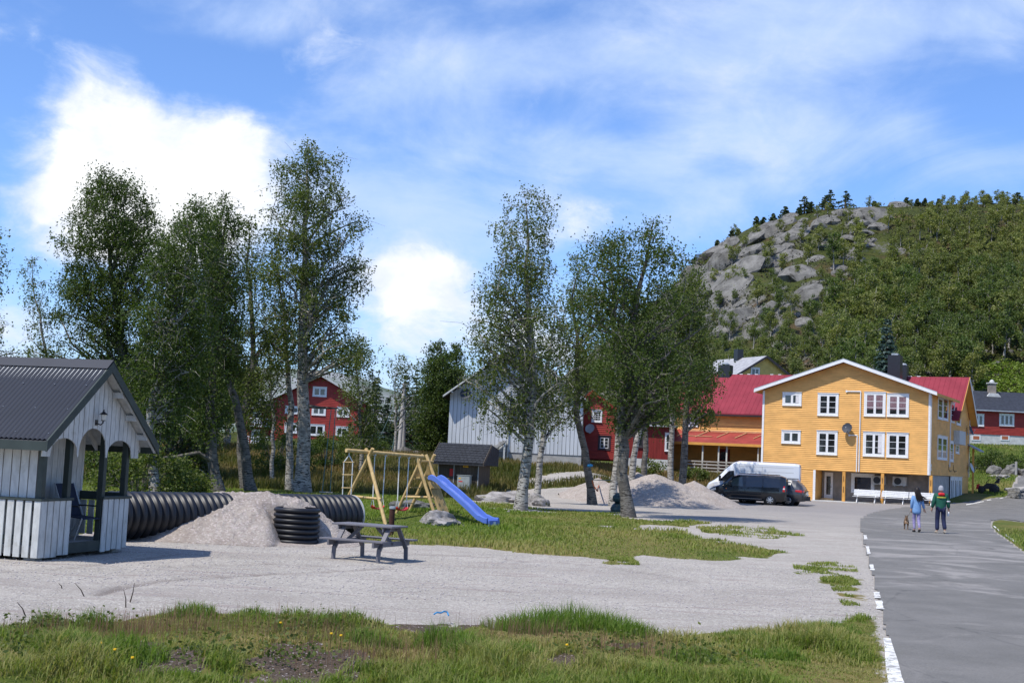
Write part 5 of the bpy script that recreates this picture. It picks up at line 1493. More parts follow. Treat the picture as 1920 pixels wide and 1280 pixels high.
# the remaining, farthest ones read as one wood
src = []
for p in protos[:3]:
    c = [ch for ch in p.children if ch.name.startswith('crown')][0].data; t = [ch for ch in p.children if ch.name.startswith('trunk')][0].data
    cv = np.empty(len(c.vertices) * 3, np.float32); c.vertices.foreach_get('co', cv); cv = cv.reshape(-1, 4, 3)[::3] * 1.0
    src.append(cv)
VV = []; TT = []
trunks = MB()
for (x, y, z) in spots[254:]:
    cv = src[rng.integers(3)]; s = rng.uniform(.55, .9) * (.62 if y > 285 else 1); a = rng.uniform(0, 6.28); R2 = np.array([[math.cos(a), -math.sin(a), 0], [math.sin(a), math.cos(a), 0], [0, 0, 1]])
    ctr = cv.mean(1, keepdims=True); cc_ = (ctr + (cv - ctr) * 1.5) * s
    VV.append((cc_.reshape(-1, 3) @ R2.T + (x, y, z - .1)))
    TT.append(np.full(len(cv) * 4, np.clip(rng.normal(.3, .25), 0, 1)))
    trunks.tube([(x, y, z - .3), (x + rng.normal(0, .2), y, z + 3.2 * s), (x + rng.normal(0, .4), y, z + 5.5 * s)], [.1, .07, .02], 4, False)
VV = np.concatenate(VV); TT = np.concatenate(TT)
me = np_mesh('far_wood', VV, np.arange(len(VV)).reshape(-1, 4), 'hill_leaves'); fattr(me, 'tone', TT)
wood = props(link('far_wood', me), 'far birches high on the hillside that read as one wood', 'wood', kind='stuff')
fw_ = trunks.build('far_trunks', 'birch_bark', wood, kind='stuff')
# ridge pines, one by one against the sky
for i, (px, py, H) in enumerate(((1508, 373, 6.0), (1521, 372, 5.0), (1548, 366, 7.2), (1556, 365, 6.2), (1585, 363, 6.2), (1472, 386, 4.6), (1450, 391, 3.2), (1418, 404, 3.4), (1432, 398, 3.0), (1345, 440, 3.6), (1372, 424, 3.2), (1302, 466, 3.4), (1385, 417, 2.6), (1640, 357, 3.0), (1700, 352, 3.4), (1720, 350, 3.0), (1734, 350, 3.8), (1760, 349, 3.2), (1851, 346, 4.4), (1908, 344, 4.8), (1880, 346, 3.0), (1500, 378, 4.0))):
    h = None
    for dy in range(0, 60, 3):
        h = hillpos(px, py + 4 + dy)
        if h: break
    if h is None: continue
    conifer('ridge_pine', 'small dark pine standing on the skyline of the hill', (h[0], h[1], h[2] - .4), H * rng.uniform(.55, .95), H * rng.uniform(.35, .6), 'pine_needles', 400 + i, group='pines on the hill skyline', whorls=8, lay=6, size=.55, per=16, low=.25)

# rock slabs bared on the hill
def rock_mesh(name, seed, mat, flat=.55, sub=3, sharp=.35):
    rng_ = np.random.default_rng(seed)
    bm = bmesh.new(); bmesh.ops.create_icosphere(bm, subdivisions=sub, radius=1.0)
    dirs = rng_.normal(size=(9, 3)); dirs /= np.linalg.norm(dirs, axis=1)[:, None]; ds = rng_.uniform(.62, .9, 9)
    off = rng_.uniform(0, 50)
    for v_ in bm.verts:
        p = np.array(v_.co)
        for d, q in zip(dirs, ds):
            s = p.dot(d)
            if s > q: p = p - d * (s - q) * .9
        n_ = float(fbm(np.array([p[0] * 1.7 + off]), np.array([p[1] * 1.7 + p[2] * 2.1]), 4, seed)[0])
        p = p * (1 + .10 * n_ * sharp / .35)
        v_.co = (p[0], p[1], p[2] * flat)
    me = bpy.data.meshes.new(name); bm.to_mesh(me); bm.free()
    me.polygons.foreach_set('use_smooth', [True] * len(me.polygons)); me.set_sharp_from_angle(angle=math.radians(28))
    me.materials.append(MATS[mat]); return me
b = NB('rock_material', 0.92, 0.15)
co = b.coord('Object')
r1 = b.noise(2.2, 6, .72, co); r2 = b.noise(1.1, 4, .6, b.coord('Object', (1, 1, 3)))
col = b.mix(b.rng(r1, .3, .7), (0.085, 0.082, 0.075), (0.215, 0.207, 0.19))
col = b.mix(b.rng(r2, .55, .72, 0, .8), col, (0.075, 0.072, 0.068))
col = b.mix(b.rng(b.noise(5, 3, .6, co), .62, .7, 0, .6), col, (0.12, 0.13, 0.06))
ck = b.voro(1.5, b.coord('Object', (1, 1, .7), (.4, .3, .2)), 'DISTANCE_TO_EDGE')
ck = b.math('ADD', ck, b.math('MULTIPLY', b.math('SUBTRACT', b.noise(2.2, 5, .7, co), .5), .42))
col = b.mix(b.rng(ck, -.02, .035, .75, 0), col, (0.045, 0.042, 0.036))
b.color(col).bump(r1, .9, .15)
b = NB('pale_rock', 0.9, 0.15)
co = b.coord('Object')
r1 = b.noise(2.6, 6, .75, co)
col = b.mix(b.rng(r1, .32, .68), (0.15, 0.14, 0.13), (0.40, 0.375, 0.36))
col = b.mix(b.rng(b.noise(1.6, 4, .7, co), .56, .66, 0, .9), col, (0.10, 0.105, 0.04))
b.color(col).bump(r1, .9, .12)
slabs = [rock_mesh('rock_slab', 500 + k, 'rock_material', (.6, .5, .7, .45, .6, .55)[k], 2, .5) for k in range(6)]
manual = [(1465, 425, 52, 26, .5), (1500, 432, 34, 26, .5), (1440, 440, 60, 22, .5), (1405, 455, 50, 26, .6), (1535, 432, 34, 34, 0), (1630, 410, 68, 34, .1), (1610, 425, 30, 18, .1), (1480, 448, 70, 22, .35), (1355, 500, 60, 40, .7), (1385, 520, 90, 44, .75), (1340, 540, 70, 40, .75), (1365, 560, 95, 40, .8), (1420, 500, 46, 30, .4), (1330, 515, 50, 30, .7), (1450, 480, 46, 22, .4), (1475, 490, 60, 20, .5), (1500, 520, 70, 36, .1), (1385, 605, 66, 46, .2), (1360, 625, 40, 22, .1), (1448, 590, 46, 46, .3), (1515, 570, 70, 40, .6), (1545, 560, 40, 28, .3), (1340, 480, 60, 26, .5), (1390, 435, 40, 16, .4), (1425, 420, 34, 14, .5), (1480, 408, 30, 14, .2), (1445, 405, 26, 10, .4), (1615, 372, 50, 10, 0), (1665, 376, 40, 14, 0), (1735, 360, 46, 14, 0), (1745, 372, 34, 12, 0), (1690, 388, 50, 8, 0), (1560, 420, 30, 14, 0), (1580, 400, 34, 10, .2), (1650, 430, 40, 20, 0), (1690, 475, 30, 12, 0), (1735, 480, 26, 14, 0), (1310, 480, 40, 20, .6), (1300, 520, 40, 30, .7), (1300, 555, 40, 30, .4), (1620, 440, 50, 16, 0), (1600, 450, 34, 12, 0), (1410, 475, 40, 20, .5), (1475, 470, 40, 18, .5), (1370, 460, 34, 16, .5), (1500, 610, 40, 24, .3), (1430, 625, 30, 20, 0), (1340, 600, 30, 26, .2), (1860, 620, 20, 14, 0), (1870, 690, 24, 16, 0)]
rng = np.random.default_rng(77)
for k in range(110):
    manual.append((rng.uniform(1300, 1640), rng.uniform(390, 620), rng.uniform(10, 32), rng.uniform(6, 18), rng.uniform(0, .6)))
for k in range(25): manual.append((rng.uniform(1700, 1915), rng.uniform(560, 735), rng.uniform(7, 15), rng.uniform(5, 9), 0))
for k, (px, py, w_, h_, tilt) in enumerate(manual):
    h = hillpos(px, py)
    if h is None: continue
    o = link('rock_slab', slabs[k % 6], hill)
    sc = h[1] / F
    o.location = (h[0], h[1] + h_ * sc * .2, h[2] + .0)
    o.rotation_euler = (rng.uniform(-.2, .2) + .5, -tilt, rng.uniform(-.5, .5))
    o.scale = (w_ * sc * .72, max(w_, h_) * sc * .5, h_ * sc * 1.15)

# old timber snow fence on the left shoulder of the hill
hf = hillpos(1334, 496)
if hf:
    hf = Vector((hf[0], hf[1] - 1.5, hf[2] + 1.6))
    sf_ = empty('snow_fence', hf, math.radians(20), 'row of dark timber barrier panels high on the left shoulder of the hill', 'fence')
    for k in range(4):
        x0 = -4.2 + k * 2.05; z0 = -1.1 + k * .42
        pn = MB().beam((x0, 0, z0 - 1.6), (x0 + .15, .5, z0 + 1.0), .14, .14).build('panel_post', 'brown_paint', sf_)
        for q in range(5):
            MB().beam((x0 - .1, .1 * q, z0 - .4 + q * .32), (x0 + 2.0, .1 * q, z0 + .02 + q * .32), .06, .22).build('slat', 'brown_paint', pn)

# heather, juniper and fern cover of the hill: far too many to count
n = 70000
pxs = rng.uniform(1060, 1950, 4200); pys = rng.uniform(345, 745, 4200)
cl = []
for a_, b_ in zip(pxs, pys):
    rk = rocky(a_, b_)
    if rk and float(vnoise(a_ * .03, b_ * .06, 5)) < .50: continue
    h = hillpos(a_, b_)
    if h is None or h[1] > 345 or h[1] < 136: continue
    cl.append(h)
cl = np.array(cl)
reps = 12
C = np.repeat(cl, reps, 0); sc = C[:, 1] / 200
C = C + rng.normal(size=C.shape) * np.stack([.9 * sc, 1.2 * sc, .28 * sc], 1)
C[:, 2] = np.maximum(hill_z(C[:, 0], C[:, 1]), ground_z(C[:, 0], C[:, 1])) + np.abs(rng.normal(0, .45, len(C))) * sc
Vq, Fq, Tq = leaf_quads(C, .42, np.clip(np.repeat(rng.uniform(0, 1, len(cl)), reps), 0, 1), rng, 0, .3)
b = leaf_mat('heath_leaves', (0.016, 0.022, 0.008), (0.045, 0.050, 0.016), (0.070, 0.050, 0.028), .15)
me = np_mesh('undergrowth', Vq, Fq, 'heath_leaves'); fattr(me, 'tone', Tq)
props(link('undergrowth', me), 'heather, juniper and fern covering the hillside between the rocks', 'undergrowth', kind='stuff')
# bright ferns above the red cottage
cl = []
for k in range(260):
    h = hillpos(rng.uniform(1795, 1925), rng.uniform(690, 742))
    if h: cl.append(h)
if cl:
    C = np.repeat(np.array(cl), 22, 0) + rng.normal(size=(len(cl) * 22, 3)) * (.6, .8, .05)
    C[:, 2] = np.maximum(hill_z(C[:, 0], C[:, 1]), ground_z(C[:, 0], C[:, 1])) + np.abs(rng.normal(0, .4, len(C)))
    leaf_mat('fern_leaves', (0.09, 0.15, 0.02), (0.17, 0.24, 0.03), (0.22, 0.27, 0.05), .3)
    Vq, Fq, Tq = leaf_quads(C, .40, np.repeat(rng.uniform(0, 1, len(cl)), 22), rng, 0, .3)
    me = np_mesh('ferns', Vq, Fq, 'fern_leaves'); fattr(me, 'tone', Tq)
    props(link('ferns', me), 'bright green ferns on the bank above the red cottage', 'ferns', kind='stuff')
# ================================================================== gazebo hut (left)
gc = gnd(68, 1052); ge = gnd(234, 1034)
GA = math.atan2(ge.y - gc.y, ge.x - gc.x); GW = (ge - gc).length
# local frame: x along the gable from the near corner to the far corner, -y outward (towards the yard), +y into the hut
gaz = empty('garden_hut', (gc.x, gc.y, 0), GA, 'white boarded garden hut with an arched porch front and dark corrugated roof', 'hut')
RZ = 1.03; BE = 2.04; BR = 3.50; HL = 6.5
# note: with this frame the hut body extends to local +y (left and away); the yard side wall is the plane x = 0
def bx(x0, x1, y0, y1, z0, z1, name, mat, parent=gaz, bev=0): return MB().box(x0, x1, y0, y1, z0, z1).build(name, mat, parent, bevel=bev)
bx(.02, GW - .02, .03, HL, .10, .26, 'floor', 'grey_wood')
bx(.0, GW, -.0, .028, .08, .27, 'floor_beam', 'green_black_paint')
for y in (.1, 1.2, 3.5, 6): 
    for x in (.1, GW - .3): bx(x, x + .22, y, y + .22, -.1, .10, 'footing', 'concrete')
# side wall x=0 (faces the camera): boards in the shade of the eave, rail, pickets below
n = 0; y = .17
while y < HL:
    bx(.07, .09 + random.uniform(-.002, .002), y, y + .152, .27, BE + .1, 'wall_board', 'old_white_paint'); y += .172
bx(.092, .12, .14, HL, .27, BE + .1, 'inner_lining', 'brown_concrete_and_shade')
bx(-.045, .06, -.04, HL, RZ, RZ + .045, 'rail', 'green_black_paint', bev=.004)
bx(.0, .05, .15, HL, .35, .43, 'rail_beam', 'green_black_paint'); bx(.0, .05, .15, HL, .85, .93, 'rail_beam', 'green_black_paint')
y = -.02; k = 0
while y < HL:
    h0 = .05 + random.uniform(-.015, .02)
    bx(-.028 + random.uniform(-.003, .003), -.003, y, y + .128, h0, RZ - .004, 'picket', 'old_white_paint', bev=.003); y += .178 + random.uniform(-.006, .006)
# front (gable side, y = 0): posts, rail, pickets left and right of the entrance
posts = [.03, .82, GW - .94, GW - .14]
for i, x in enumerate(posts): bx(x, x + .11, .02, .13, .1, 2.35, 'corner_post' if i in (0, 3) else 'porch_post', 'green_black_paint', bev=.004)
bx(-.04, .95, -.05, .055, RZ, RZ + .045, 'rail', 'green_black_paint', bev=.004); bx(GW - .97, GW + .04, -.05, .055, RZ, RZ + .045, 'rail', 'green_black_paint', bev=.004)
for a0 in (.0, GW - .93):
    for k in range(5 if a0 == 0 else 5):
        x = a0 + k * .187
        bx(x, x + .155, -.03 + random.uniform(-.003, .003), -.004, .06 + random.uniform(-.015, .03), RZ - .004, 'picket', 'old_white_paint', bev=.003)
# far side (x = GW): posts and rail, open above
for y in (1.45,): bx(GW - .13, GW - .02, y, y + .11, .1, 2.2, 'corner_post', 'green_black_paint')
bx(GW - .10, GW - .02, .13, 1.6, RZ - .06, RZ + .10, 'rail', 'green_black_paint')
for k in range(8): bx(GW - .05, GW - .025, .2 + k * .17, .32 + k * .17, .3, RZ - .07, 'picket', 'old_white_paint')
# back wall of the porch with the door; body of the hut behind
PD = 1.0
x = .13
while x < GW - .05:
    x2 = min(x + .168, GW - .02)
    if not (.45 < x < 1.25): bx(x, x2 - .012, PD, PD + .022, .26, 2.5, 'wall_board', 'old_white_paint')
    x += .168
bx(.10, GW - .02, PD + .024, PD + .06, .26, 2.5, 'inner_lining', 'brown_concrete_and_shade')
dr = bx(.47, 1.28, PD - .01, PD + .023, .27, 2.25, 'door', 'old_white_paint')
for k in range(1, 6): bx(.47 + k * .135 - .004, .47 + k * .135 + .004, PD - .012, PD - .008, .30, 2.2, 'groove', 'brown_concrete_and_shade', dr)
hn = bx(1.16, 1.21, PD - .03, PD - .0121, 1.15, 1.40, 'handle_plate', 'galvanised', dr)
MB().tube([(1.185, PD - .05, 1.33), (1.08, PD - .06, 1.33)], .012, 6).build('handle', 'galvanised', dr)
bx(GW - .04, GW - .01, PD + .06, HL, .26, 2.1, 'far_wall', 'old_white_paint')
# gable boards with the three-arched lower edge
arch = [(.10, .93, 2.13), (.98, GW - 1.02, 2.33), (GW - .97, GW - .10, 2.13)]
def gbot(x):
    for a, c, top in arch:
        if a <= x <= c:
            t = (x - (a + c) / 2) / ((c - a) / 2); return 1.82 + (top - 1.82) * math.sqrt(max(0, 1 - t * t)) ** .8
    return 1.80
gx0_, gx1_ = -.16, GW + .16
mid = GW / 2; gs = (BR - BE) / (mid + .42)
def gtop(x): return BR - .06 - abs(x - mid) * gs
nb = 21; bw_ = (gx1_ - gx0_) / nb
for k in range(nb):
    a = gx0_ + k * bw_ + .010; c = a + bw_ - .020
    m_ = 6; low = [(a + (c - a) * i / m_, gbot(a + (c - a) * i / m_)) for i in range(m_ + 1)]
    up_ = [(c, gtop(c)), (a, gtop(a))] if not a < mid < c else [(c, gtop(c)), (mid, gtop(mid)), (a, gtop(a))]
    MB().prism(low + up_, -.052 + (k % 2) * .004, -.030).build('gable_board', 'old_white_paint', gaz)
MB().prism([(gx0_ + .02, gtop(gx0_) - .16), (mid, 2.6), (gx1_ - .02, gtop(gx1_) - .16), (gx1_ - .02, gtop(gx1_) - .01), (mid, gtop(mid) - .01), (gx0_ + .02, gtop(gx0_) - .01)], -.029, .0).build('gable_lining', 'brown_concrete_and_shade', gaz)
# roof: corrugated sheet each side, ridge cap, barge boards, fascia
def roofside(s):
    mb = MB(); y0, y1 = -.30, HL + .3; pitch_ = .092
    n_ = int((y1 - y0) / pitch_) * 4
    e = mid + .42; ze = BR - e * gs
    top = []; bot = []; 
    for i in range(n_ + 1):
        y = y0 + (y1 - y0) * i / n_; r_ = (0, .016, .028, .016)[i % 4]
        top.append((mid, y, BR + .04 + r_)); bot.append((mid + s * e, y, ze + .04 + r_))
    mb.add(top + bot, [(i, i + 1, n_ + 2 + i, n_ + 1 + i) for i in range(n_)])
    mb.add([(p[0], p[1], p[2] - .02) for p in (top[0], top[-1], bot[-1], bot[0])], [(0, 1, 2, 3)])
    r = mb.build('roof_sheet', 'blue_black_sheet', gaz)
    for row in (.06, .36, .67):
        for k in range(0, n_ // 4, 7):
            y = y0 + (k + .5 + row) * pitch_; 
            if y > y1: continue
            p = Vector((mid + s * e * (1 - row), y, BR + .04 + .034 - e * gs * (1 - row)))
            if s < 0: MB().lathe([(.012, 0), (.010, .007)], 6, Matrix.Translation(p)).build('screw', 'galvanised', r)
    MB().prism([(mid, BR - .13), (mid + s * (e + .03), ze - .13 - .03 * gs), (mid + s * (e + .03), ze + .055 - .03 * gs), (mid, BR + .055)], y0 - .035, y0 - .004).build('barge_board', 'green_black_paint', gaz)
    MB().box(min(mid + s * e, mid + s * (e + .03)), max(mid + s * e, mid + s * (e + .03)), y0 - .003, y1, ze - .14, ze + .02).build('fascia', 'green_black_paint', gaz)
    MB().prism([(mid + s * .05, BR - .02), (mid + s * e, ze - .02), (mid + s * e, ze + .01), (mid + s * .05, BR + .01)], y0, y1).build('roof_deck', 'old_white_paint', gaz)
    for y in (-.28, 0.06) + tuple(.9 * k + 1 for k in range(6)):
        MB().prism([(mid + s * .1, BR - .14), (mid + s * e, ze - .13), (mid + s * e, ze - .022), (mid + s * .1, BR - .03)], y, y + .05).build('rafter', 'old_white_paint', gaz)
    for t in (.35, .68, .97): # purlin ends under the overhang
        p = Vector((mid + s * (mid + .13) * t, 0, BR - (mid + .13) * t * gs))
        MB().box(p.x - .04, p.x + .04, -.27, -.055, p.z - .15, p.z - .045).build('purlin_end', 'old_white_paint', gaz)
for s in (-1, 1): roofside(s)
MB().prism([(mid - .20, BR + .085 - .2 * gs), (mid, BR + .10), (mid + .20, BR + .085 - .2 * gs), (mid, BR + .075)], -.33, HL + .3).build('ridge_cap', 'blue_black_sheet', gaz)
# lantern on the gable
lan = empty('wall_lantern', wpos(gaz.location, GA, mid + .02, -.055, 2.46), GA, 'small black wall lantern on the white gable above the middle arch', 'lantern')
MB().box(-.04, .04, -.015, 0, -.07, .03).build('wall_plate', 'black_metal', lan)
MB().tube([(0, -.01, -.03), (0, -.09, -.06), (0, -.14, -.02), (0, -.14, .03)], .012, 6).build('arm', 'black_metal', lan)
b = NB('lamp_glass', .15, .6); b.color((0.55, 0.55, 0.5))
MB().lathe([(.035, .03), (.055, .13)], 6, Matrix.Translation((0, -.14, 0))).build('glass', 'lamp_glass', lan)
MB().lathe([(.04, .015), (.04, .03)], 6, Matrix.Translation((0, -.14, 0))).build('holder', 'black_metal', lan)
MB().lathe([(.085, .131), (.03, .175), (.012, .19), (.012, .225)], 6, Matrix.Translation((0, -.14, 0))).build('cap', 'black_metal', lan)
# folding chair in the porch
simple('navy_canvas', (0.018, 0.026, 0.05), .8, .2, 8)
ch_ = empty('folding_chair', gnd(160, 1013, .26) + Vector((-.30, .10, 0)), -.35, 'dark blue folding camping chair with metal tube legs standing in the hut porch', 'chair')
M_ = MB()
MB().prism([(-.02, .44), (.46, .40), (.46, .415), (-.02, .455)], -.25, .25).build('seat', 'navy_canvas', ch_)
MB().prism([(-.02, .44), (-.24, 1.02), (-.225, 1.03), (-.0, .45)], -.25, .25).build('backrest', 'navy_canvas', ch_)
for s in (-.27, .27):
    MB().tube([(.05, s, .0), (.28, s, .02), (.42, s, .42)], .013, 6).build('leg', 'galvanised', ch_)
    MB().tube([(-.28, s, .0), (.02, s, .45), (-.25, s, 1.04)], .013, 6).build('leg', 'galvanised', ch_)
    MB().box(-.12, .34, s - .02, s + .02, .62, .645).build('armrest', 'black_metal', ch_)

# ================================================================== corrugated pipes and gravel heaps
simple('black_plastic', (0.011, 0.012, 0.016), .45, .15, 4, spec=.4)
b = NB('heap_gravel', .95, .1)
co = b.coord('Object')
g1 = b.noise(5, 6, .75, co); g2 = b.voro(26, co, 'F1', 'Color'); sp = b.N.new('ShaderNodeSeparateColor'); b.L.new(g2, sp.inputs[0])
col = b.mix(b.rng(b.noise(1.3, 4, .6, co), .35, .65), (0.37, 0.325, 0.280), (0.45, 0.405, 0.355))
col = b.mix(b.rng(sp.outputs[0], 0, 1, 0, .55, False), col, (0.235, 0.185, 0.17))
col = b.mix(b.rng(sp.outputs[1], .75, 1, 0, .6), col, (0.62, 0.54, 0.51))
b.color(col).bump(b.math('ADD', g1, b.noise(30, 3, .7, co)), .9, .05)
def pipe_prof(L, R, n, a=.055):
    """ribs: rounded crests with narrow valleys"""
    out = []; p = L / n
    for k in range(n):
        for t, h in ((0, 0), (.10, .25), (.22, .85), (.36, 1), (.60, 1), (.74, .85), (.88, .25)): out.append((R - a + a * h, (k + t) * p))
    out.append((R - a, L)); return out
pa = gnd(237, 1012); pb = gnd(657, 1006)
pd_ = (pb - pa); pa2 = pa - pd_.normalized() * .5; PL = (pb - pa2).length; pan = math.atan2(pd_.y, pd_.x)
pipe = empty('corrugated_pipe', (pa2.x, pa2.y, 0), pan, 'long black corrugated culvert pipe lying behind the gravel heap', 'pipe')
PR = .52
MB().lathe(pipe_prof(PL - .03, PR, 38, .06), 40, Matrix.Translation((0, 0, PR + .01)), 'X', cap=False).build('shell', 'black_plastic', pipe, 50)
mb = MB().lathe([(PR - .07, 0), (PR - .07, PL)], 40, Matrix.Translation((0, 0, PR + .01)), 'X', cap=False); mb.build('liner', 'black_plastic', pipe, 50)
MB().lathe([(PR - .07, PL - .03), (PR - .01, PL - .03), (PR - .01, PL), (PR - .07, PL), (PR - .07, PL - .03)], 40, Matrix.Translation((0, 0, PR + .01)), 'X', cap=False).build('rim', 'dish_pale', pipe, 30)
p2 = gnd(549, 1020)
ring = empty('pipe_section', (p2.x, p2.y + .35, 0), -.12, 'short upright cut-off piece of black corrugated pipe sunk in the gravel', 'pipe')
MB().lathe([(r_, z_ - .12) for r_, z_ in pipe_prof(.93, .525, 8, .05)], 40, None, 'Z', cap=False).build('shell', 'black_plastic', ring, 50)
MB().lathe([(.455, .81), (.455, .0)], 40, None, 'Z', cap=False).build('liner', 'black_plastic', ring, 50)
def heap(name, label, c, fn, x0, x1, y0, y1, nx, ny, rough, seed, mat='heap_gravel'):
    xs = np.linspace(x0, x1, nx); ys = np.linspace(y0, y1, ny); X, Y = np.meshgrid(xs, ys)
    h = fn(X, Y)
    h = h + rough * fbm(X * 2.2, Y * 2.2, 5, seed, .6) * np.clip(h * 2, 0, 1) + rough * .35 * np.abs(fbm(X * 9, Y * 9, 2, seed + 3)) * np.clip(h * 3, 0, 1)
    h = np.where(h <= 0.003, -.12, h)
    gzv = ground_z((X + c[0]).ravel(), (Y + c[1]).ravel()).reshape(X.shape)
    V_ = np.stack([X.ravel(), Y.ravel(), (h + gzv).ravel()], 1)
    i, j = np.meshgrid(np.arange(ny - 1), np.arange(nx - 1), indexing='ij'); a = (i * nx + j).ravel()
    o = link(name, np_mesh(name, V_, np.stack([a, a + 1, a + nx + 1, a + nx], 1), mat, True)); o.location = (c[0], c[1], 0)
    return props(o, label, 'gravel heap')
# near heap: long crest from behind the upright ring towards the left
h1 = gnd(400, 1012)
k_ = h1.y / F
def heap1(X, Y):
    crest_x = np.array([-2.9, -2.2, -1.3, -.45, -.1, .25, .8, 1.3, 1.75, 2.2, 2.75, 3.3]); crest_z = np.array([0, .22, .62, .94, 1.02, 1.05, 1.06, 1.04, .98, .74, .34, 0])
    cz = np.interp(X, crest_x, crest_z)
    yc = .62 + .16 * X
    d = (Y - yc); wfr = 1.3 + cz * .75; wbk = .7 + cz * .35
    t = np.where(d < 0, -d / wfr, d / wbk)
    return cz * 1.03 * np.clip(1 - t, 0, 1) ** 0.95 + np.where(cz > .01, -.002, -.1)
def heap1b(X, Y):
    h = heap1(X, Y)
    # the upright ring stands clear of the heap in front
    rx, ry = p2.x - h1.x, p2.y + .35 - h1.y
    back = 4.0 * np.clip(Y - ry - .1, 0, 9); left = 1.5 * np.clip(rx - X - .25, 0, 9) + .5 * np.clip(rx - X - .30, 0, 9) * np.clip(ry + .3 - Y, 0, 2)
    right = .35 * np.clip(X - rx - .5, 0, 9)
    lim = .05 + back + left + right; kk = 7.0
    return np.where(h > .02, -np.log(np.exp(-kk * h) + np.exp(-kk * np.minimum(lim, 3))) / kk, h)
heap('gravel_heap', 'large pinkish gravel heap partly burying the long black pipe beside the hut', (h1.x, h1.y), heap1b, -3.4, 3.8, -2.4, 2.6, 200, 150, .10, 5)
h2 = gnd(1238, 948)
def heap2(X, Y):
    t = np.hypot((X + .0) / 4.7, Y / 4.0)
    main = 1.72 * (1 - t)
    m2 = 1.15 * (1 - np.hypot((X + 3.0) / 2.6, (Y - 1.5) / 2.6)); m3 = 1.35 * (1 - np.hypot((X - 2.2) / 3.0, (Y - .3) / 3.2)); m4 = 1.62 * (1 - np.hypot((X + .9) / 3.6, (Y - .8) / 3.3))
    return np.maximum.reduce([main * .97, m2, m3, m4]) - .02 
heap('gravel_heap', 'wide pale gravel heap in front of the parked vans', (h2.x, h2.y + 3.0), heap2, -5.2, 5.6, -4.4, 4.6, 170, 120, .07, 8)

# ================================================================== picnic table
simple('table_grey', (0.14, 0.135, 0.15), .55, .15, 5, stretch=(1, 6, 6), spec=.35)
tA = gnd(622, 1049); tB = gnd(737, 1057)
ta = math.atan2(tB.y - tA.y, tB.x - tA.x)
tcn = gnd(690, 1048)
tab = empty('picnic_table', (tcn.x, tcn.y, 0), math.radians(-24), 'grey-stained wooden picnic table with attached benches on the gravel', 'table')
tab.scale = (.92, .92, .95)
for k in range(5): MB().box(-.75, .75, -.36 + k * .146, -.36 + k * .146 + .138, .70, .735).build('table_plank', 'table_grey', tab, bevel=.004)
for s in (-1, 1):
    for k in range(2): 
        y0 = s * .66 - .13 + k * .135
        MB().box(-.78, .78, y0, y0 + .128, .405, .44).build('bench_plank', 'table_grey', tab, bevel=.004)
for x in (-.55, .55):
    MB().box(x - .022, x + .022, -.80, .80, .30, .404).build('cross_beam', 'table_grey', tab)
    MB().box(x - .05, x - .023, -.34, .34, .61, .699).build('top_batten', 'table_grey', tab)
    for s in (-1, 1):
        MB().beam((x + .044, s * .20, .69), (x + .044, s * .60, .24), .04, .10, (1, 0, 0)).beam((x + .044, s * .60, .27), (x + .044, s * .62, .0), .04, .085, (1, 0, 0)).build('leg', 'table_grey', tab)
    MB().beam((x - .04 * (1 if x < 0 else -1), 0, .34), (x * .32, 0, .69), .07, .04, (0, 1, 0)).build('brace', 'table_grey', tab)

# ================================================================== wooden swing set with slide
b = NB('swing_wood', .6, .3)
co = b.coord('Object')
col = b.mix(b.rng(b.noise(4, 4, .6, b.coord('Object', (3, 3, 1))), .3, .7), (0.40, 0.27, 0.11), (0.56, 0.40, 0.18))
col = b.mix(b.rng(b.noise(22, 2, .6, co), .62, .72, 0, .5), col, (0.22, 0.13, 0.05)); b.color(col)
simple('white_rope', (0.62, 0.62, 0.60), .9, .15, 20)
simple('red_plastic', (0.62, 0.035, 0.025), .35, .05, 5, spec=.5)
simple('blue_plastic', (0.085, 0.155, 0.47), .32, .10, 2, spec=.5)
simple('rust', (0.055, 0.022, 0.016), .8, .3, 6)
YBM = 41.5
beamL = at(649, 844, 40.9); beamR = at(793, 856, 43.2)
set_o = Vector((beamL.x, beamL.y, 0))
sw = empty('swing_set', set_o, 0, 'wooden play frame with two red swings, rope ladder, climbing tower and blue slide', 'swing set')
def L(p): return Vector(p) - set_o
MB().tube([L(beamL), L(beamR)], .062, 12).build('beam', 'swing_wood', sw, 40)
def gsnap(px, py, Y, bury=.05):
    p = at(px, py, Y); return Vector((p.x, p.y, gz(p.x, p.y) - bury))
bd = (beamR - beamL).normalized()
def onb(px): # point of the beam above a photo column
    t0, t1 = 0., 1.
    for _ in range(30):
        t = (t0 + t1) / 2; p = beamL.lerp(beamR, t); v_ = p - Vector((0, 0, CAM_H)); x = v_.dot(CR) / v_.dot(fw) * F + CX
        if x < px: t0 = t
        else: t1 = t
    return p
side = Vector((bd.y, -bd.x, 0)).normalized()        # towards the viewer
def pole(name, a, c, r=.05, mat='swing_wood', par=sw): return MB().tube([L(a), L(c)], r, 10).build(name, mat, par, 40)
def plank(name, a, c, w_, h_, mat='swing_wood', up=(0, 0, 1), par=sw): return MB().beam(L(a), L(c), w_, h_, up).build(name, mat, par)
aT = onb(690)
f1 = gsnap(724, 980, 40.3); f2 = gsnap(632, 965, 42.6)
pole('leg', f1, aT + side * -.10 + Vector((0, 0, .10)), .058); pole('leg', f2, aT + side * .22 + Vector((0, 0, .12)), .055)
mA = f1.lerp(aT, .36); mB_ = f2.lerp(aT, .36); pole('cross_bar', mA + (mA - mB_) * .06, mB_, .042)
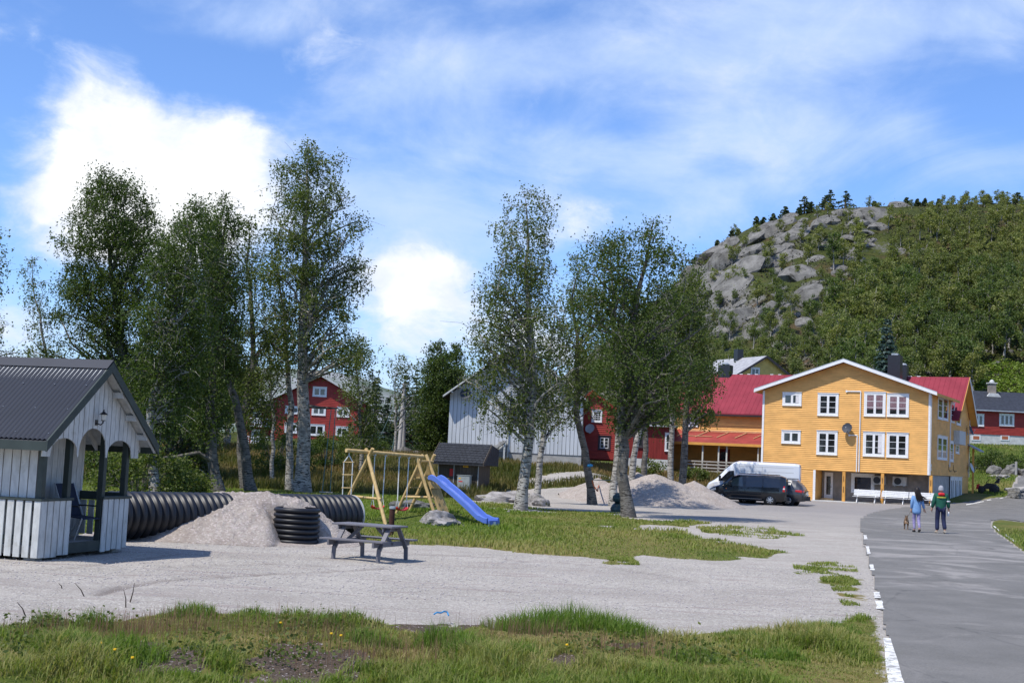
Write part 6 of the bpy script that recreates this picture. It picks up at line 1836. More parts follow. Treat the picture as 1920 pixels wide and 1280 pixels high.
# tower legs
tT = onb(783)
g1_ = gsnap(819, 957, 42.6); g2_ = gsnap(741, 971, 43.6)
pole('leg', g1_, at(781, 857, 43.0), .055); pole('leg', g2_, at(793, 852, 43.2) , .05)
u1 = gsnap(841, 962, 43.6); u2 = gsnap(767, 957, 44.9)
pole('leg', u1, at(799, 852, 44.0), .055); pole('leg', u2, at(815, 852, 44.3), .055)
pole('cross_bar', at(756, 931, 43.5), at(812, 932, 42.9), .042)
pole('top_bar', at(785, 864, 43.4), at(812, 865, 44.2), .035)
for (xa, ya, xb, yb) in ((776, 897, 793, 898), (769, 913, 788, 914), (763, 928, 783, 928), (759, 943, 776, 943)):
    plank('rung', at(xa, ya, 43.5), at(xb, yb, 44.7), .05, .03)
for (xa, ya, xb, yb) in ((807, 915, 826, 915), (810, 932, 829, 933), (815, 947, 833, 948)):
    plank('rung', at(xa, ya, 42.9), at(xb, yb, 43.8), .05, .03)
# boards of the ramp behind the rungs
for k in range(6):
    t = k / 6
    a = at(803 + 16 * t, 902, 43.0); c = at(822 + 19 * t * .8, 960, 43.7)
    plank('ramp_board', at(804 + 3.0 * k, 902 + .3 * k, 43.1 + .14 * k), at(824 + 3.0 * k, 958 + .5 * k, 42.9 + .14 * k), .105, .02, up=tuple(side))
P_ = [at(784, 871, 43.25), at(775, 893, 43.35), at(793, 894, 43.35)]
mb = MB(); vs = [L(p) for p in P_]; mb.add(vs + [v_ + Vector((.03, .06, 0)) for v_ in vs], [(0, 1, 2), (5, 4, 3), (0, 3, 4, 1), (1, 4, 5, 2), (2, 5, 3, 0)])
mb.build('gable_panel', 'swing_wood', sw)
P_ = [at(803, 868, 44.1), at(796, 890, 44.3), at(808, 890, 44.2)]
mb = MB(); vs = [L(p) for p in P_]; mb.add(vs + [v_ + Vector((.03, .06, 0)) for v_ in vs], [(0, 1, 2), (5, 4, 3), (0, 3, 4, 1), (1, 4, 5, 2), (2, 5, 3, 0)])
mb.build('gable_panel', 'swing_wood', sw)
for k in range(5):
    a = at(777, 896, 43.4).lerp(at(797, 896, 43.3), .0); 
    plank('platform_board', at(778, 895, 43.5 ) + Vector((.0 + .17 * k, .15 * k, 0)), at(798, 895, 43.0) + Vector((.17 * k, .15 * k, 0)), .14, .03)
# swings: two rope pairs, red seats
def swing(xt0, xt1, xs0, xs1, ys_y, zdrop=.0):
    a = onb(xt0); c = onb(xt1)
    s0 = at(xs0, ys_y, a.y - .3); s1 = at(xs1, ys_y, c.y - .3)
    ctr = (s0 + s1) / 2
    d = (s1 - s0); d.z = 0; wdt = .44; d = d.normalized()
    s0 = ctr - d * wdt / 2; s1 = ctr + d * wdt / 2
    n_ = Vector((d.y, -d.x, 0))
    mb = MB(); o = []
    prof = [(-.5, .06), (-.44, .02), (-.25, -.02), (0, -.03), (.25, -.02), (.44, .02), (.5, .06)]
    top = []
    for (u, dz) in prof:
        for (v_, w2) in ((-.09, 0), (.09, 0), (.09, -.035), (-.09, -.035)): top.append(L(ctr + d * wdt * u + n_ * v_ + Vector((0, 0, dz + w2))))
    fs = []
    for i in range(len(prof) - 1):
        for q in range(4): fs.append((i * 4 + q, i * 4 + (q + 1) % 4, i * 4 + 4 + (q + 1) % 4, i * 4 + 4 + q))
    fs += [(3, 2, 1, 0), (24, 25, 26, 27)]
    mb.add(top, fs); seat = mb.build('swing_seat', 'red_plastic', sw, 40)
    for A_, S_ in ((a, s0), (c, s1)):
        k_ = S_ + Vector((0, 0, .30))
        MB().tube([L(A_ - Vector((0, 0, .05))), L(k_)], .016, 5).build('rope', 'white_rope', seat)
        for v_ in (-.07, .07): MB().tube([L(k_), L(S_ + n_ * v_ + Vector((0, 0, .03)))], .010, 4).build('rope', 'white_rope', seat)
        MB().lathe([(.05, 0), (.05, .05)], 8, Matrix.Translation(L(A_ - Vector((0, 0, .085))))).build('hook', 'galvanised', seat)
swing(703, 723, 699, 716, 950.5); swing(749, 767, 746, 760, 953.5)
# rope ladder hanging from the left end
lt = onb(655); tl, tr_ = at(645, 866, lt.y), at(661.5, 866, lt.y); bl_, br_ = at(642, 932, lt.y), at(658, 932, lt.y)
lad = MB().tube([L(lt), L(lt - Vector((0, 0, .14)))], .014, 6).build('rope_ladder', 'white_rope', sw)
for a, c in ((lt - Vector((0, 0, .14)), tl), (lt - Vector((0, 0, .14)), tr_), (tl, bl_), (tr_, br_)): MB().tube([L(a), L(c)], .017, 5).build('rope', 'white_rope', lad)
for t in (0, .36, .73): MB().tube([L(tl.lerp(bl_, t)) - Vector((.04, 0, 0)), L(tr_.lerp(br_, t)) + Vector((.04, 0, 0))], .019, 6).build('rung', 'swing_wood', lad)
# wavy blue slide
s_top = at(812, 897, 43.0); s_bot = at(924, 983, 41.6); s_bot.z = gz(s_bot.x, s_bot.y) + .10
hd = (s_bot - s_top); hl = Vector((hd.x, hd.y, 0)).length; hdir = Vector((hd.x, hd.y, 0)).normalized(); hn_ = Vector((hdir.y, -hdir.x, 0))
mb = MB(); ns_ = 36; vs = []
sec = [(-.27, .0), (-.27, .15), (-.24, .175), (-.205, .15), (-.19, .02), (0, 0), (.19, .02), (.205, .15), (.24, .175), (.27, .15), (.27, .0), (.19, -.03), (0, -.035), (-.19, -.03)]
for i in range(ns_ + 1):
    t = i / ns_
    # lip, steep run, gentle wave, flat run-out
    z = np.interp(t, [0, .05, .12, .3, .5, .68, .84, .93, 1], [1.0, 1.0, .955, .74, .49, .29, .10, .035, .03])
    z += .018 * math.sin((t - .3) * 9) * (0.2 < t < .85)
    p = s_top + hdir * (hl * t); p.z = s_bot.z - .03 + (s_top.z - s_bot.z) * z
    e = 1.0 if t > .06 else (.7 + t * 5)
    fl = 1 + .25 * max(0, t - .93) / .07
    for u, w2 in sec: vs.append(L(p + hn_ * u * fl + Vector((0, 0, w2 * e))))
ms_ = len(sec); fs = []
for i in range(ns_):
    for q in range(ms_): fs.append((i * ms_ + q, i * ms_ + (q + 1) % ms_, (i + 1) * ms_ + (q + 1) % ms_, (i + 1) * ms_ + q))
fs += [tuple(range(ms_)), tuple(ns_ * ms_ + q for q in range(ms_))[::-1]]
mb.add(vs, fs); sld = mb.build('slide', 'blue_plastic', sw, 35)
MB().box(-.27, .27, -.004, .03, -.09, .10, Matrix.Translation(L(s_bot + hdir * .03)) @ Matrix.Rotation(math.atan2(hdir.x, -hdir.y) + math.pi, 4, 'Z')).build('end_foot', 'blue_plastic', sld)
MS2 = Matrix.Translation(L(s_bot + hdir * .065)) @ Matrix.Rotation(math.atan2(hdir.x, -hdir.y), 4, 'Z')
MB().box(-.06, .06, -.004, .0, -.05, .06, MS2).build('sticker', 'white_paint', sld)
pm = at(851, 927.5, 42.4)
MB().box(-.04, .04, -.006, 0, -.04, .04, Matrix.Translation(L(pm + (s_top.lerp(s_bot, .36) - pm) * .0) + hn_ * .0)).build('sticker', 'yellow_sign', sld)

# square rusty post with a pale cap in front of the swings
pp_ = gnd(733, 1003)
po = empty('steel_post', (pp_.x, pp_.y, 0), .3, 'short dark rusty post with a pale cap between picnic table and swings', 'post')
zt_ = at(733, 951, pp_.y).z
MB().lathe([(.075, -.1), (.075, zt_)], 14).build('shaft', 'rust', po, 40)
MB().lathe([(.085, zt_ - .03), (.085, zt_ + .02), (.05, zt_ + .035)], 14).build('cap', 'galvanised', po, 40)

# thin rope swing hanging from the tallest birch
ra, rb = at(621, 768, 63.5), at(629, 766, 63.5); sa, sb = at(604, 922, 63.0), at(619, 922.5, 63.0)
simple('green_rope', (0.10, 0.16, 0.15), .9, .2, 9)
rs = empty('rope_swing', (ra.x, ra.y, 0), 0, 'plain swing on two long green ropes hung from the tallest birch', 'swing')
for a, c in ((ra, sa), (rb, sb)): MB().tube([a - rs.location, c - rs.location], .022, 5).build('rope', 'green_rope', rs)
MB().beam(sa - rs.location - Vector((.12, 0, 0)), sb - rs.location + Vector((.12, 0, 0)), .2, .05).build('seat', 'grey_wood', rs)
MB().tube([at(567, 760, 64) - rs.location, at(600, 764, 63.8) - rs.location, at(634, 765, 63.5) - rs.location], [.10, .07, .03], 7).build('branch', 'rough_bark', rs)

# ================================================================== little dark shed and steel cabinet
SD = 76.0
s0 = at(820, 905, SD); s1 = at(896, 905, SD - .6)
sang = math.atan2(-.6, s1.x - s0.x); SW_ = math.hypot(s1.x - s0.x, .6); szb = gz(s1.x, SD) 
shed = empty('transformer_shed', (s0.x, SD, 0), sang, 'small dark brown board shed with grey shingle roof behind the slide', 'shed')
zE = at(860, 866, SD).z; zR = at(860, 831, SD + 1.2).z
MB().box(0, SW_, 0, 2.4, szb - .4, zE).build('wall', 'brown_paint', shed)
boards(shed, lambda x: zE, 0, SW_, szb - .3, .19, 'brown_paint', -.003, .025, .02)
for k in range(13): MB().box(SW_ + .003, SW_ + .025, k * .185, k * .185 + .165, szb - .4, zE).build('board', 'brown_paint', shed)
MB().prism([(0, 0), (1, 0), (1, 1), (0, 1)], 0, 0.001) 
mb = MB(); x0_, x1_ = -.35, SW_ + .38
pr_ = [(-.45, zE - .02), (1.2, zR), (2.85, zR - .25), (2.85, zE - .16), (1.2, zE - .12), (-.45, zE - .16)]
vs = [(x0_, y, z) for y, z in pr_] + [(x1_, y, z) for y, z in pr_]
mb.add(vs, [(0, 1, 4, 5), (1, 2, 3, 4), (11, 10, 7, 6), (10, 9, 8, 7), (0, 6, 7, 1), (1, 7, 8, 2), (2, 8, 9, 3), (3, 9, 10, 4), (4, 10, 11, 5), (5, 11, 6, 0)])
mb.build('roof', 'shingle_grey', shed)
mb = MB()
for r_ in range(8):
    t0, t1 = r_ / 8, (r_ + 1) / 8
    ya, yb_ = -.47 + 1.67 * t0, -.47 + 1.67 * t1 + .02; za, zb_ = zE - .02 + (zR - zE + .02) * t0 + .030, zE - .02 + (zR - zE + .02) * t1 + .008
    for c_i in range(14):
        xa_ = x0_ + (x1_ - x0_) * (c_i + (r_ % 2) * .5 - .25) / 13.5; xb_ = min(xa_ + (x1_ - x0_) / 13.5 - .02, x1_); xa_ = max(xa_, x0_)
        if xb_ <= xa_: continue
        j_ = random.uniform(0, .008)
        mb.add([(xa_, ya, za + j_), (xb_, ya, za + j_), (xb_, yb_, zb_), (xa_, yb_, zb_), (xa_, ya, za - .03), (xb_, ya, za - .03)], [(0, 1, 2, 3), (0, 4, 5, 1)])
mb.build('shingles', 'shingle_grey', shed, kind='stuff')
for x in (x0_ - .03, x1_): MB().add([(x, -.48, zE - .18), (x, 1.2, zR - .16), (x, 1.2, zR + .05), (x, -.48, zE + .03), (x + .03, -.48, zE - .18), (x + .03, 1.2, zR - .16), (x + .03, 1.2, zR + .05), (x + .03, -.48, zE + .03)], [(0, 1, 2, 3), (7, 6, 5, 4), (0, 4, 5, 1), (1, 5, 6, 2), (2, 6, 7, 3), (3, 7, 4, 0)]).build('barge_board', 'brown_paint', shed)
def sfx(px, py):
    P0_ = shed.location; n_ = Vector((math.sin(sang), -math.cos(sang), 0)); p = on_plane(px, py, P0_, n_); q = p - P0_
    return q.dot(Vector((math.cos(sang), math.sin(sang), 0))), p.z
xa, za = sfx(815, 865); xb, zb_ = sfx(850, 911)
xa = max(xa, .05)
dd = MB().box(xa, xb, -.05, -.03, szb - .2, za).build('door', 'brown_paint', shed)
for q in ((xa - .03, xa + .02, szb - .2, za + .04), (xb - .02, xb + .03, szb - .2, za + .04), (xa, xb, za, za + .045)): MB().box(q[0], q[1], -.065, -.051, q[2], q[3]).build('door_frame', 'galvanised', dd)
xa, za = sfx(844, 878); xb, zb_ = sfx(849.5, 892); MB().box(xa, xb, -.07, -.052, zb_, za).build('red_label', 'red_sign', shed)
xa, za = sfx(869, 868.5); xb, zb_ = sfx(878.5, 876); sg = MB().box(xa, xb, -.04, -.029, zb_, za).build('warning_sign', 'yellow_sign', shed)
xm = (xa + xb) / 2; zm = (za + zb_) / 2
MB().box(xm - .10, xm + .10, -.043, -.0405, zm - .06, zm - .03).build('printed_line', 'black_metal', sg); MB().prism([(xm - .05, zm), (xm + .05, zm), (xm, zm + .08)], -.043, -.0405).build('printed_triangle', 'black_metal', sg)
MB().box(SW_ - .02, SW_ + .03, -.06, -.03, szb - .3, zE).build('corner_strip', 'galvanised', shed)
c0 = at(856, 922, SD - .9); c1 = at(881, 922, SD - .9)
cab = empty('steel_cabinet', (c0.x, SD - .9, gz(c0.x, SD - .9)), sang, 'grey steel electrical cabinet with small yellow and red labels before the dark shed', 'cabinet')
ch2 = at(868, 891, SD - .9).z - cab.location.z; cw2 = c1.x - c0.x
MB().box(0, cw2, 0, .35, -.1, ch2).build('body', 'steel_box', cab, bevel=.01)
MB().box(.03, cw2 - .03, -.02, -.001, .08, ch2 - .05).build('door', 'steel_box', cab, bevel=.006)
MB().box(-.03, cw2 + .03, -.04, .38, ch2 + .001, ch2 + .03).build('lid', 'steel_box', cab)
MB().box(.09, .22, -.024, -.021, ch2 - .20, ch2 - .13).build('label', 'yellow_sign', cab); MB().box(.09, .32, -.024, -.021, ch2 - .36, ch2 - .30).build('label', 'red_sign', cab)

# ================================================================== loose rocks
def rock(label, p, sx, sy, sz, seed, mat='pale_rock', rz=0, group='rocks in the grass', flat=1.0):
    o = link('rock', rock_mesh('rock', seed, mat, 1.0, 4, 1.5)); o.location = p; o.scale = (sx, sy, sz); o.rotation_euler = (0, 0, rz)
    return props(o, label, 'rock', group)
def prock(label, x0, x1, ytop, ybot, seed, dy=None, mat='pale_rock', lift=.25, **k):
    ybot = ybot - (ybot - ytop) * .15; g_ = G((x0 + x1) / 2, ybot); w_ = (x1 - x0) / 2 / F * g_.y; h_ = (ybot - ytop) / F * g_.y
    D_ = dy or w_ * .8
    return rock(label, (g_.x, g_.y + D_ * .6, g_.z - h_ * .12), w_ * 1.1, D_, max(.08, h_ * 1.0), seed, mat, **k)
prock('mossy pale rock at the foot of the play tower, left of the slide end', 780, 862, 960, 990, 601, .9)
prock('low grey rock lying in the grass between the tower legs', 738, 812, 934, 958, 602, .8, 'rock_material')
prock('long flat pale rock outcrop between the shed and the tall white birch', 890, 1010, 915, 946, 603, 3.0)
prock('tilted pale slab right of the tall white birch foot', 985, 1030, 925, 952, 604, 1.0)
prock('dark boulder behind the swings', 725, 770, 880, 902, 605, 1.0, 'rock_material')
prock('grey boulder pile edge behind the swing ropes', 760, 792, 888, 902, 606, .9, 'rock_material')
prock('grey boulder in the tall grass below the barn', 1040, 1078, 884, 896, 607, 1.0, 'rock_material')
prock('small pale stones right of the dark shed', 938, 962, 908, 914, 608, .8)
prock('broken stones between the shed and the barn', 905, 935, 896, 910, 609, .9, 'rock_material')
prock('flat stone in the grass right of the white birches', 1020, 1045, 920, 927, 610, .8)
prock('flat stone left of the leaning birch', 1056, 1085, 918, 928, 611, .8)
prock('small stone in the grass right of the slide foot', 950, 958, 955, 962, 612, .2)
for k, (x, y, sx, sy, sz, m) in enumerate(((52.0, 130, 1.3, .9, 1.1, 'rock_material'), (48.2, 127.8, 1.2, .9, 1.0, 'rock_material'), (49.6, 127.5, .9, .9, .8, 'rock_material'), (46.8, 128.2, .8, .8, .8, 'rock_material'), (55.5, 131.0, 1.4, 1.0, 1.0, 'rock_material'), (45.2, 121.5, .8, .5, .35, 'pale_rock'), (47.2, 121.0, .6, .5, .3, 'pale_rock'), (42.5, 112.0, .8, .6, .6, 'rock_material'), (46.6, 110.0, .5, .4, .25, 'pale_rock'), (40.6, 106.5, .7, .5, .5, 'rock_material'), (48.0, 114.0, .5, .4, .25, 'pale_rock'))):
    rock(('largest grey boulder in the stone bank below the red cottage', 'second boulder of the stone bank below the red cottage', 'middle stone of the stone bank', 'leftmost stone of the bank under the round bush', 'boulder at the right frame edge below the cottage', 'pale stone on the verge before the gravel track', 'pale flat stone beside the gravel track', 'grey stone at the corner of the yellow house', 'pale stone in the roadside grass', 'dark stone by the side wall of the yellow house', 'small pale stone at the bend of the track')[k], (x, y, gz(x, y) + .05), sx, sy, sz, 620 + k, m, k * .7, 'stones on the right bank')
for k, x in enumerate((48.0, 52.4)):
    z = gz(x, 126); f_ = empty('fence_post', (x, 126.0, z), 0, ('left weathered fence post before the stone bank', 'right weathered fence post before the stone bank')[k], 'fence post', 'fence posts on the right bank')
    MB().box(-.08, .08, -.08, .08, -.2, 1.35).build('post_shaft', 'grey_wood', f_)

# ================================================================== utility poles
for k, (xb, yb_, xt, yt, Y, lab) in enumerate(((746, 872, 757, 730, 112, 'leaning weathered utility pole left of its upright neighbour'), (757, 842, 758, 718, 116, 'upright weathered utility pole left of the tiny red hut'))):
    a = at(xb, yb_, Y); c = at(xt, yt, Y + (2.0 if k == 0 else 0)); z0 = gz(a.x, Y) - .3
    u = empty('utility_pole', (a.x, Y, z0), 0, lab, 'utility pole', 'utility poles')
    o_ = Vector(u.location)
    MB().tube([Vector((a.x, Y, z0)) - o_, c - o_], [.20, .15], 10).build('pole', 'grey_wood', u, 40)
    MB().tube([c - o_ + Vector((-.35, 0, -.9)), c - o_ + Vector((.35, 0, -.85))], .05, 6).build('cross_arm', 'grey_wood', u)
    MB().tube([c - o_ + Vector((-.1, -.1, -.4)), Vector((a.x - 2.2 * k - .6, Y - .8, z0)) - o_], .03, 5).build('stay_wire', 'green_rope', u)

# sack-like dark green bundle and blue rag, orange hose
simple('dark_green_plastic', (0.010, 0.035, 0.036), .4, .2, 4, spec=.5)
g_ = G(1158, 959)
sk = empty('garbage_sack', (g_.x, g_.y, g_.z), 0, 'dark green plastic sack tied in the middle against the stout birch', 'sack')
MB().lathe([(.02, -.02), (.30, .0), (.33, .14), (.25, .30), (.13, .40)], 12).build('lower_bag', 'dark_green_plastic', sk, 60)
MB().lathe([(.13, .401), (.26, .50), (.24, .68), (.12, .80), (.03, .84)], 12).build('upper_bag', 'dark_green_plastic', sk, 60)
simple('blue_cloth', (0.03, 0.24, 0.50), .7, .2, 20)
rg = rock_mesh('rag', 700, 'blue_cloth', .6, 2, 1.2)
p = at(1106, 872, 67.7); o = link('rag', rg); o.location = p; o.scale = (.16, .1, .16); props(o, 'small blue rag tied on the leaning birch trunk', 'rag')
mb = MB(); q0 = G(823, 1168, .11); mb.tube([q0 + Vector(v_) for v_ in ((-.07, .02, .0), (-.03, -.02, .03), (.02, .03, .02), (.06, -.03, .05), (.10, .0, .04), (.12, -.05, .0))], .011, 5)
o = mb.build('rope_scrap', 'blue_cloth', None); props(o, 'scrap of bright blue rope lying on the gravelly grass edge', 'rope')
simple('orange_hose', (0.35, 0.08, 0.02), .6, .1, 5)
mb = MB(); mb.tube([at(1110, 900, 67.6), at(1114, 912, 67.4), at(1120, 920, 67), G(1126, 925, .03)], .035, 6)
props(mb.build('hose', 'orange_hose', None), 'thin orange hose running down from the leaning birch', 'hose')
mb = MB(); mb.tube([at(1108, 899, 67.8), at(1140, 900, 67.6), at(1158, 897, 67.4)], .02, 5)
props(mb.build('line', 'green_rope', None), 'taut green line stretched between the leaning birch and pale birch', 'rope')

# machine and logs at the house corner
mc = Vector((40.9, 113.2, gz(40.9, 113.2)))
tr_m = empty('garden_tractor', mc, -.5, 'dark garden machine with an orange front parked at the far house corner', 'tractor')
MB().prism([(-.8, .35), (.5, .35), (.62, .6), (.5, .82), (-.2, .85), (-.45, .6), (-.8, .6)], -.28, .28).build('body', 'black_metal', tr_m)
MB().prism([(-1.05, .3), (-.8, .3), (-.8, .75), (-1.0, .7)], -.25, .25).build('hood', 'red_sign', tr_m)
for x, r_ in ((-.6, .26), (.4, .36)):
    for s in (-1, 1): MB().lathe([(r_ * .5, -.1), (r_, -.08), (r_, .08), (r_ * .5, .1)], 16, Matrix.Translation((x, s * .4, r_)), 'Y').build('wheel', 'black_plastic', tr_m, 40)
MB().prism([(.35, .86), (.75, .86), (.85, 1.3), (.75, 1.3)], -.2, .2).build('seat', 'black_plastic', tr_m); MB().tube([(-.3, 0, .84), (-.05, 0, 1.15)], .03, 6).build('steering_column', 'black_metal', tr_m)
for k in range(4):
    mb = MB(); a = Vector((42.0 + .15 * k, 112.6 - .25 * k, 0)); c = a + Vector((2.4 - .3 * k, 1.2, 0)); a.z = gz(a.x, a.y) + .35 - .08 * k; c.z = gz(c.x, c.y) + .30 + .05 * k
    mb.tube([a, c], .11, 8); props(mb.build('log', 'grey_wood', None), ('topmost pale log beside the garden machine', 'second log of the small pile by the house corner', 'third log of the pile by the house corner', 'lowest log of the pile by the house corner')[k], 'log', 'logs by the yellow house')
# ================================================================== vehicles
def paint(name, c, rough=.25, metal=.3):
    b = NB(name, rough, .5, metal); b.color(c); b.b.inputs['Coat Weight'].default_value = .6; b.b.inputs['Coat Roughness'].default_value = .05
    return b.m
paint('black_car_paint', (0.006, 0.007, 0.010), .18, 0); paint('white_car_paint', (0.60, 0.62, 0.65), .35, 0); paint('grey_car_paint', (0.075, 0.075, 0.08), .3, .6); paint('blue_car_paint', (0.03, 0.10, 0.35), .3, .2)
simple('car_plastic', (0.020, 0.021, 0.023), .7, .15, 6); simple('tyre_rubber', (0.016, 0.016, 0.017), .85, .2, 12)
b = NB('car_glass', .05, 1.0); b.color((0.035, 0.05, 0.05)); b = NB('dark_car_glass', .06, .9); b.color((0.008, 0.009, 0.012))
b = NB('alloy', .3, .5, .8); b.color((0.55, 0.56, 0.58))
b = NB('tail_red', .2, .6); b.color((0.45, 0.012, 0.015)); b = NB('tail_white', .2, .6); b.color((0.6, 0.58, 0.55)); b = NB('lamp_orange', .2, .6); b.color((0.65, 0.18, 0.02))
def vehicle(label, cat, name, loc, rz, st, paintm, wheels, wr, parts, W2, group=None):
    """x from the rear (0) to the nose; st rows: x, z_low, z_belt, z_top, half_low, half_belt, half_top"""
    root = empty(name, loc, rz, label, cat, group)
    st = np.array(st, float)
    xs = np.unique(np.concatenate([np.linspace(st[0, 0], st[-1, 0], 46), st[:, 0]]))
    S = np.stack([np.interp(xs, st[:, 0], st[:, k]) for k in range(7)], 1)
    def ring(r):
        x, zl, zb, zt, hl, hb, ht = r
        zt = max(zt, zb + .02)
        q = [(0, zl), (hl * .9, zl), (hl, zl + .12), (hb * .5 + hl * .5 + .015, (zl + zb) / 2), (hb, zb), (hb - (hb - ht) * .5, zb + (zt - zb) * .5), (ht + .03, zt - min(.16, (zt - zb) * .35)), (ht - .06, zt - min(.04, (zt - zb) * .1)), (ht * .6, zt), (0, zt + .012)]
        return q
    R_ = [ring(r) for r in S]
    def sy(x, z):
        r = ring([x] + [np.interp(x, st[:, 0], st[:, k]) for k in range(1, 7)])
        zz = [p[1] for p in r[1:8]]; yy = [p[0] for p in r[1:8]]
        return float(np.interp(z, zz, yy))
    vs = []; fs = []; n = 18
    for x, r in zip(xs, R_):
        full = r + [(-p[0], p[1]) for p in r[-2:0:-1]]
        vs += [(x, y, z) for y, z in full]
    for i in range(len(xs) - 1):
        for k in range(n):
            k2 = (k + 1) % n
            x_m = (xs[i] + xs[i + 1]) / 2
            zc = (vs[i * n + k][2] + vs[i * n + k2][2]) / 2
            fs.append((i * n + k, i * n + k2, (i + 1) * n + k2, (i + 1) * n + k))
    fs += [tuple(range(n))[::-1], tuple((len(xs) - 1) * n + k for k in range(n))]
    MB().add(vs, fs).build('body', paintm, root, 32)
    for (pname, m_, poly, off, both) in parts['side']:
        for s in ((1, -1) if both else (1,)):
            mb = MB()
            # strip fill between lower and upper outline sampled along x so the panel follows the body
            px_ = [p[0] for p in poly]; x0, x1 = min(px_), max(px_)
            def span(x):
                zz = []
                for i in range(len(poly)):
                    a, c = poly[i], poly[(i + 1) % len(poly)]
                    if (a[0] - x) * (c[0] - x) <= 0 and a[0] != c[0]: zz.append(a[1] + (c[1] - a[1]) * (x - a[0]) / (c[0] - a[0]))
                return (min(zz), max(zz)) if zz else None
            cols = [x for x in np.linspace(x0 + 1e-4, x1 - 1e-4, 16)]
            g = []
            for x in cols:
                lo, hi = span(x)
                for t in np.linspace(0, 1, 5):
                    z = lo + (hi - lo) * t; g.append((x, s * (sy(x, z) + off), z))
            mb.add(g, [(i * 5 + k, i * 5 + k + 1, (i + 1) * 5 + k + 1, (i + 1) * 5 + k) for i in range(15) for k in range(4)])
            mb.build(pname, m_, root, 40)
    for (pname, m_, x0, x1, y0, y1, z0, z1) in parts['box']:
        MB().box(x0, x1, y0, y1, z0, z1).build(pname, m_, root, bevel=.015)
    for (pname, m_, quad) in parts['quad']:
        q = [Vector(v_) for v_ in quad]; nrm = (q[1] - q[0]).cross(q[2] - q[0]).normalized() * .012
        MB().add([v_ + nrm for v_ in q] + [v_ - nrm for v_ in q], [(0, 1, 2, 3), (7, 6, 5, 4), (0, 4, 5, 1), (1, 5, 6, 2), (2, 6, 7, 3), (3, 7, 4, 0)]).build(pname, m_, root)
    for x in wheels:
        for s in (1, -1):
            Y0 = W2 - .10
            arch_ = MB().lathe([(.001, 0), (wr * 1.22, 0), (wr * 1.24, .06), (wr * 1.10, .085), (wr * 1.1, .03), (.001, .03)], 28, Matrix.Translation((x, s * (Y0 + .015), wr)) @ Matrix.Rotation(0 if s > 0 else math.pi, 4, 'Z'), 'Y').build('wheel_arch', 'car_plastic', root, 40)
            wh = MB().lathe([(wr * .62, -.10), (wr * .95, -.10), (wr, -.06), (wr, .06), (wr * .95, .10), (wr * .66, .105), (wr * .64, .06)], 30, Matrix.Translation((x, s * (Y0 + .04), wr)) @ Matrix.Rotation(0 if s > 0 else math.pi, 4, 'Z'), 'Y').build('wheel', 'tyre_rubber', root, 40)
            M_ = Matrix.Translation((x, s * (Y0 + .04), wr)) @ Matrix.Rotation(0 if s > 0 else math.pi, 4, 'Z')
            mb = MB().lathe([(wr * .68, .05), (wr * .68, .085), (wr * .60, .095), (wr * .58, .05)], 30, M_, 'Y', cap=False)
            for k in range(7):
                a = 2 * math.pi * k / 7; d = Vector((math.cos(a), 0, math.sin(a)))
                mb.beam(M_ @ (d * wr * .08 + Vector((0, .085, 0))), M_ @ (d * wr * .6 + Vector((0, .082, 0))), wr * .17, .02, tuple(M_.to_3x3() @ Vector((0, 1, 0))))
            mb.lathe([(wr * .16, .06), (wr * .15, .10), (wr * .05, .105)], 14, M_, 'Y')
            mb.build('rim', 'alloy', wh, 40)
    return root
# local +x is the nose; the camera sees the local +y side when the nose points left, so rotate by pi - heading
th = math.radians(17)
def place(px, py, Y): p = at(px, py, Y); return Vector((p.x, Y, gz(p.x, Y)))
# black compact van
p = gnd(1454, 947.3); hd_ = Vector((-math.cos(th), math.sin(th), 0)); left_ = Vector((-hd_.y, hd_.x, 0))
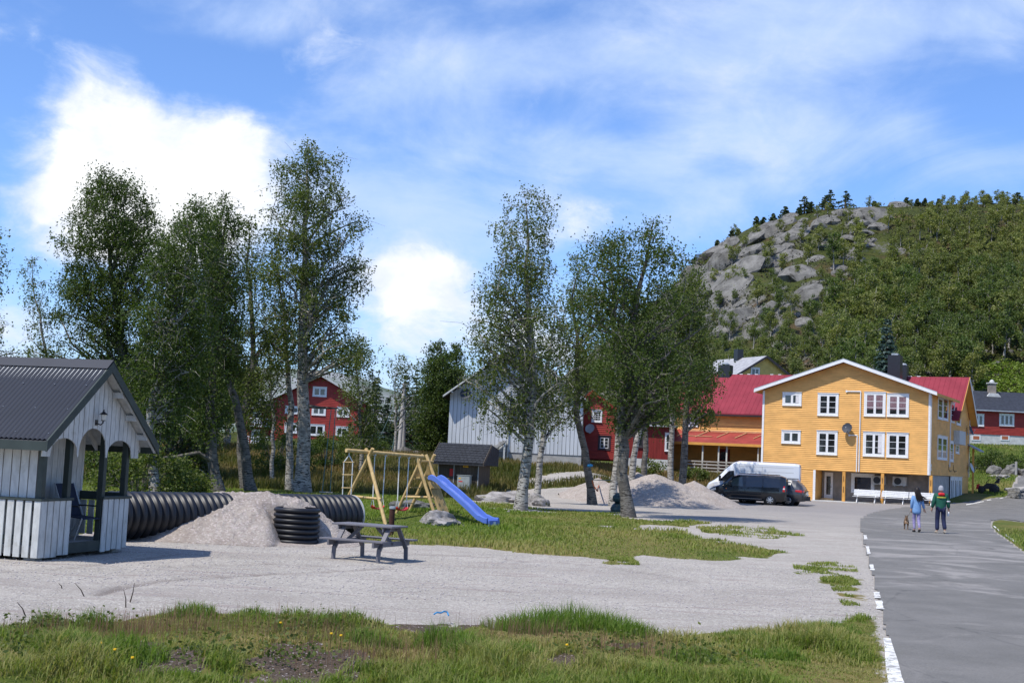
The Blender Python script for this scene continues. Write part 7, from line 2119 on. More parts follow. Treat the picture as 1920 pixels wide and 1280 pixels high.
# visible side is the local +y side: body centre lies behind the visible wheels
loc = p - hd_ * .95 + Vector((-left_.x, -left_.y, 0)) * (.80) + Vector((-.35, 0, 0))
st = [(0, .36, .98, 1.62, .70, .80, .62), (.06, .28, 1.0, 1.74, .80, .87, .66), (.35, .24, 1.02, 1.82, .86, .89, .68), (1.5, .22, 1.02, 1.845, .88, .90, .70), (2.9, .22, 1.03, 1.82, .88, .90, .69), (3.35, .22, 1.04, 1.66, .88, .89, .66), (3.9, .22, 1.06, 1.27, .88, .87, .66), (4.1, .23, 1.03, 1.12, .88, .86, .70), (4.5, .25, .92, .98, .86, .82, .66), (4.75, .30, .75, .84, .80, .74, .58), (4.87, .36, .60, .66, .62, .58, .5)]
side = [('window', 'car_glass', [(2.62, 1.08), (3.42, 1.10), (3.50, 1.14), (3.16, 1.56), (2.66, 1.68)], .006, True), ('quarter_glass', 'car_glass', [(3.50, 1.10), (3.88, 1.12), (3.54, 1.36)], .006, True),
        ('rear_side_window', 'dark_car_glass', [(1.45, 1.08), (2.42, 1.08), (2.42, 1.66), (1.45, 1.68)], .006, True), ('rear_side_window', 'dark_car_glass', [(.36, 1.10), (1.36, 1.08), (1.36, 1.68), (.44, 1.66)], .006, True),
        ('side_strip', 'car_plastic', [(1.5, .60), (3.55, .60), (3.55, .68), (1.5, .68)], .02, True), ('sill', 'car_plastic', [(1.3, .24), (3.5, .24), (3.5, .34), (1.3, .34)], .012, True), ('sill_shine', 'alloy', [(1.45, .345), (3.45, .345), (3.45, .365), (1.45, .365)], .016, True),
        ('door_seam', 'car_plastic', [(2.50, .4), (2.515, .4), (2.515, 1.7), (2.50, 1.7)], .004, True), ('door_seam', 'car_plastic', [(1.40, .45), (1.412, .45), (1.412, 1.7), (1.40, 1.7)], .004, True),
        ('tail_light', 'tail_red', [(.06, .86), (.20, .86), (.18, 1.0), (.06, 1.0)], .012, True), ('tail_light', 'tail_white', [(.06, 1.0), (.18, 1.0), (.17, 1.08), (.06, 1.08)], .012, True), ('tail_light', 'tail_red', [(.06, 1.08), (.17, 1.08), (.15, 1.2), (.06, 1.2)], .012, True),
        ('headlight', 'tail_white', [(4.28, .78), (4.70, .70), (4.62, .80), (4.30, .93)], .008, True), ('indicator', 'lamp_orange', [(3.62, .88), (3.68, .88), (3.68, .92), (3.62, .92)], .012, True)]
box = [('mirror', 'car_plastic', 3.32, 3.46, .92, 1.10, 1.08, 1.30), ('mirror', 'car_plastic', 3.32, 3.46, -1.10, -.92, 1.08, 1.30), ('rear_bumper', 'car_plastic', -.08, .12, -.84, .84, .30, .55), ('front_bumper', 'car_plastic', 4.70, 4.90, -.72, .72, .28, .50),
       ('roof_rail', 'black_metal', .5, 2.9, .62, .66, 1.845, 1.885), ('roof_rail', 'black_metal', .5, 2.9, -.66, -.62, 1.845, 1.885), ('door_handle', 'car_plastic', 2.60, 2.76, .885, .925, .96, 1.0), ('door_handle', 'car_plastic', 2.22, 2.38, .885, .925, .96, 1.0), ('aerial', 'black_metal', 1.2, 1.215, -.01, .01, 1.85, 2.0)]
quad = [('windscreen', 'car_glass', [(3.92, -.60, 1.30), (3.92, .60, 1.30), (3.22, .58, 1.73), (3.22, -.58, 1.73)]), ('rear_window', 'dark_car_glass', [(-.0, .55, 1.10), (-.0, -.55, 1.10), (.05, -.52, 1.60), (.05, .52, 1.60)])]
# the vehicle's local frame: x towards nose
def vroot(loc_px_centre, *a): pass
zc = gz(loc.x, loc.y)
vehicle('black compact van with dark rear windows parked nearest beside the gravel heap', 'van', 'compact_van', (loc.x, loc.y, zc), math.atan2(hd_.y, hd_.x), st, 'black_car_paint', (.95, 3.95), .325, {'side': side, 'box': box, 'quad': quad}, .90, 'vehicles parked by the yellow house')
# white high-roof van
th2 = math.radians(15); hd2 = Vector((-math.cos(th2), math.sin(th2), 0)); r2_ = at(1500, 935, 87.0)
loc = Vector((r2_.x, 87.0, gz(r2_.x, 87.0)))
st = [(0, .40, 1.1, 2.50, .88, .94, .80), (.06, .34, 1.1, 2.60, .96, 1.0, .84), (.3, .30, 1.1, 2.64, .98, 1.02, .86), (3.9, .28, 1.15, 2.66, .98, 1.02, .86), (4.25, .28, 1.2, 2.56, .98, 1.02, .82), (4.75, .28, 1.25, 2.15, .98, 1.01, .78), (5.3, .28, 1.25, 1.52, .98, 1.0, .80), (5.5, .30, 1.20, 1.36, .97, .98, .78), (5.85, .34, 1.05, 1.16, .90, .86, .66), (6.0, .42, .80, .95, .70, .66, .5)]
side = [('window', 'dark_car_glass', [(4.15, 1.30), (5.18, 1.32), (4.55, 1.98), (4.20, 2.02)], .008, True), ('door_seam', 'car_plastic', [(4.02, .4), (4.035, .4), (4.035, 2.2), (4.02, 2.2)], .004, True), ('door_seam', 'car_plastic', [(2.4, .4), (2.415, .4), (2.415, 2.5), (2.4, 2.5)], .004, True),
        ('panel_groove', 'grey_roof', [(.4, 2.02), (3.9, 2.02), (3.9, 2.04), (.4, 2.04)], .004, True), ('panel_groove', 'grey_roof', [(.4, 2.32), (3.9, 2.32), (3.9, 2.335), (.4, 2.335)], .004, True), ('headlight', 'tail_white', [(5.45, .98), (5.86, .86), (5.72, 1.08), (5.50, 1.18)], .01, True), ('front_trim', 'car_plastic', [(5.1, .34), (5.9, .40), (5.84, .72), (5.2, .62)], .014, True), ('tail_light', 'tail_red', [(.05, 1.1), (.16, 1.1), (.16, 1.6), (.05, 1.6)], .01, True)]
box = [('mirror', 'car_plastic', 5.02, 5.16, 1.04, 1.26, 1.30, 1.66), ('mirror', 'car_plastic', 5.02, 5.16, -1.26, -1.04, 1.30, 1.66), ('rear_bumper', 'car_plastic', -.1, .1, -.92, .92, .34, .52), ('front_bumper', 'car_plastic', 5.82, 6.02, -.8, .8, .30, .60), ('door_hinge', 'black_metal', -.03, .0, .72, .84, 2.42, 2.52)]
quad = [('windscreen', 'car_glass', [(5.34, -.74, 1.50), (5.34, .74, 1.50), (4.55, .70, 2.34), (4.55, -.70, 2.34)]), ('rear_door', 'grey_roof', [(-.005, .78, .5), (-.005, .02, .5), (.02, .02, 2.4), (.02, .72, 2.4)])]
vehicle('large white high-roof panel van parked behind the black van', 'van', 'panel_van', loc, math.atan2(hd2.y, hd2.x), st, 'white_car_paint', (1.0, 5.05), .35, {'side': side, 'box': box, 'quad': quad}, 1.0, 'vehicles parked by the yellow house')
# grey estate car
th3 = math.radians(24); hd3 = Vector((-math.cos(th3), math.sin(th3), 0)); r3_ = at(1511, 940, 84.2)
loc = Vector((r3_.x, 84.2, gz(r3_.x, 84.2)))
st = [(0, .42, .88, .96, .66, .72, .60), (.08, .34, .94, 1.12, .80, .84, .66), (.25, .28, .96, 1.36, .84, .87, .62), (.5, .26, .97, 1.56, .86, .88, .60), (.8, .25, .98, 1.64, .87, .89, .61), (2.6, .24, .98, 1.65, .88, .90, .62), (3.1, .24, .98, 1.50, .88, .89, .60), (3.7, .24, .98, 1.10, .88, .87, .62), (4.3, .28, .86, .92, .84, .80, .6), (4.6, .36, .62, .70, .62, .58, .4)]
side = [('window', 'dark_car_glass', [(.55, 1.04), (1.1, 1.02), (1.1, 1.52), (.85, 1.50)], .006, True), ('window', 'dark_car_glass', [(1.18, 1.02), (2.05, 1.02), (2.05, 1.54), (1.18, 1.54)], .006, True), ('window', 'dark_car_glass', [(2.13, 1.02), (3.3, 1.02), (2.75, 1.50), (2.13, 1.54)], .006, True),
        ('tail_light', 'tail_red', [(.08, .84), (.52, .90), (.50, 1.0), (.10, 1.0)], .010, True), ('sill', 'car_plastic', [(.9, .26), (3.6, .26), (3.6, .38), (.9, .38)], .012, True)]
box = [('roof_rail', 'black_metal', .6, 2.7, .56, .60, 1.66, 1.71), ('roof_rail', 'black_metal', .6, 2.7, -.60, -.56, 1.66, 1.71), ('rear_bumper', 'car_plastic', -.12, .10, -.80, .80, .34, .60), ('tow_bar', 'black_metal', -.32, -.1, -.04, .04, .34, .40), ('tail_light', 'tail_red', .0, .12, .44, .78, .84, .98), ('tail_light', 'lamp_orange', .0, .12, -.78, -.44, .84, .98), ('number_plate', 'white_paint', -.135, -.12, -.26, .26, .66, .76)]
quad = [('rear_window', 'dark_car_glass', [(.14, .55, 1.10), (.14, -.55, 1.10), (.52, -.52, 1.54), (.52, .52, 1.54)])]
vehicle('dark grey estate car with red tail lights, its rear showing behind the black van', 'car', 'estate_car', loc, math.atan2(hd3.y, hd3.x), st, 'grey_car_paint', (.95, 3.7), .33, {'side': side, 'box': box, 'quad': quad}, .90, 'vehicles parked by the yellow house')
# blue car glimpsed far left beyond the garage
pc = at(728, 835, 160); pc.z = gz(pc.x, 160)
side = [('window', 'dark_car_glass', [(.9, .98), (2.9, .98), (2.4, 1.34), (1.2, 1.36)], .006, True)]
vehicle('small blue car half hidden between the white garage and the poles', 'car', 'parked_car', (pc.x + 1.6, 160, pc.z), math.pi, [(0, .35, .8, .9, .7, .75, .6), (.3, .26, .9, 1.05, .8, .82, .62), (.9, .24, .92, 1.40, .82, .84, .58), (2.4, .24, .92, 1.42, .82, .84, .58), (3.1, .24, .9, 1.0, .82, .82, .6), (3.9, .3, .7, .8, .74, .7, .5), (4.05, .36, .6, .66, .6, .56, .4)], 'blue_car_paint', (.75, 3.2), .3, {'side': side, 'box': [], 'quad': []}, .82)

# ================================================================== people and dog
simple('skin', (0.42, 0.25, 0.18), .6, .1, 10); simple('dark_hair', (0.016, 0.011, 0.009), .5, .4, 20, stretch=(4, 4, .6)); simple('denim_blue', (0.165, 0.30, 0.52), .85, .15, 9)
simple('jacket_green', (0.012, 0.085, 0.055), .75, .2, 9); simple('band_yellow', (0.36, 0.36, 0.045), .8, .1, 9); simple('hood_red', (0.55, 0.02, 0.025), .8, .15, 9); simple('navy_cloth', (0.014, 0.019, 0.055), .85, .2, 9)
simple('beanie_grey', (0.30, 0.31, 0.34), .95, .25, 30, bump=.5); simple('shoe_dark', (0.02, 0.018, 0.018), .7, .2, 9); simple('shoe_tan', (0.38, 0.33, 0.26), .7, .2, 9); simple('bag_white', (0.70, 0.70, 0.70), .5, .05, 9)
b = NB('patterned_leggings', .85, .2)
co = b.coord('Object')
wv = b.N.new('ShaderNodeTexWave'); b.L.new(b.coord('Object', (1, 1, 1)), wv.inputs['Vector']); wv.bands_direction = 'Z'; wv.inputs['Scale'].default_value = 7; wv.inputs['Distortion'].default_value = 3; wv.inputs['Detail'].default_value = 2
b.color(b.mix(b.rng(wv.outputs[0], .35, .6), (0.42, 0.36, 0.52), (0.09, 0.09, 0.25)))
def skin_mesh(name, pts, edges, rad, mat, parent, root=0, sub=2):
    """one continuous tapered surface grown over a skeleton"""
    me = bpy.data.meshes.new(name); me.from_pydata(pts, edges, [])
    o = link(name, me, parent)
    m = o.modifiers.new('skin', 'SKIN'); m.use_smooth_shade = True
    for i, v_ in enumerate(me.skin_vertices[0].data):
        r = rad[i]; v_.radius = (r, r) if not hasattr(r, '__len__') else r
        v_.use_root = (i == root)
    s = o.modifiers.new('sub', 'SUBSURF'); s.levels = sub; s.render_levels = sub
    dg = bpy.context.evaluated_depsgraph_get(); ev = o.evaluated_get(dg)
    nm = bpy.data.meshes.new_from_object(ev); o.modifiers.clear(); o.data = nm
    nm.materials.clear(); nm.materials.append(MATS[mat]); nm.polygons.foreach_set('use_smooth', [True] * len(nm.polygons))
    return o
def hand(mb, w_, d, side_, curl=.5, palm=.045):
    """palm and five bent fingers; w_ wrist point, d pointing down the hand, side_ the thumb side"""
    w_ = Vector(w_); d = Vector(d).normalized(); s = Vector(side_).normalized(); f = d.cross(s).normalized()
    mb.tube([w_ - d * .03, w_ + d * .02, w_ + d * .07, w_ + d * .095], [.028, .036, .042, .036], 10)
    for k, (off, ln) in enumerate(((.030, .072), (.010, .080), (-.010, .075), (-.029, .060))):
        b0 = w_ + d * .085 + s * off; b1 = b0 + d * ln * .5 + f * curl * .02; b2 = b1 + d * ln * .32 + f * curl * .03; b3 = b2 + d * ln * .15 + f * curl * .03
        mb.tube([b0, b1, b2, b3], [.0095, .009, .008, .006], 6)
    t0 = w_ + d * .03 + s * .032; mb.tube([t0, t0 + d * .03 + s * .022, t0 + d * .06 + s * .026 + f * .01], [.012, .010, .007], 6)
    return mb
def head(mb_body, c, r=.098):
    pass
def person(label, loc, rz, H, female):
    """local frame: faces +y, x to its right; walking"""
    k = H / 1.75
    root = empty('person', loc, rz, label, 'person')
    if female:
        hipL, hipR = (-.085, 0, .90), (.085, 0, .90)
        kneeL, kneeR = (-.08, .10, .50), (.075, -.02, .50); ankL, ankR = (-.075, .02, .085), (.07, -.24, .14)
        toeL, toeR = (-.085, .17, .03), (.075, -.12, .035)
        shL, shR = (-.165, 0, 1.40), (.165, 0, 1.40); elL, elR = (-.205, -.03, 1.13), (.225, -.05, 1.13); wrL, wrR = (-.20, .05, .90), (.30, .02, .92)
    else:
        hipL, hipR = (-.10, 0, .92), (.10, 0, .92)
        kneeL, kneeR = (-.11, .06, .50), (.11, .0, .50); ankL, ankR = (-.125, -.03, .085), (.135, -.16, .12)
        toeL, toeR = (-.15, .13, .03), (.15, -.02, .035)
        shL, shR = (-.205, 0, 1.44), (.205, 0, 1.44); elL, elR = (-.27, -.03, 1.16), (.265, -.03, 1.16); wrL, wrR = (-.31, .05, .93), (.30, .03, .93)
    S = lambda *p: tuple(q * k for q in p)
    pts = [S(0, 0, .96), S(0, -.01, 1.15), S(0, -.01, 1.36), S(0, .0, 1.47), S(0, .01, 1.56), S(0, .02, 1.66), S(0, .01, 1.735),
           S(*shL), S(*elL), S(*wrL), S(*shR), S(*elR), S(*wrR), S(*hipL), S(*kneeL), S(*ankL), S(*toeL), S(*hipR), S(*kneeR), S(*ankR), S(*toeR)]
    ed = [(0, 1), (1, 2), (2, 3), (3, 4), (4, 5), (5, 6), (2, 7), (7, 8), (8, 9), (2, 10), (10, 11), (11, 12), (0, 13), (13, 14), (14, 15), (15, 16), (0, 17), (17, 18), (18, 19), (19, 20)]
    w1 = .85 if female else 1.0
    rad = [(.11 * w1, .085), (.115 * w1, .09), (.14 * w1, .10), .055, (.068, .08), (.082, .096), (.05, .055), .055 * w1, .042 * w1, .028, .055 * w1, .042 * w1, .028, .072, .055, .042, .035, .072, .055, .042, .035]
    rad = [tuple(q * k for q in r) if hasattr(r, '__len__') else r * k for r in rad]
    body = skin_mesh('body', pts, ed, rad, 'skin', root)
    hm = MB(); 
    for w_, e_, sgn in ((wrL, elL, 1), (wrR, elR, -1)):
        d = Vector(S(*w_)) - Vector(S(*e_)); hand(hm, S(*w_), d, (0, 1, 0), .6)
    hm.build('hands', 'skin', body, 60)
    # face: nose, eyes, ears
    fm = MB(); z = 1.645 * k
    fm.tube([(0, .105 * k, z + .02), (0, .135 * k, z - .02), (0, .105 * k, z - .03)], [.008, .014, .008], 6)
    for s in (-1, 1): fm.lathe([(.002, -.012), (.020, -.006), (.024, .004), (.012, .012)], 8, Matrix.Translation((s * .088 * k, .0, z)), 'X')
    fm.build('nose_and_ears', 'skin', body, 60, kind='stuff')
    for s in (-1, 1): MB().lathe([(.002, -.004), (.010, .0), (.002, .006)], 8, Matrix.Translation((s * .032 * k, .098 * k, z + .022)), 'Y').build('eye', 'shoe_dark', body, 60)
    MB().tube([(-.025, .098 * k, z - .06), (0, .104 * k, z - .062), (.025, .098 * k, z - .06)], .005, 5).build('mouth', 'hood_red', body)
    # lower garments
    tp = [S(0, 0, .97), S(*hipL), S(*kneeL), tuple(Vector(S(*ankL)) + Vector((0, 0, .02))), S(*hipR), S(*kneeR), tuple(Vector(S(*ankR)) + Vector((0, 0, .02)))]
    hp_ = .085 if female else .108
    tr = [((.12 if female else .15) * k, (.09 if female else .125) * k), hp_ * k, (.070 if female else .088) * k, (.050 if female else .082) * k, hp_ * k, (.070 if female else .088) * k, (.050 if female else .082) * k]
    skin_mesh('trousers' if not female else 'leggings', tp, [(0, 1), (1, 2), (2, 3), (0, 4), (4, 5), (5, 6)], tr, 'navy_cloth' if not female else 'patterned_leggings', root)
    # jacket or tunic
    if female:
        jp = [S(0, 0, .70), S(0, 0, .86), S(0, -.01, 1.10), S(0, -.01, 1.34), S(0, 0, 1.44), S(*shL), S(*elL), tuple(Vector(S(*wrL)) + Vector((0, 0, .03))), S(*shR), S(*elR), tuple(Vector(S(*wrR)) + Vector((0, 0, .03)))]
        jr = [(.20 * k, .15 * k), (.195 * k, .15 * k), (.165 * k, .125 * k), (.165 * k, .12 * k), .07 * k, .078 * k, .062 * k, .05 * k, .078 * k, .062 * k, .05 * k]
        jm = 'denim_blue'; nm_ = 'tunic'
    else:
        jp = [S(0, 0, .86), S(0, 0, .97), S(0, -.01, 1.16), S(0, -.01, 1.38), S(0, 0, 1.46), S(*shL), S(*elL), tuple(Vector(S(*wrL)) + Vector((0, 0, .02))), S(*shR), S(*elR), tuple(Vector(S(*wrR)) + Vector((0, 0, .02)))]
        jr = [(.205 * k, .15 * k), (.22 * k, .16 * k), (.215 * k, .15 * k), (.21 * k, .145 * k), .08 * k, .092 * k, .078 * k, .062 * k, .092 * k, .078 * k, .062 * k]
        jm = 'jacket_green'; nm_ = 'jacket'
    jk = skin_mesh(nm_, jp, [(0, 1), (1, 2), (2, 3), (3, 4), (3, 5), (5, 6), (6, 7), (3, 8), (8, 9), (9, 10)], jr, jm, root, 3)
    for s, a_, t_ in ((-1, ankL, toeL), (1, ankR, toeR)):
        a_ = Vector(S(*a_)); t_ = Vector(S(*t_)); hl_ = a_ + Vector((0, -.05 * k, -.035 * k))
        sole = MB().tube([hl_ + Vector((0, -.015, -.01)), a_ * .6 + t_ * .4 + Vector((0, 0, -.02)), t_ + Vector((0, 0, .01)), t_ + Vector((0, .06 * k, 0))], [.042 * k, .052 * k, .045 * k, .022 * k], 10).build('shoe', 'shoe_dark' if female else 'shoe_tan', root, 60)
    return root, k, S, body, jk
# woman with long dark hair
wl0 = gnd(1718, 997.5)
wom, k, S, body, jk = person('woman in a light blue tunic and patterned leggings with long dark hair, walking away', (wl0.x, wl0.y, .008), math.radians(-4), 1.70, True)
hair = MB()
hair.lathe([(.02, .125), (.07, .115), (.105, .07), (.118, .0), (.115, -.06), (.10, -.10)], 18, Matrix.Translation((0, -.005, 1.67 * k)) @ Matrix.Diagonal((.92, 1.05, 1, 1))).build('hair', 'dark_hair', wom, 60)
rg_ = random.Random(5)
hm = MB()
for i in range(46):
    a = rg_.uniform(-.085, .085); z0 = 1.70 * k
    wind = .05 + .30 * max(0, rg_.random() - .55) * 2
    L_ = rg_.uniform(.34, .52)
    hm.tube([(a, -.075 - .03 * (1 - abs(a) / .09), z0), (a * 1.15, -.13, z0 - L_ * .35), (a * 1.1 + wind * .35, -.14, z0 - L_ * .7), (a * .7 + wind, -.14 - rg_.uniform(0, .04), z0 - L_ * (1 - wind * .6))], [.020, .024, .018, .005], 5)
hm.build('long_hair', 'dark_hair', wom, 70, kind='stuff')
ml0 = gnd(1763, 999.5)
man, k, S, body, jk = person('man in a green jacket with red hood and grey beanie, walking away', (ml0.x, ml0.y, .008), math.radians(-6), 1.80, False)
MB().lathe([(.004, .155), (.04, .15), (.085, .115), (.112, .055), (.118, -.01), (.120, -.04), (.108, -.042)], 20, Matrix.Translation((0, .005, 1.66 * k)) @ Matrix.Diagonal((.9, 1.02, 1, 1))).build('beanie', 'beanie_grey', man, 50)
skin_mesh('hood', [(-.10, -.02, 1.50 * k), (-.07, -.12, 1.47 * k), (0, -.15, 1.44 * k), (.07, -.12, 1.47 * k), (.10, -.02, 1.50 * k)], [(0, 1), (1, 2), (2, 3), (3, 4)], [(.05, .05), (.062, .062), (.075, .075), (.062, .062), (.05, .05)], 'hood_red', man, 2)
mb = MB(); n = 12; top = []; bot = []
for i in range(n + 1):
    a = math.pi * (1.08 + .84 * i / n); x_ = math.cos(a) * .222; y_ = math.sin(a) * .158
    top.append((x_ * 1.02, y_ * 1.02 - .008, 1.385 * k)); bot.append((x_ * 1.04, y_ * 1.05 - .008, 1.335 * k))
mb.add(top + bot, [(i, i + 1, n + 2 + i, n + 1 + i) for i in range(n)]).build('yellow_band', 'band_yellow', man, 60)
MB().lathe([(.086, -.022), (.088, .0), (.086, .022)], 14, Matrix.Translation((.262 * k, -.025 * k, 1.22 * k)), 'Z', cap=False).build('sleeve_band', 'bag_white', man, 60)
bt = empty('white_bottle', Vector((ml0.x, ml0.y, .008)) + Matrix.Rotation(math.radians(-6), 3, 'Z') @ Vector((.30 * k, .045, .79)), .3, 'white bottle held in the right hand of the man in green', 'bottle')
MB().lathe([(.03, -.11), (.036, -.10), (.036, .05), (.016, .08), (.016, .105)], 14, Matrix.Rotation(.18, 4, 'Y')).build('bottle_body', 'bag_white', bt, 40)
# small brown dog walking away
b = NB('dog_fur', .95, .1)
co = b.coord('Object')
col = b.mix(b.rng(b.noise(7, 4, .7, co), .4, .6), (0.05, 0.035, 0.022), (0.24, 0.145, 0.085)); b.color(col).bump(b.noise(60, 2, .6, co), .6, .01)
simple('dog_tan', (0.33, 0.22, 0.14), .95, .2, 12)
dp = gnd(1699, 992.5)
dog = empty('dog', (dp.x, dp.y, .008), math.radians(-17), 'small brindle brown dog on a leash trotting left of the woman', 'dog')
P = [(0, -.22, .34), (0, -.10, .355), (0, .10, .34), (0, .22, .37), (0, .30, .46), (0, .36, .50), (0, .46, .465),
     (-.06, -.24, .26), (-.065, -.20, .19), (-.065, -.30, .12), (-.065, -.28, .02), (.06, -.24, .26), (.065, -.16, .19), (.065, -.24, .12), (.065, -.21, .02),
     (-.055, .20, .26), (-.06, .18, .14), (-.06, .21, .02), (.055, .20, .26), (.06, .24, .15), (.06, .28, .03)]
E = [(0, 1), (1, 2), (2, 3), (3, 4), (4, 5), (5, 6), (0, 7), (7, 8), (8, 9), (9, 10), (0, 11), (11, 12), (12, 13), (13, 14), (3, 15), (15, 16), (16, 17), (3, 18), (18, 19), (19, 20)]
Rd = [(.080, .09), (.082, .085), (.095, .12), (.085, .11), .062, (.062, .062), .03, .058, .036, .022, .022, .058, .036, .022, .022, .045, .026, .022, .045, .026, .022]
dbody = skin_mesh('body', P, E, Rd, 'dog_fur', dog)
MB().tube([(0, -.28, .38), (.005, -.33, .46), (.01, -.32, .54), (.012, -.29, .58)], [.022, .020, .016, .007], 8).build('tail', 'dog_fur', dbody, 60)
for s in (-1, 1): MB().add([(s * .03, .35, .54), (s * .065, .34, .53), (s * .062, .37, .60), (s * .05, .36, .52)], [(0, 1, 2), (1, 3, 2), (3, 0, 2), (0, 3, 1)]).build('ear', 'dog_fur', dbody)
MB().lathe([(.02, -.29), (.065, -.275), (.07, -.24), (.03, -.20)], 12, Matrix.Translation((0, 0, .31)), 'Y').build('rump_patch', 'dog_tan', dbody, 60)
for s, y in ((-1, -.28), (1, -.21), (-1, .21), (1, .28)): MB().tube([(s * .065, y - .02, .012), (s * .065, y + .045, .014)], [.024, .018], 8).build('paw', 'dog_tan', dbody, 60)
MB().lathe([(.068, -.012), (.070, .0), (.068, .012)], 14, Matrix.Translation((0, .28, .43)) @ Matrix.Rotation(-.8, 4, 'X'), 'Z', cap=False).build('collar', 'hood_red', dbody, 60)
lp = Vector((wl0.x, wl0.y, .008)) + Matrix.Rotation(math.radians(-4), 3, 'Z') @ Vector((-.20, .08, .84)); lc = Vector(dog.location) + Vector((.03, .26, .48))
mb = MB(); mb.tube([lp.lerp(lc, t) - Vector((0, 0, .10 * math.sin(math.pi * t))) for t in np.linspace(0, 1, 8)], .006, 5)
props(mb.build('leash', 'black_metal', None), 'thin dark leash between the woman hand and the small dog', 'leash')

# ================================================================== grass
b = leaf_mat('grass_blades', (0.055, 0.090, 0.014), (0.105, 0.125, 0.028), (0.20, 0.165, 0.07), .3)
def grass_mat(name, g1, g2, d1, trans=.42):
    b = NB(name, .6, .2)
    dry = b.attr('dry'); t = b.attr('tone')
    col = b.mix(dry, b.mix(t, g1, g2), d1); b.color(col)
    tr = b.N.new('ShaderNodeBsdfTranslucent'); b.L.new(b.mix(1.0, col, (1.25, 1.4, .7), 'MULTIPLY'), tr.inputs['Color'])
    ms = b.N.new('ShaderNodeMixShader'); ms.inputs[0].default_value = trans
    b.L.new(b.b.outputs[0], ms.inputs[1]); b.L.new(tr.outputs[0], ms.inputs[2]); b.L.new(ms.outputs[0], b.N['Material Output'].inputs['Surface'])
grass_mat('blade_grass', (0.085, 0.150, 0.018), (0.190, 0.250, 0.038), (0.38, 0.30, 0.14))
def blades(name, label, x, y, h, wd, dry, rng, lean=.45, mat='blade_grass', z=None):
    n = len(x); z = ground_z(x, y) if z is None else z
    a = rng.uniform(0, 2 * math.pi, n); l = np.abs(rng.normal(lean, .22, n)) * h
    dx, dy = np.cos(a), np.sin(a); wx, wy = -dy * wd / 2, dx * wd / 2
    V_ = np.empty((n, 5, 3)); b0 = np.stack([x, y, z - .02], 1)
    W_ = np.stack([wx, wy, np.zeros(n)], 1); D_ = np.stack([dx * l, dy * l, np.zeros(n)], 1)
    up = np.zeros((n, 3)); up[:, 2] = h
    V_[:, 0] = b0 - W_; V_[:, 1] = b0 + W_; m = b0 + D_ * .3 + up * .62
    V_[:, 2] = m + W_ * .75; V_[:, 3] = m - W_ * .75; V_[:, 4] = b0 + D_ * 1.0 + up * (1.0 - .25 * np.clip(l / h, 0, 1))[:, None]
    base = (np.arange(n) * 5)[:, None]
    # quad + triangle as three triangles to keep one face size
    FA_ = np.concatenate([base + [0, 1, 2], base + [0, 2, 3], base + [3, 2, 4]], 1).reshape(-1, 3)
    me = np_mesh(name, V_.reshape(-1, 3), FA_, mat)
    fattr(me, 'dry', np.repeat(np.clip(dry + rng.normal(0, .12, n), 0, 1), 5)); fattr(me, 'tone', np.repeat(rng.uniform(0, 1, n), 5))
    return props(link(name, me), label, 'grass', kind='stuff')
rng = np.random.default_rng(4242)
def cand(n, pxr, pyr):
    """random ground places, even in the ground plane, inside a window of the view"""
    a = gnd(pxr[0], pyr[1]); 
    y0, y1 = CAM_H * F / (pyr[1] - 800), CAM_H * F / max(8, pyr[0] - 800)
    y = np.sqrt(rng.uniform(0, 1, n) * (y1 ** 2 - y0 ** 2) + y0 ** 2); x = rng.uniform((pxr[0] - CX) / F, (pxr[1] - CX) / F, n) * y
    return x, y
# foreground bank: tussocks
nt_ = 5200
x = rng.uniform(-.42, .29, nt_ * 2); y = rng.uniform(9.5, 21.5, nt_ * 2); x = x * y
sd = poly_sd(fg_poly, x, y); k = (sd > .05) & (dirt_mask(x, y) < .5); x, y, sd = x[k][:nt_], y[k][:nt_], sd[k][:nt_]
lush = fbm(x * .55, y * .55, 3, 123)
big = np.clip(.5 + 1.3 * lush, .12, 1.25)
cnt = 24
hx = np.repeat(x, cnt) + rng.normal(0, .055, len(x) * cnt); hy = np.repeat(y, cnt) + rng.normal(0, .055, len(x) * cnt)
hh = np.repeat(big, cnt) * rng.uniform(.09, .29, len(hx)) * np.clip(np.repeat(sd, cnt) * 1.2 + .3, .3, 1)
hh = hh * (.35 + .95 * np.repeat(vnoise(x * 1.9, y * 1.9, 9), cnt))
dr = np.repeat(np.clip(.34 - .8 * fbm(x * .4 + 3, y * .5, 3, 321) + .15 * rng.normal(size=len(x)), 0, 1), cnt)
blades('grass', 'rough green and straw coloured grass on the bank in the foreground', hx, hy, np.maximum(hh, .05), rng.uniform(.006, .013, len(hx)), dr, rng, .7)
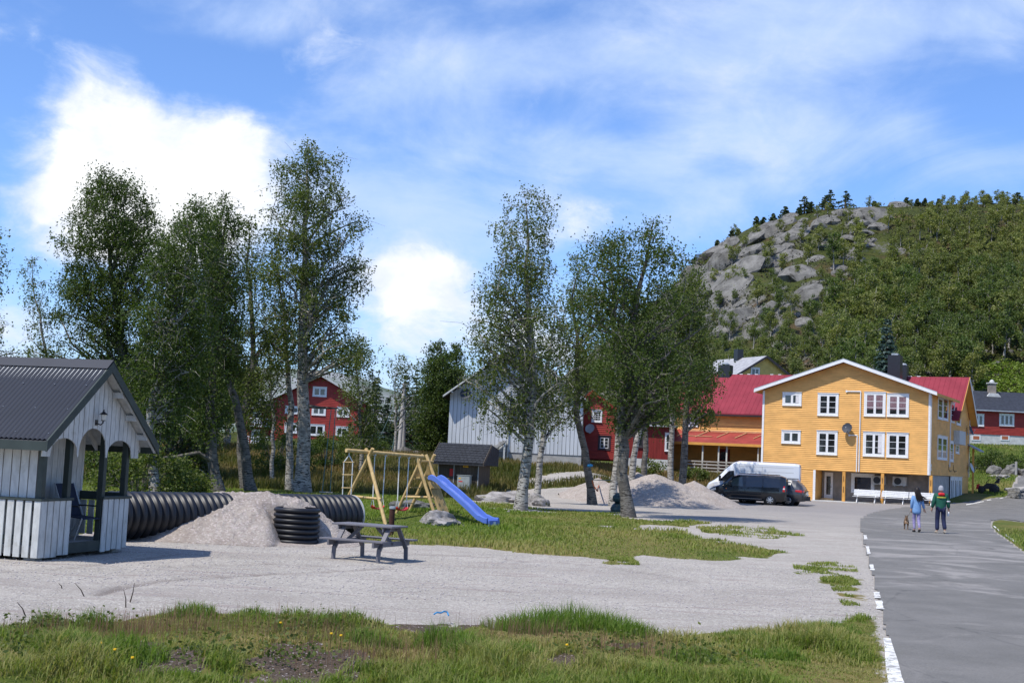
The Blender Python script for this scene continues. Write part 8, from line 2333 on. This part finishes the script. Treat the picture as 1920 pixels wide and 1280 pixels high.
# the tall lush clumps along the edge of the bank
tc_ = [(1010, 1185, .5, .34), (1080, 1180, .55, .34), (1140, 1186, .45, .30), (1190, 1196, .4, .24), (960, 1190, .4, .26), (350, 1170, .35, .2), (170, 1195, .3, .26), (90, 1180, .22, .24), (570, 1178, .4, .20), (600, 1200, .3, .2), (1560, 1185, .4, .18), (1500, 1192, .4, .17), (1390, 1205, .4, .16), (830, 1225, .35, .3), (870, 1250, .3, .3), (230, 1260, .4, .28), (130, 1250, .4, .26), (660, 1190, .25, .16), (480, 1172, .3, .15), (1300, 1250, .4, .14), (1450, 1245, .4, .16), (700, 1225, .3, .22), (960, 1260, .3, .26)]
qx, qy, qh = [], [], []
for px, py, r, hh_ in tc_:
    c = gnd(px, py); m_ = int(2100 * r)
    a_ = rng.uniform(0, 6.28, m_); q_ = np.sqrt(rng.uniform(0, 1, m_)) * r
    # tussock centres inside the clump
    qx.append(c.x + np.round(q_ * np.cos(a_) / .09) * .09 + rng.normal(0, .02, m_)); qy.append(c.y + np.round(q_ * np.sin(a_) / .09) * .09 + rng.normal(0, .02, m_)); qh.append(hh_ * (1.1 - .6 * (q_ / r) ** 2) * rng.uniform(.55, 1.25, m_))
qx, qy, qh = map(np.concatenate, (qx, qy, qh))
grass_mat('lush_grass', (0.060, 0.135, 0.014), (0.160, 0.250, 0.032), (0.30, 0.26, 0.10))
blades('lush_grass', 'tall lush green tussocks along the edge of the foreground bank', qx, qy, qh, rng.uniform(.006, .011, len(qx)), np.clip(rng.normal(.08, .1, len(qx)), 0, 1), rng, .5, 'lush_grass')
# reddish seed-head grass haze in the foreground
spots_ = [(gnd(px, py), r) for px, py, r in ((430, 1210, .8), (330, 1200, .5), (215, 1215, .4), (590, 1210, .5), (700, 1250, .6), (985, 1210, .5), (820, 1240, .6), (1180, 1240, .5), (60, 1210, .6))]
sx_ = np.concatenate([rng.normal(c.x, r * .75, 420) for c, r in spots_]); sy_ = np.concatenate([rng.normal(c.y, r * .9, 420) for c, r in spots_])
grass_mat('seed_grass', (0.16, 0.11, 0.05), (0.20, 0.12, 0.07), (0.27, 0.15, 0.11))
blades('seed_grass', 'reddish wispy seed-head grass between the green tussocks', sx_, sy_, rng.uniform(.14, .32, len(sx_)), np.full(len(sx_), .004), rng.uniform(.2, 1, len(sx_)), rng, .25, 'seed_grass')
# lawn between gravel and trees
n = 240000
y = np.sqrt(rng.uniform(28 ** 2, 74 ** 2, n)); x = rng.uniform(-.40, .26, n) * y
gm = grass_mask(x, y); k = rng.uniform(0, 1, n) < sst(.2, .8, gm) * .8
x, y = x[k], y[k]; dry = tone_mask(x, y)
lush = np.clip(.75 + .9 * fbm(x * .35, y * .22, 3, 222), .5, 1.3)
hh = rng.uniform(.06, .17, len(x)) * lush * np.where(y > 44, 1.25, 1.0)
blades('lawn_grass', 'short patchy grass of the playground and yard', x, y, hh, .014 + y * .0004, dry * .6, rng, .7)
sx2, sy2 = [], []
for P_ in streak_polys:
    P_ = np.array(P_); m_ = 1500
    a_ = rng.uniform(P_[:, 0].min(), P_[:, 0].max(), m_ * 3); b_ = rng.uniform(P_[:, 1].min(), P_[:, 1].max(), m_ * 3)
    k = (poly_sd(P_, a_, b_) > -.1) & (vnoise(a_ * 2.6, b_ * 1.6, 33) > .48); sx2.append(a_[k][:m_]); sy2.append(b_[k][:m_])
sx2, sy2 = np.concatenate(sx2), np.concatenate(sy2)
blades('sparse_grass', 'thin tufts of grass growing through the gravel near the road', sx2, sy2, rng.uniform(.03, .11, len(sx2)), .012 + sy2 * .0003, np.full(len(sx2), .25), rng, .8)
# tall dry grass on the slope below the barn and lodge
n = 130000
y = np.sqrt(rng.uniform(66 ** 2, 118 ** 2, n)); x = rng.uniform(-.36, .175, n) * y
gm = grass_mask(x, y); k = (rng.uniform(0, 1, n) < gm) & ~((x > 11) & (y < 98))
x, y = x[k], y[k]; dry = tone_mask(x, y)
hh = rng.uniform(.18, .62, len(x)) * np.clip(.5 + vnoise(x * .5, y * .5, 12), .4, 1.2)
dr = np.clip(.35 + .8 * fbm(x * .22, y * .22, 3, 88) + .3 * sst(88, 100, y), 0, 1)
grass_mat('tall_grass', (0.045, 0.062, 0.012), (0.095, 0.105, 0.022), (0.24, 0.165, 0.075))
blades('tall_grass', 'tall browning grass on the slope in front of barn and lodge', x, y, hh, .02 + y * .0004, dr, rng, .3, 'tall_grass')
# right side: verge and meadow
n = 60000
y = rng.uniform(40, 160, n); x = rng.uniform(.30, .45, n) * y
gm = grass_mask(x, y); k = (rng.uniform(0, 1, n) < gm) & (poly_sd(road_poly, x, y) < -.05) & (hill_z(x, y) < ground_z(x, y) + .3)
k &= ~((x - 31) * .472 + (y - 98) * .881 < 17.5) | (y < 60) | (x > 40.2)
x, y = x[k], y[k]
blades('verge_grass', 'green meadow grass on the right roadside and bank', x, y, rng.uniform(.08, .32, len(x)) * np.where(y < 70, .6, 1), .012 + y * .0004, np.clip(.15 + .6 * fbm(x * .3, y * .3, 2, 45), 0, 1), rng, .4)
# yellow flowers, dead sticks, pebbles
simple('flower_yellow', (0.75, 0.45, 0.01), .6, .1, 9)
fl_px = [(186, 1232), (211, 1245), (244, 1261), (523, 1188), (618, 1209), (636, 1214), (1060, 1232)]
for px, py in fl_px:
    g_ = G(px, py + 8); f_ = empty('buttercup', g_, 0, 'tiny yellow flower in the foreground grass', 'flower', 'yellow flowers in the grass')
    MB().tube([(0, 0, -.02), (.01, 0, .16)], .003, 4).build('stem', 'blade_grass', f_); MB().lathe([(.004, .16), (.017, .168), (.014, .18), (.004, .176)], 8, Matrix.Translation((.01, 0, 0))).build('blossom', 'flower_yellow', f_)
simple('dead_wood', (0.10, 0.075, 0.055), .9, .3, 9)
for k, (pa_, pb_, lab) in enumerate((((140, 1092), (160, 1117), 'thin dead stick leaning on the gravel edge at the left'), ((232, 1105), (236, 1138), 'short upright twig left of its taller neighbour'), ((252, 1092), (243, 1128), 'taller upright twig near the gravel edge'), ((110, 1093), (117, 1102), 'tiny forked twig on the left gravel'), ((32, 1128), (49, 1152), 'dark bent twig at the far left edge of the bank'))):
    a = G(*pb_); c = at(pa_[0], pa_[1], a.y - .1); mb = MB(); mb.tube([a - Vector((0, 0, .03)), a.lerp(c, .5) + Vector((.012, 0, 0)), c], [.010, .007, .003], 5)
    props(mb.build('twig', 'dead_wood', None), lab, 'twig', 'dead twigs on the gravel edge')
# scattered stones: soil patches and gravel surface
def pebbles(name, label, x, y, s, mat, rng):
    n = len(x); z = ground_z(x, y)
    base = np.array([(1, 0, 0), (0, 1, 0), (-1, 0, 0), (0, -1, 0), (0, 0, .8), (0, 0, -.5)], float)
    V_ = base[None] * s[:, None, None] * rng.uniform(.6, 1.2, (n, 1, 3)); a = rng.uniform(0, 6.28, n); c_, s_ = np.cos(a)[:, None], np.sin(a)[:, None]
    X_ = V_[:, :, 0] * c_ - V_[:, :, 1] * s_; Y_ = V_[:, :, 0] * s_ + V_[:, :, 1] * c_
    V_ = np.stack([X_ + x[:, None], Y_ + y[:, None], V_[:, :, 2] + z[:, None] + s[:, None] * .2], 2)
    f = np.array([(0, 1, 4), (1, 2, 4), (2, 3, 4), (3, 0, 4), (1, 0, 5), (2, 1, 5), (3, 2, 5), (0, 3, 5)])
    me = np_mesh(name, V_.reshape(-1, 3), (np.arange(n)[:, None, None] * 6 + f[None]).reshape(-1, 3), mat)
    return props(link(name, me), label, name.replace('_', ' '), kind='stuff')
simple('pebble_pale', (0.44, 0.40, 0.385), .9, .35, 60)
n = 17000
x = rng.uniform(-.42, .28, n); y = rng.uniform(11, 30, n); x = x * y
k = ((grass_mask(x, y) < .3) | ((dirt_mask(x, y) > .4) & (rng.uniform(0, 1, n) < .3))) & (poly_sd(road_poly, x, y) < .1)
x, y = x[k], y[k]
pebbles('gravel', 'loose stones scattered over the gravel yard and bare soil', x, y, rng.uniform(.004, .014, len(x)) * (1 + .5 * (y > 20)) , 'pebble_pale', rng)
# leafy weeds in the foreground
WP = ((70, 1200), (560, 1205), (545, 1250), (1120, 1240), (380, 1255), (40, 1255), (1330, 1255), (130, 1190))
wx = np.concatenate([rng.normal(c.x, .30, 330) for c in [gnd(*q) for q in WP]])
wy = np.concatenate([rng.normal(c.y, .35, 330) for c in [gnd(*q) for q in WP]])
k = poly_sd(fg_poly, wx, wy) > .12; wx, wy = wx[k], wy[k]
C = np.stack([wx, wy, ground_z(wx, wy) + np.abs(rng.normal(0, .10, len(wx)))], 1)
Vq, Fq, Tq = leaf_quads(C, .045, rng.uniform(0, 1, len(wx)), rng, 0, .4)
me = np_mesh('weeds', Vq, Fq, 'birch_leaves'); fattr(me, 'tone', Tq); props(link('weeds', me), 'small broad-leaved weeds among the foreground grass', 'weeds', kind='stuff')
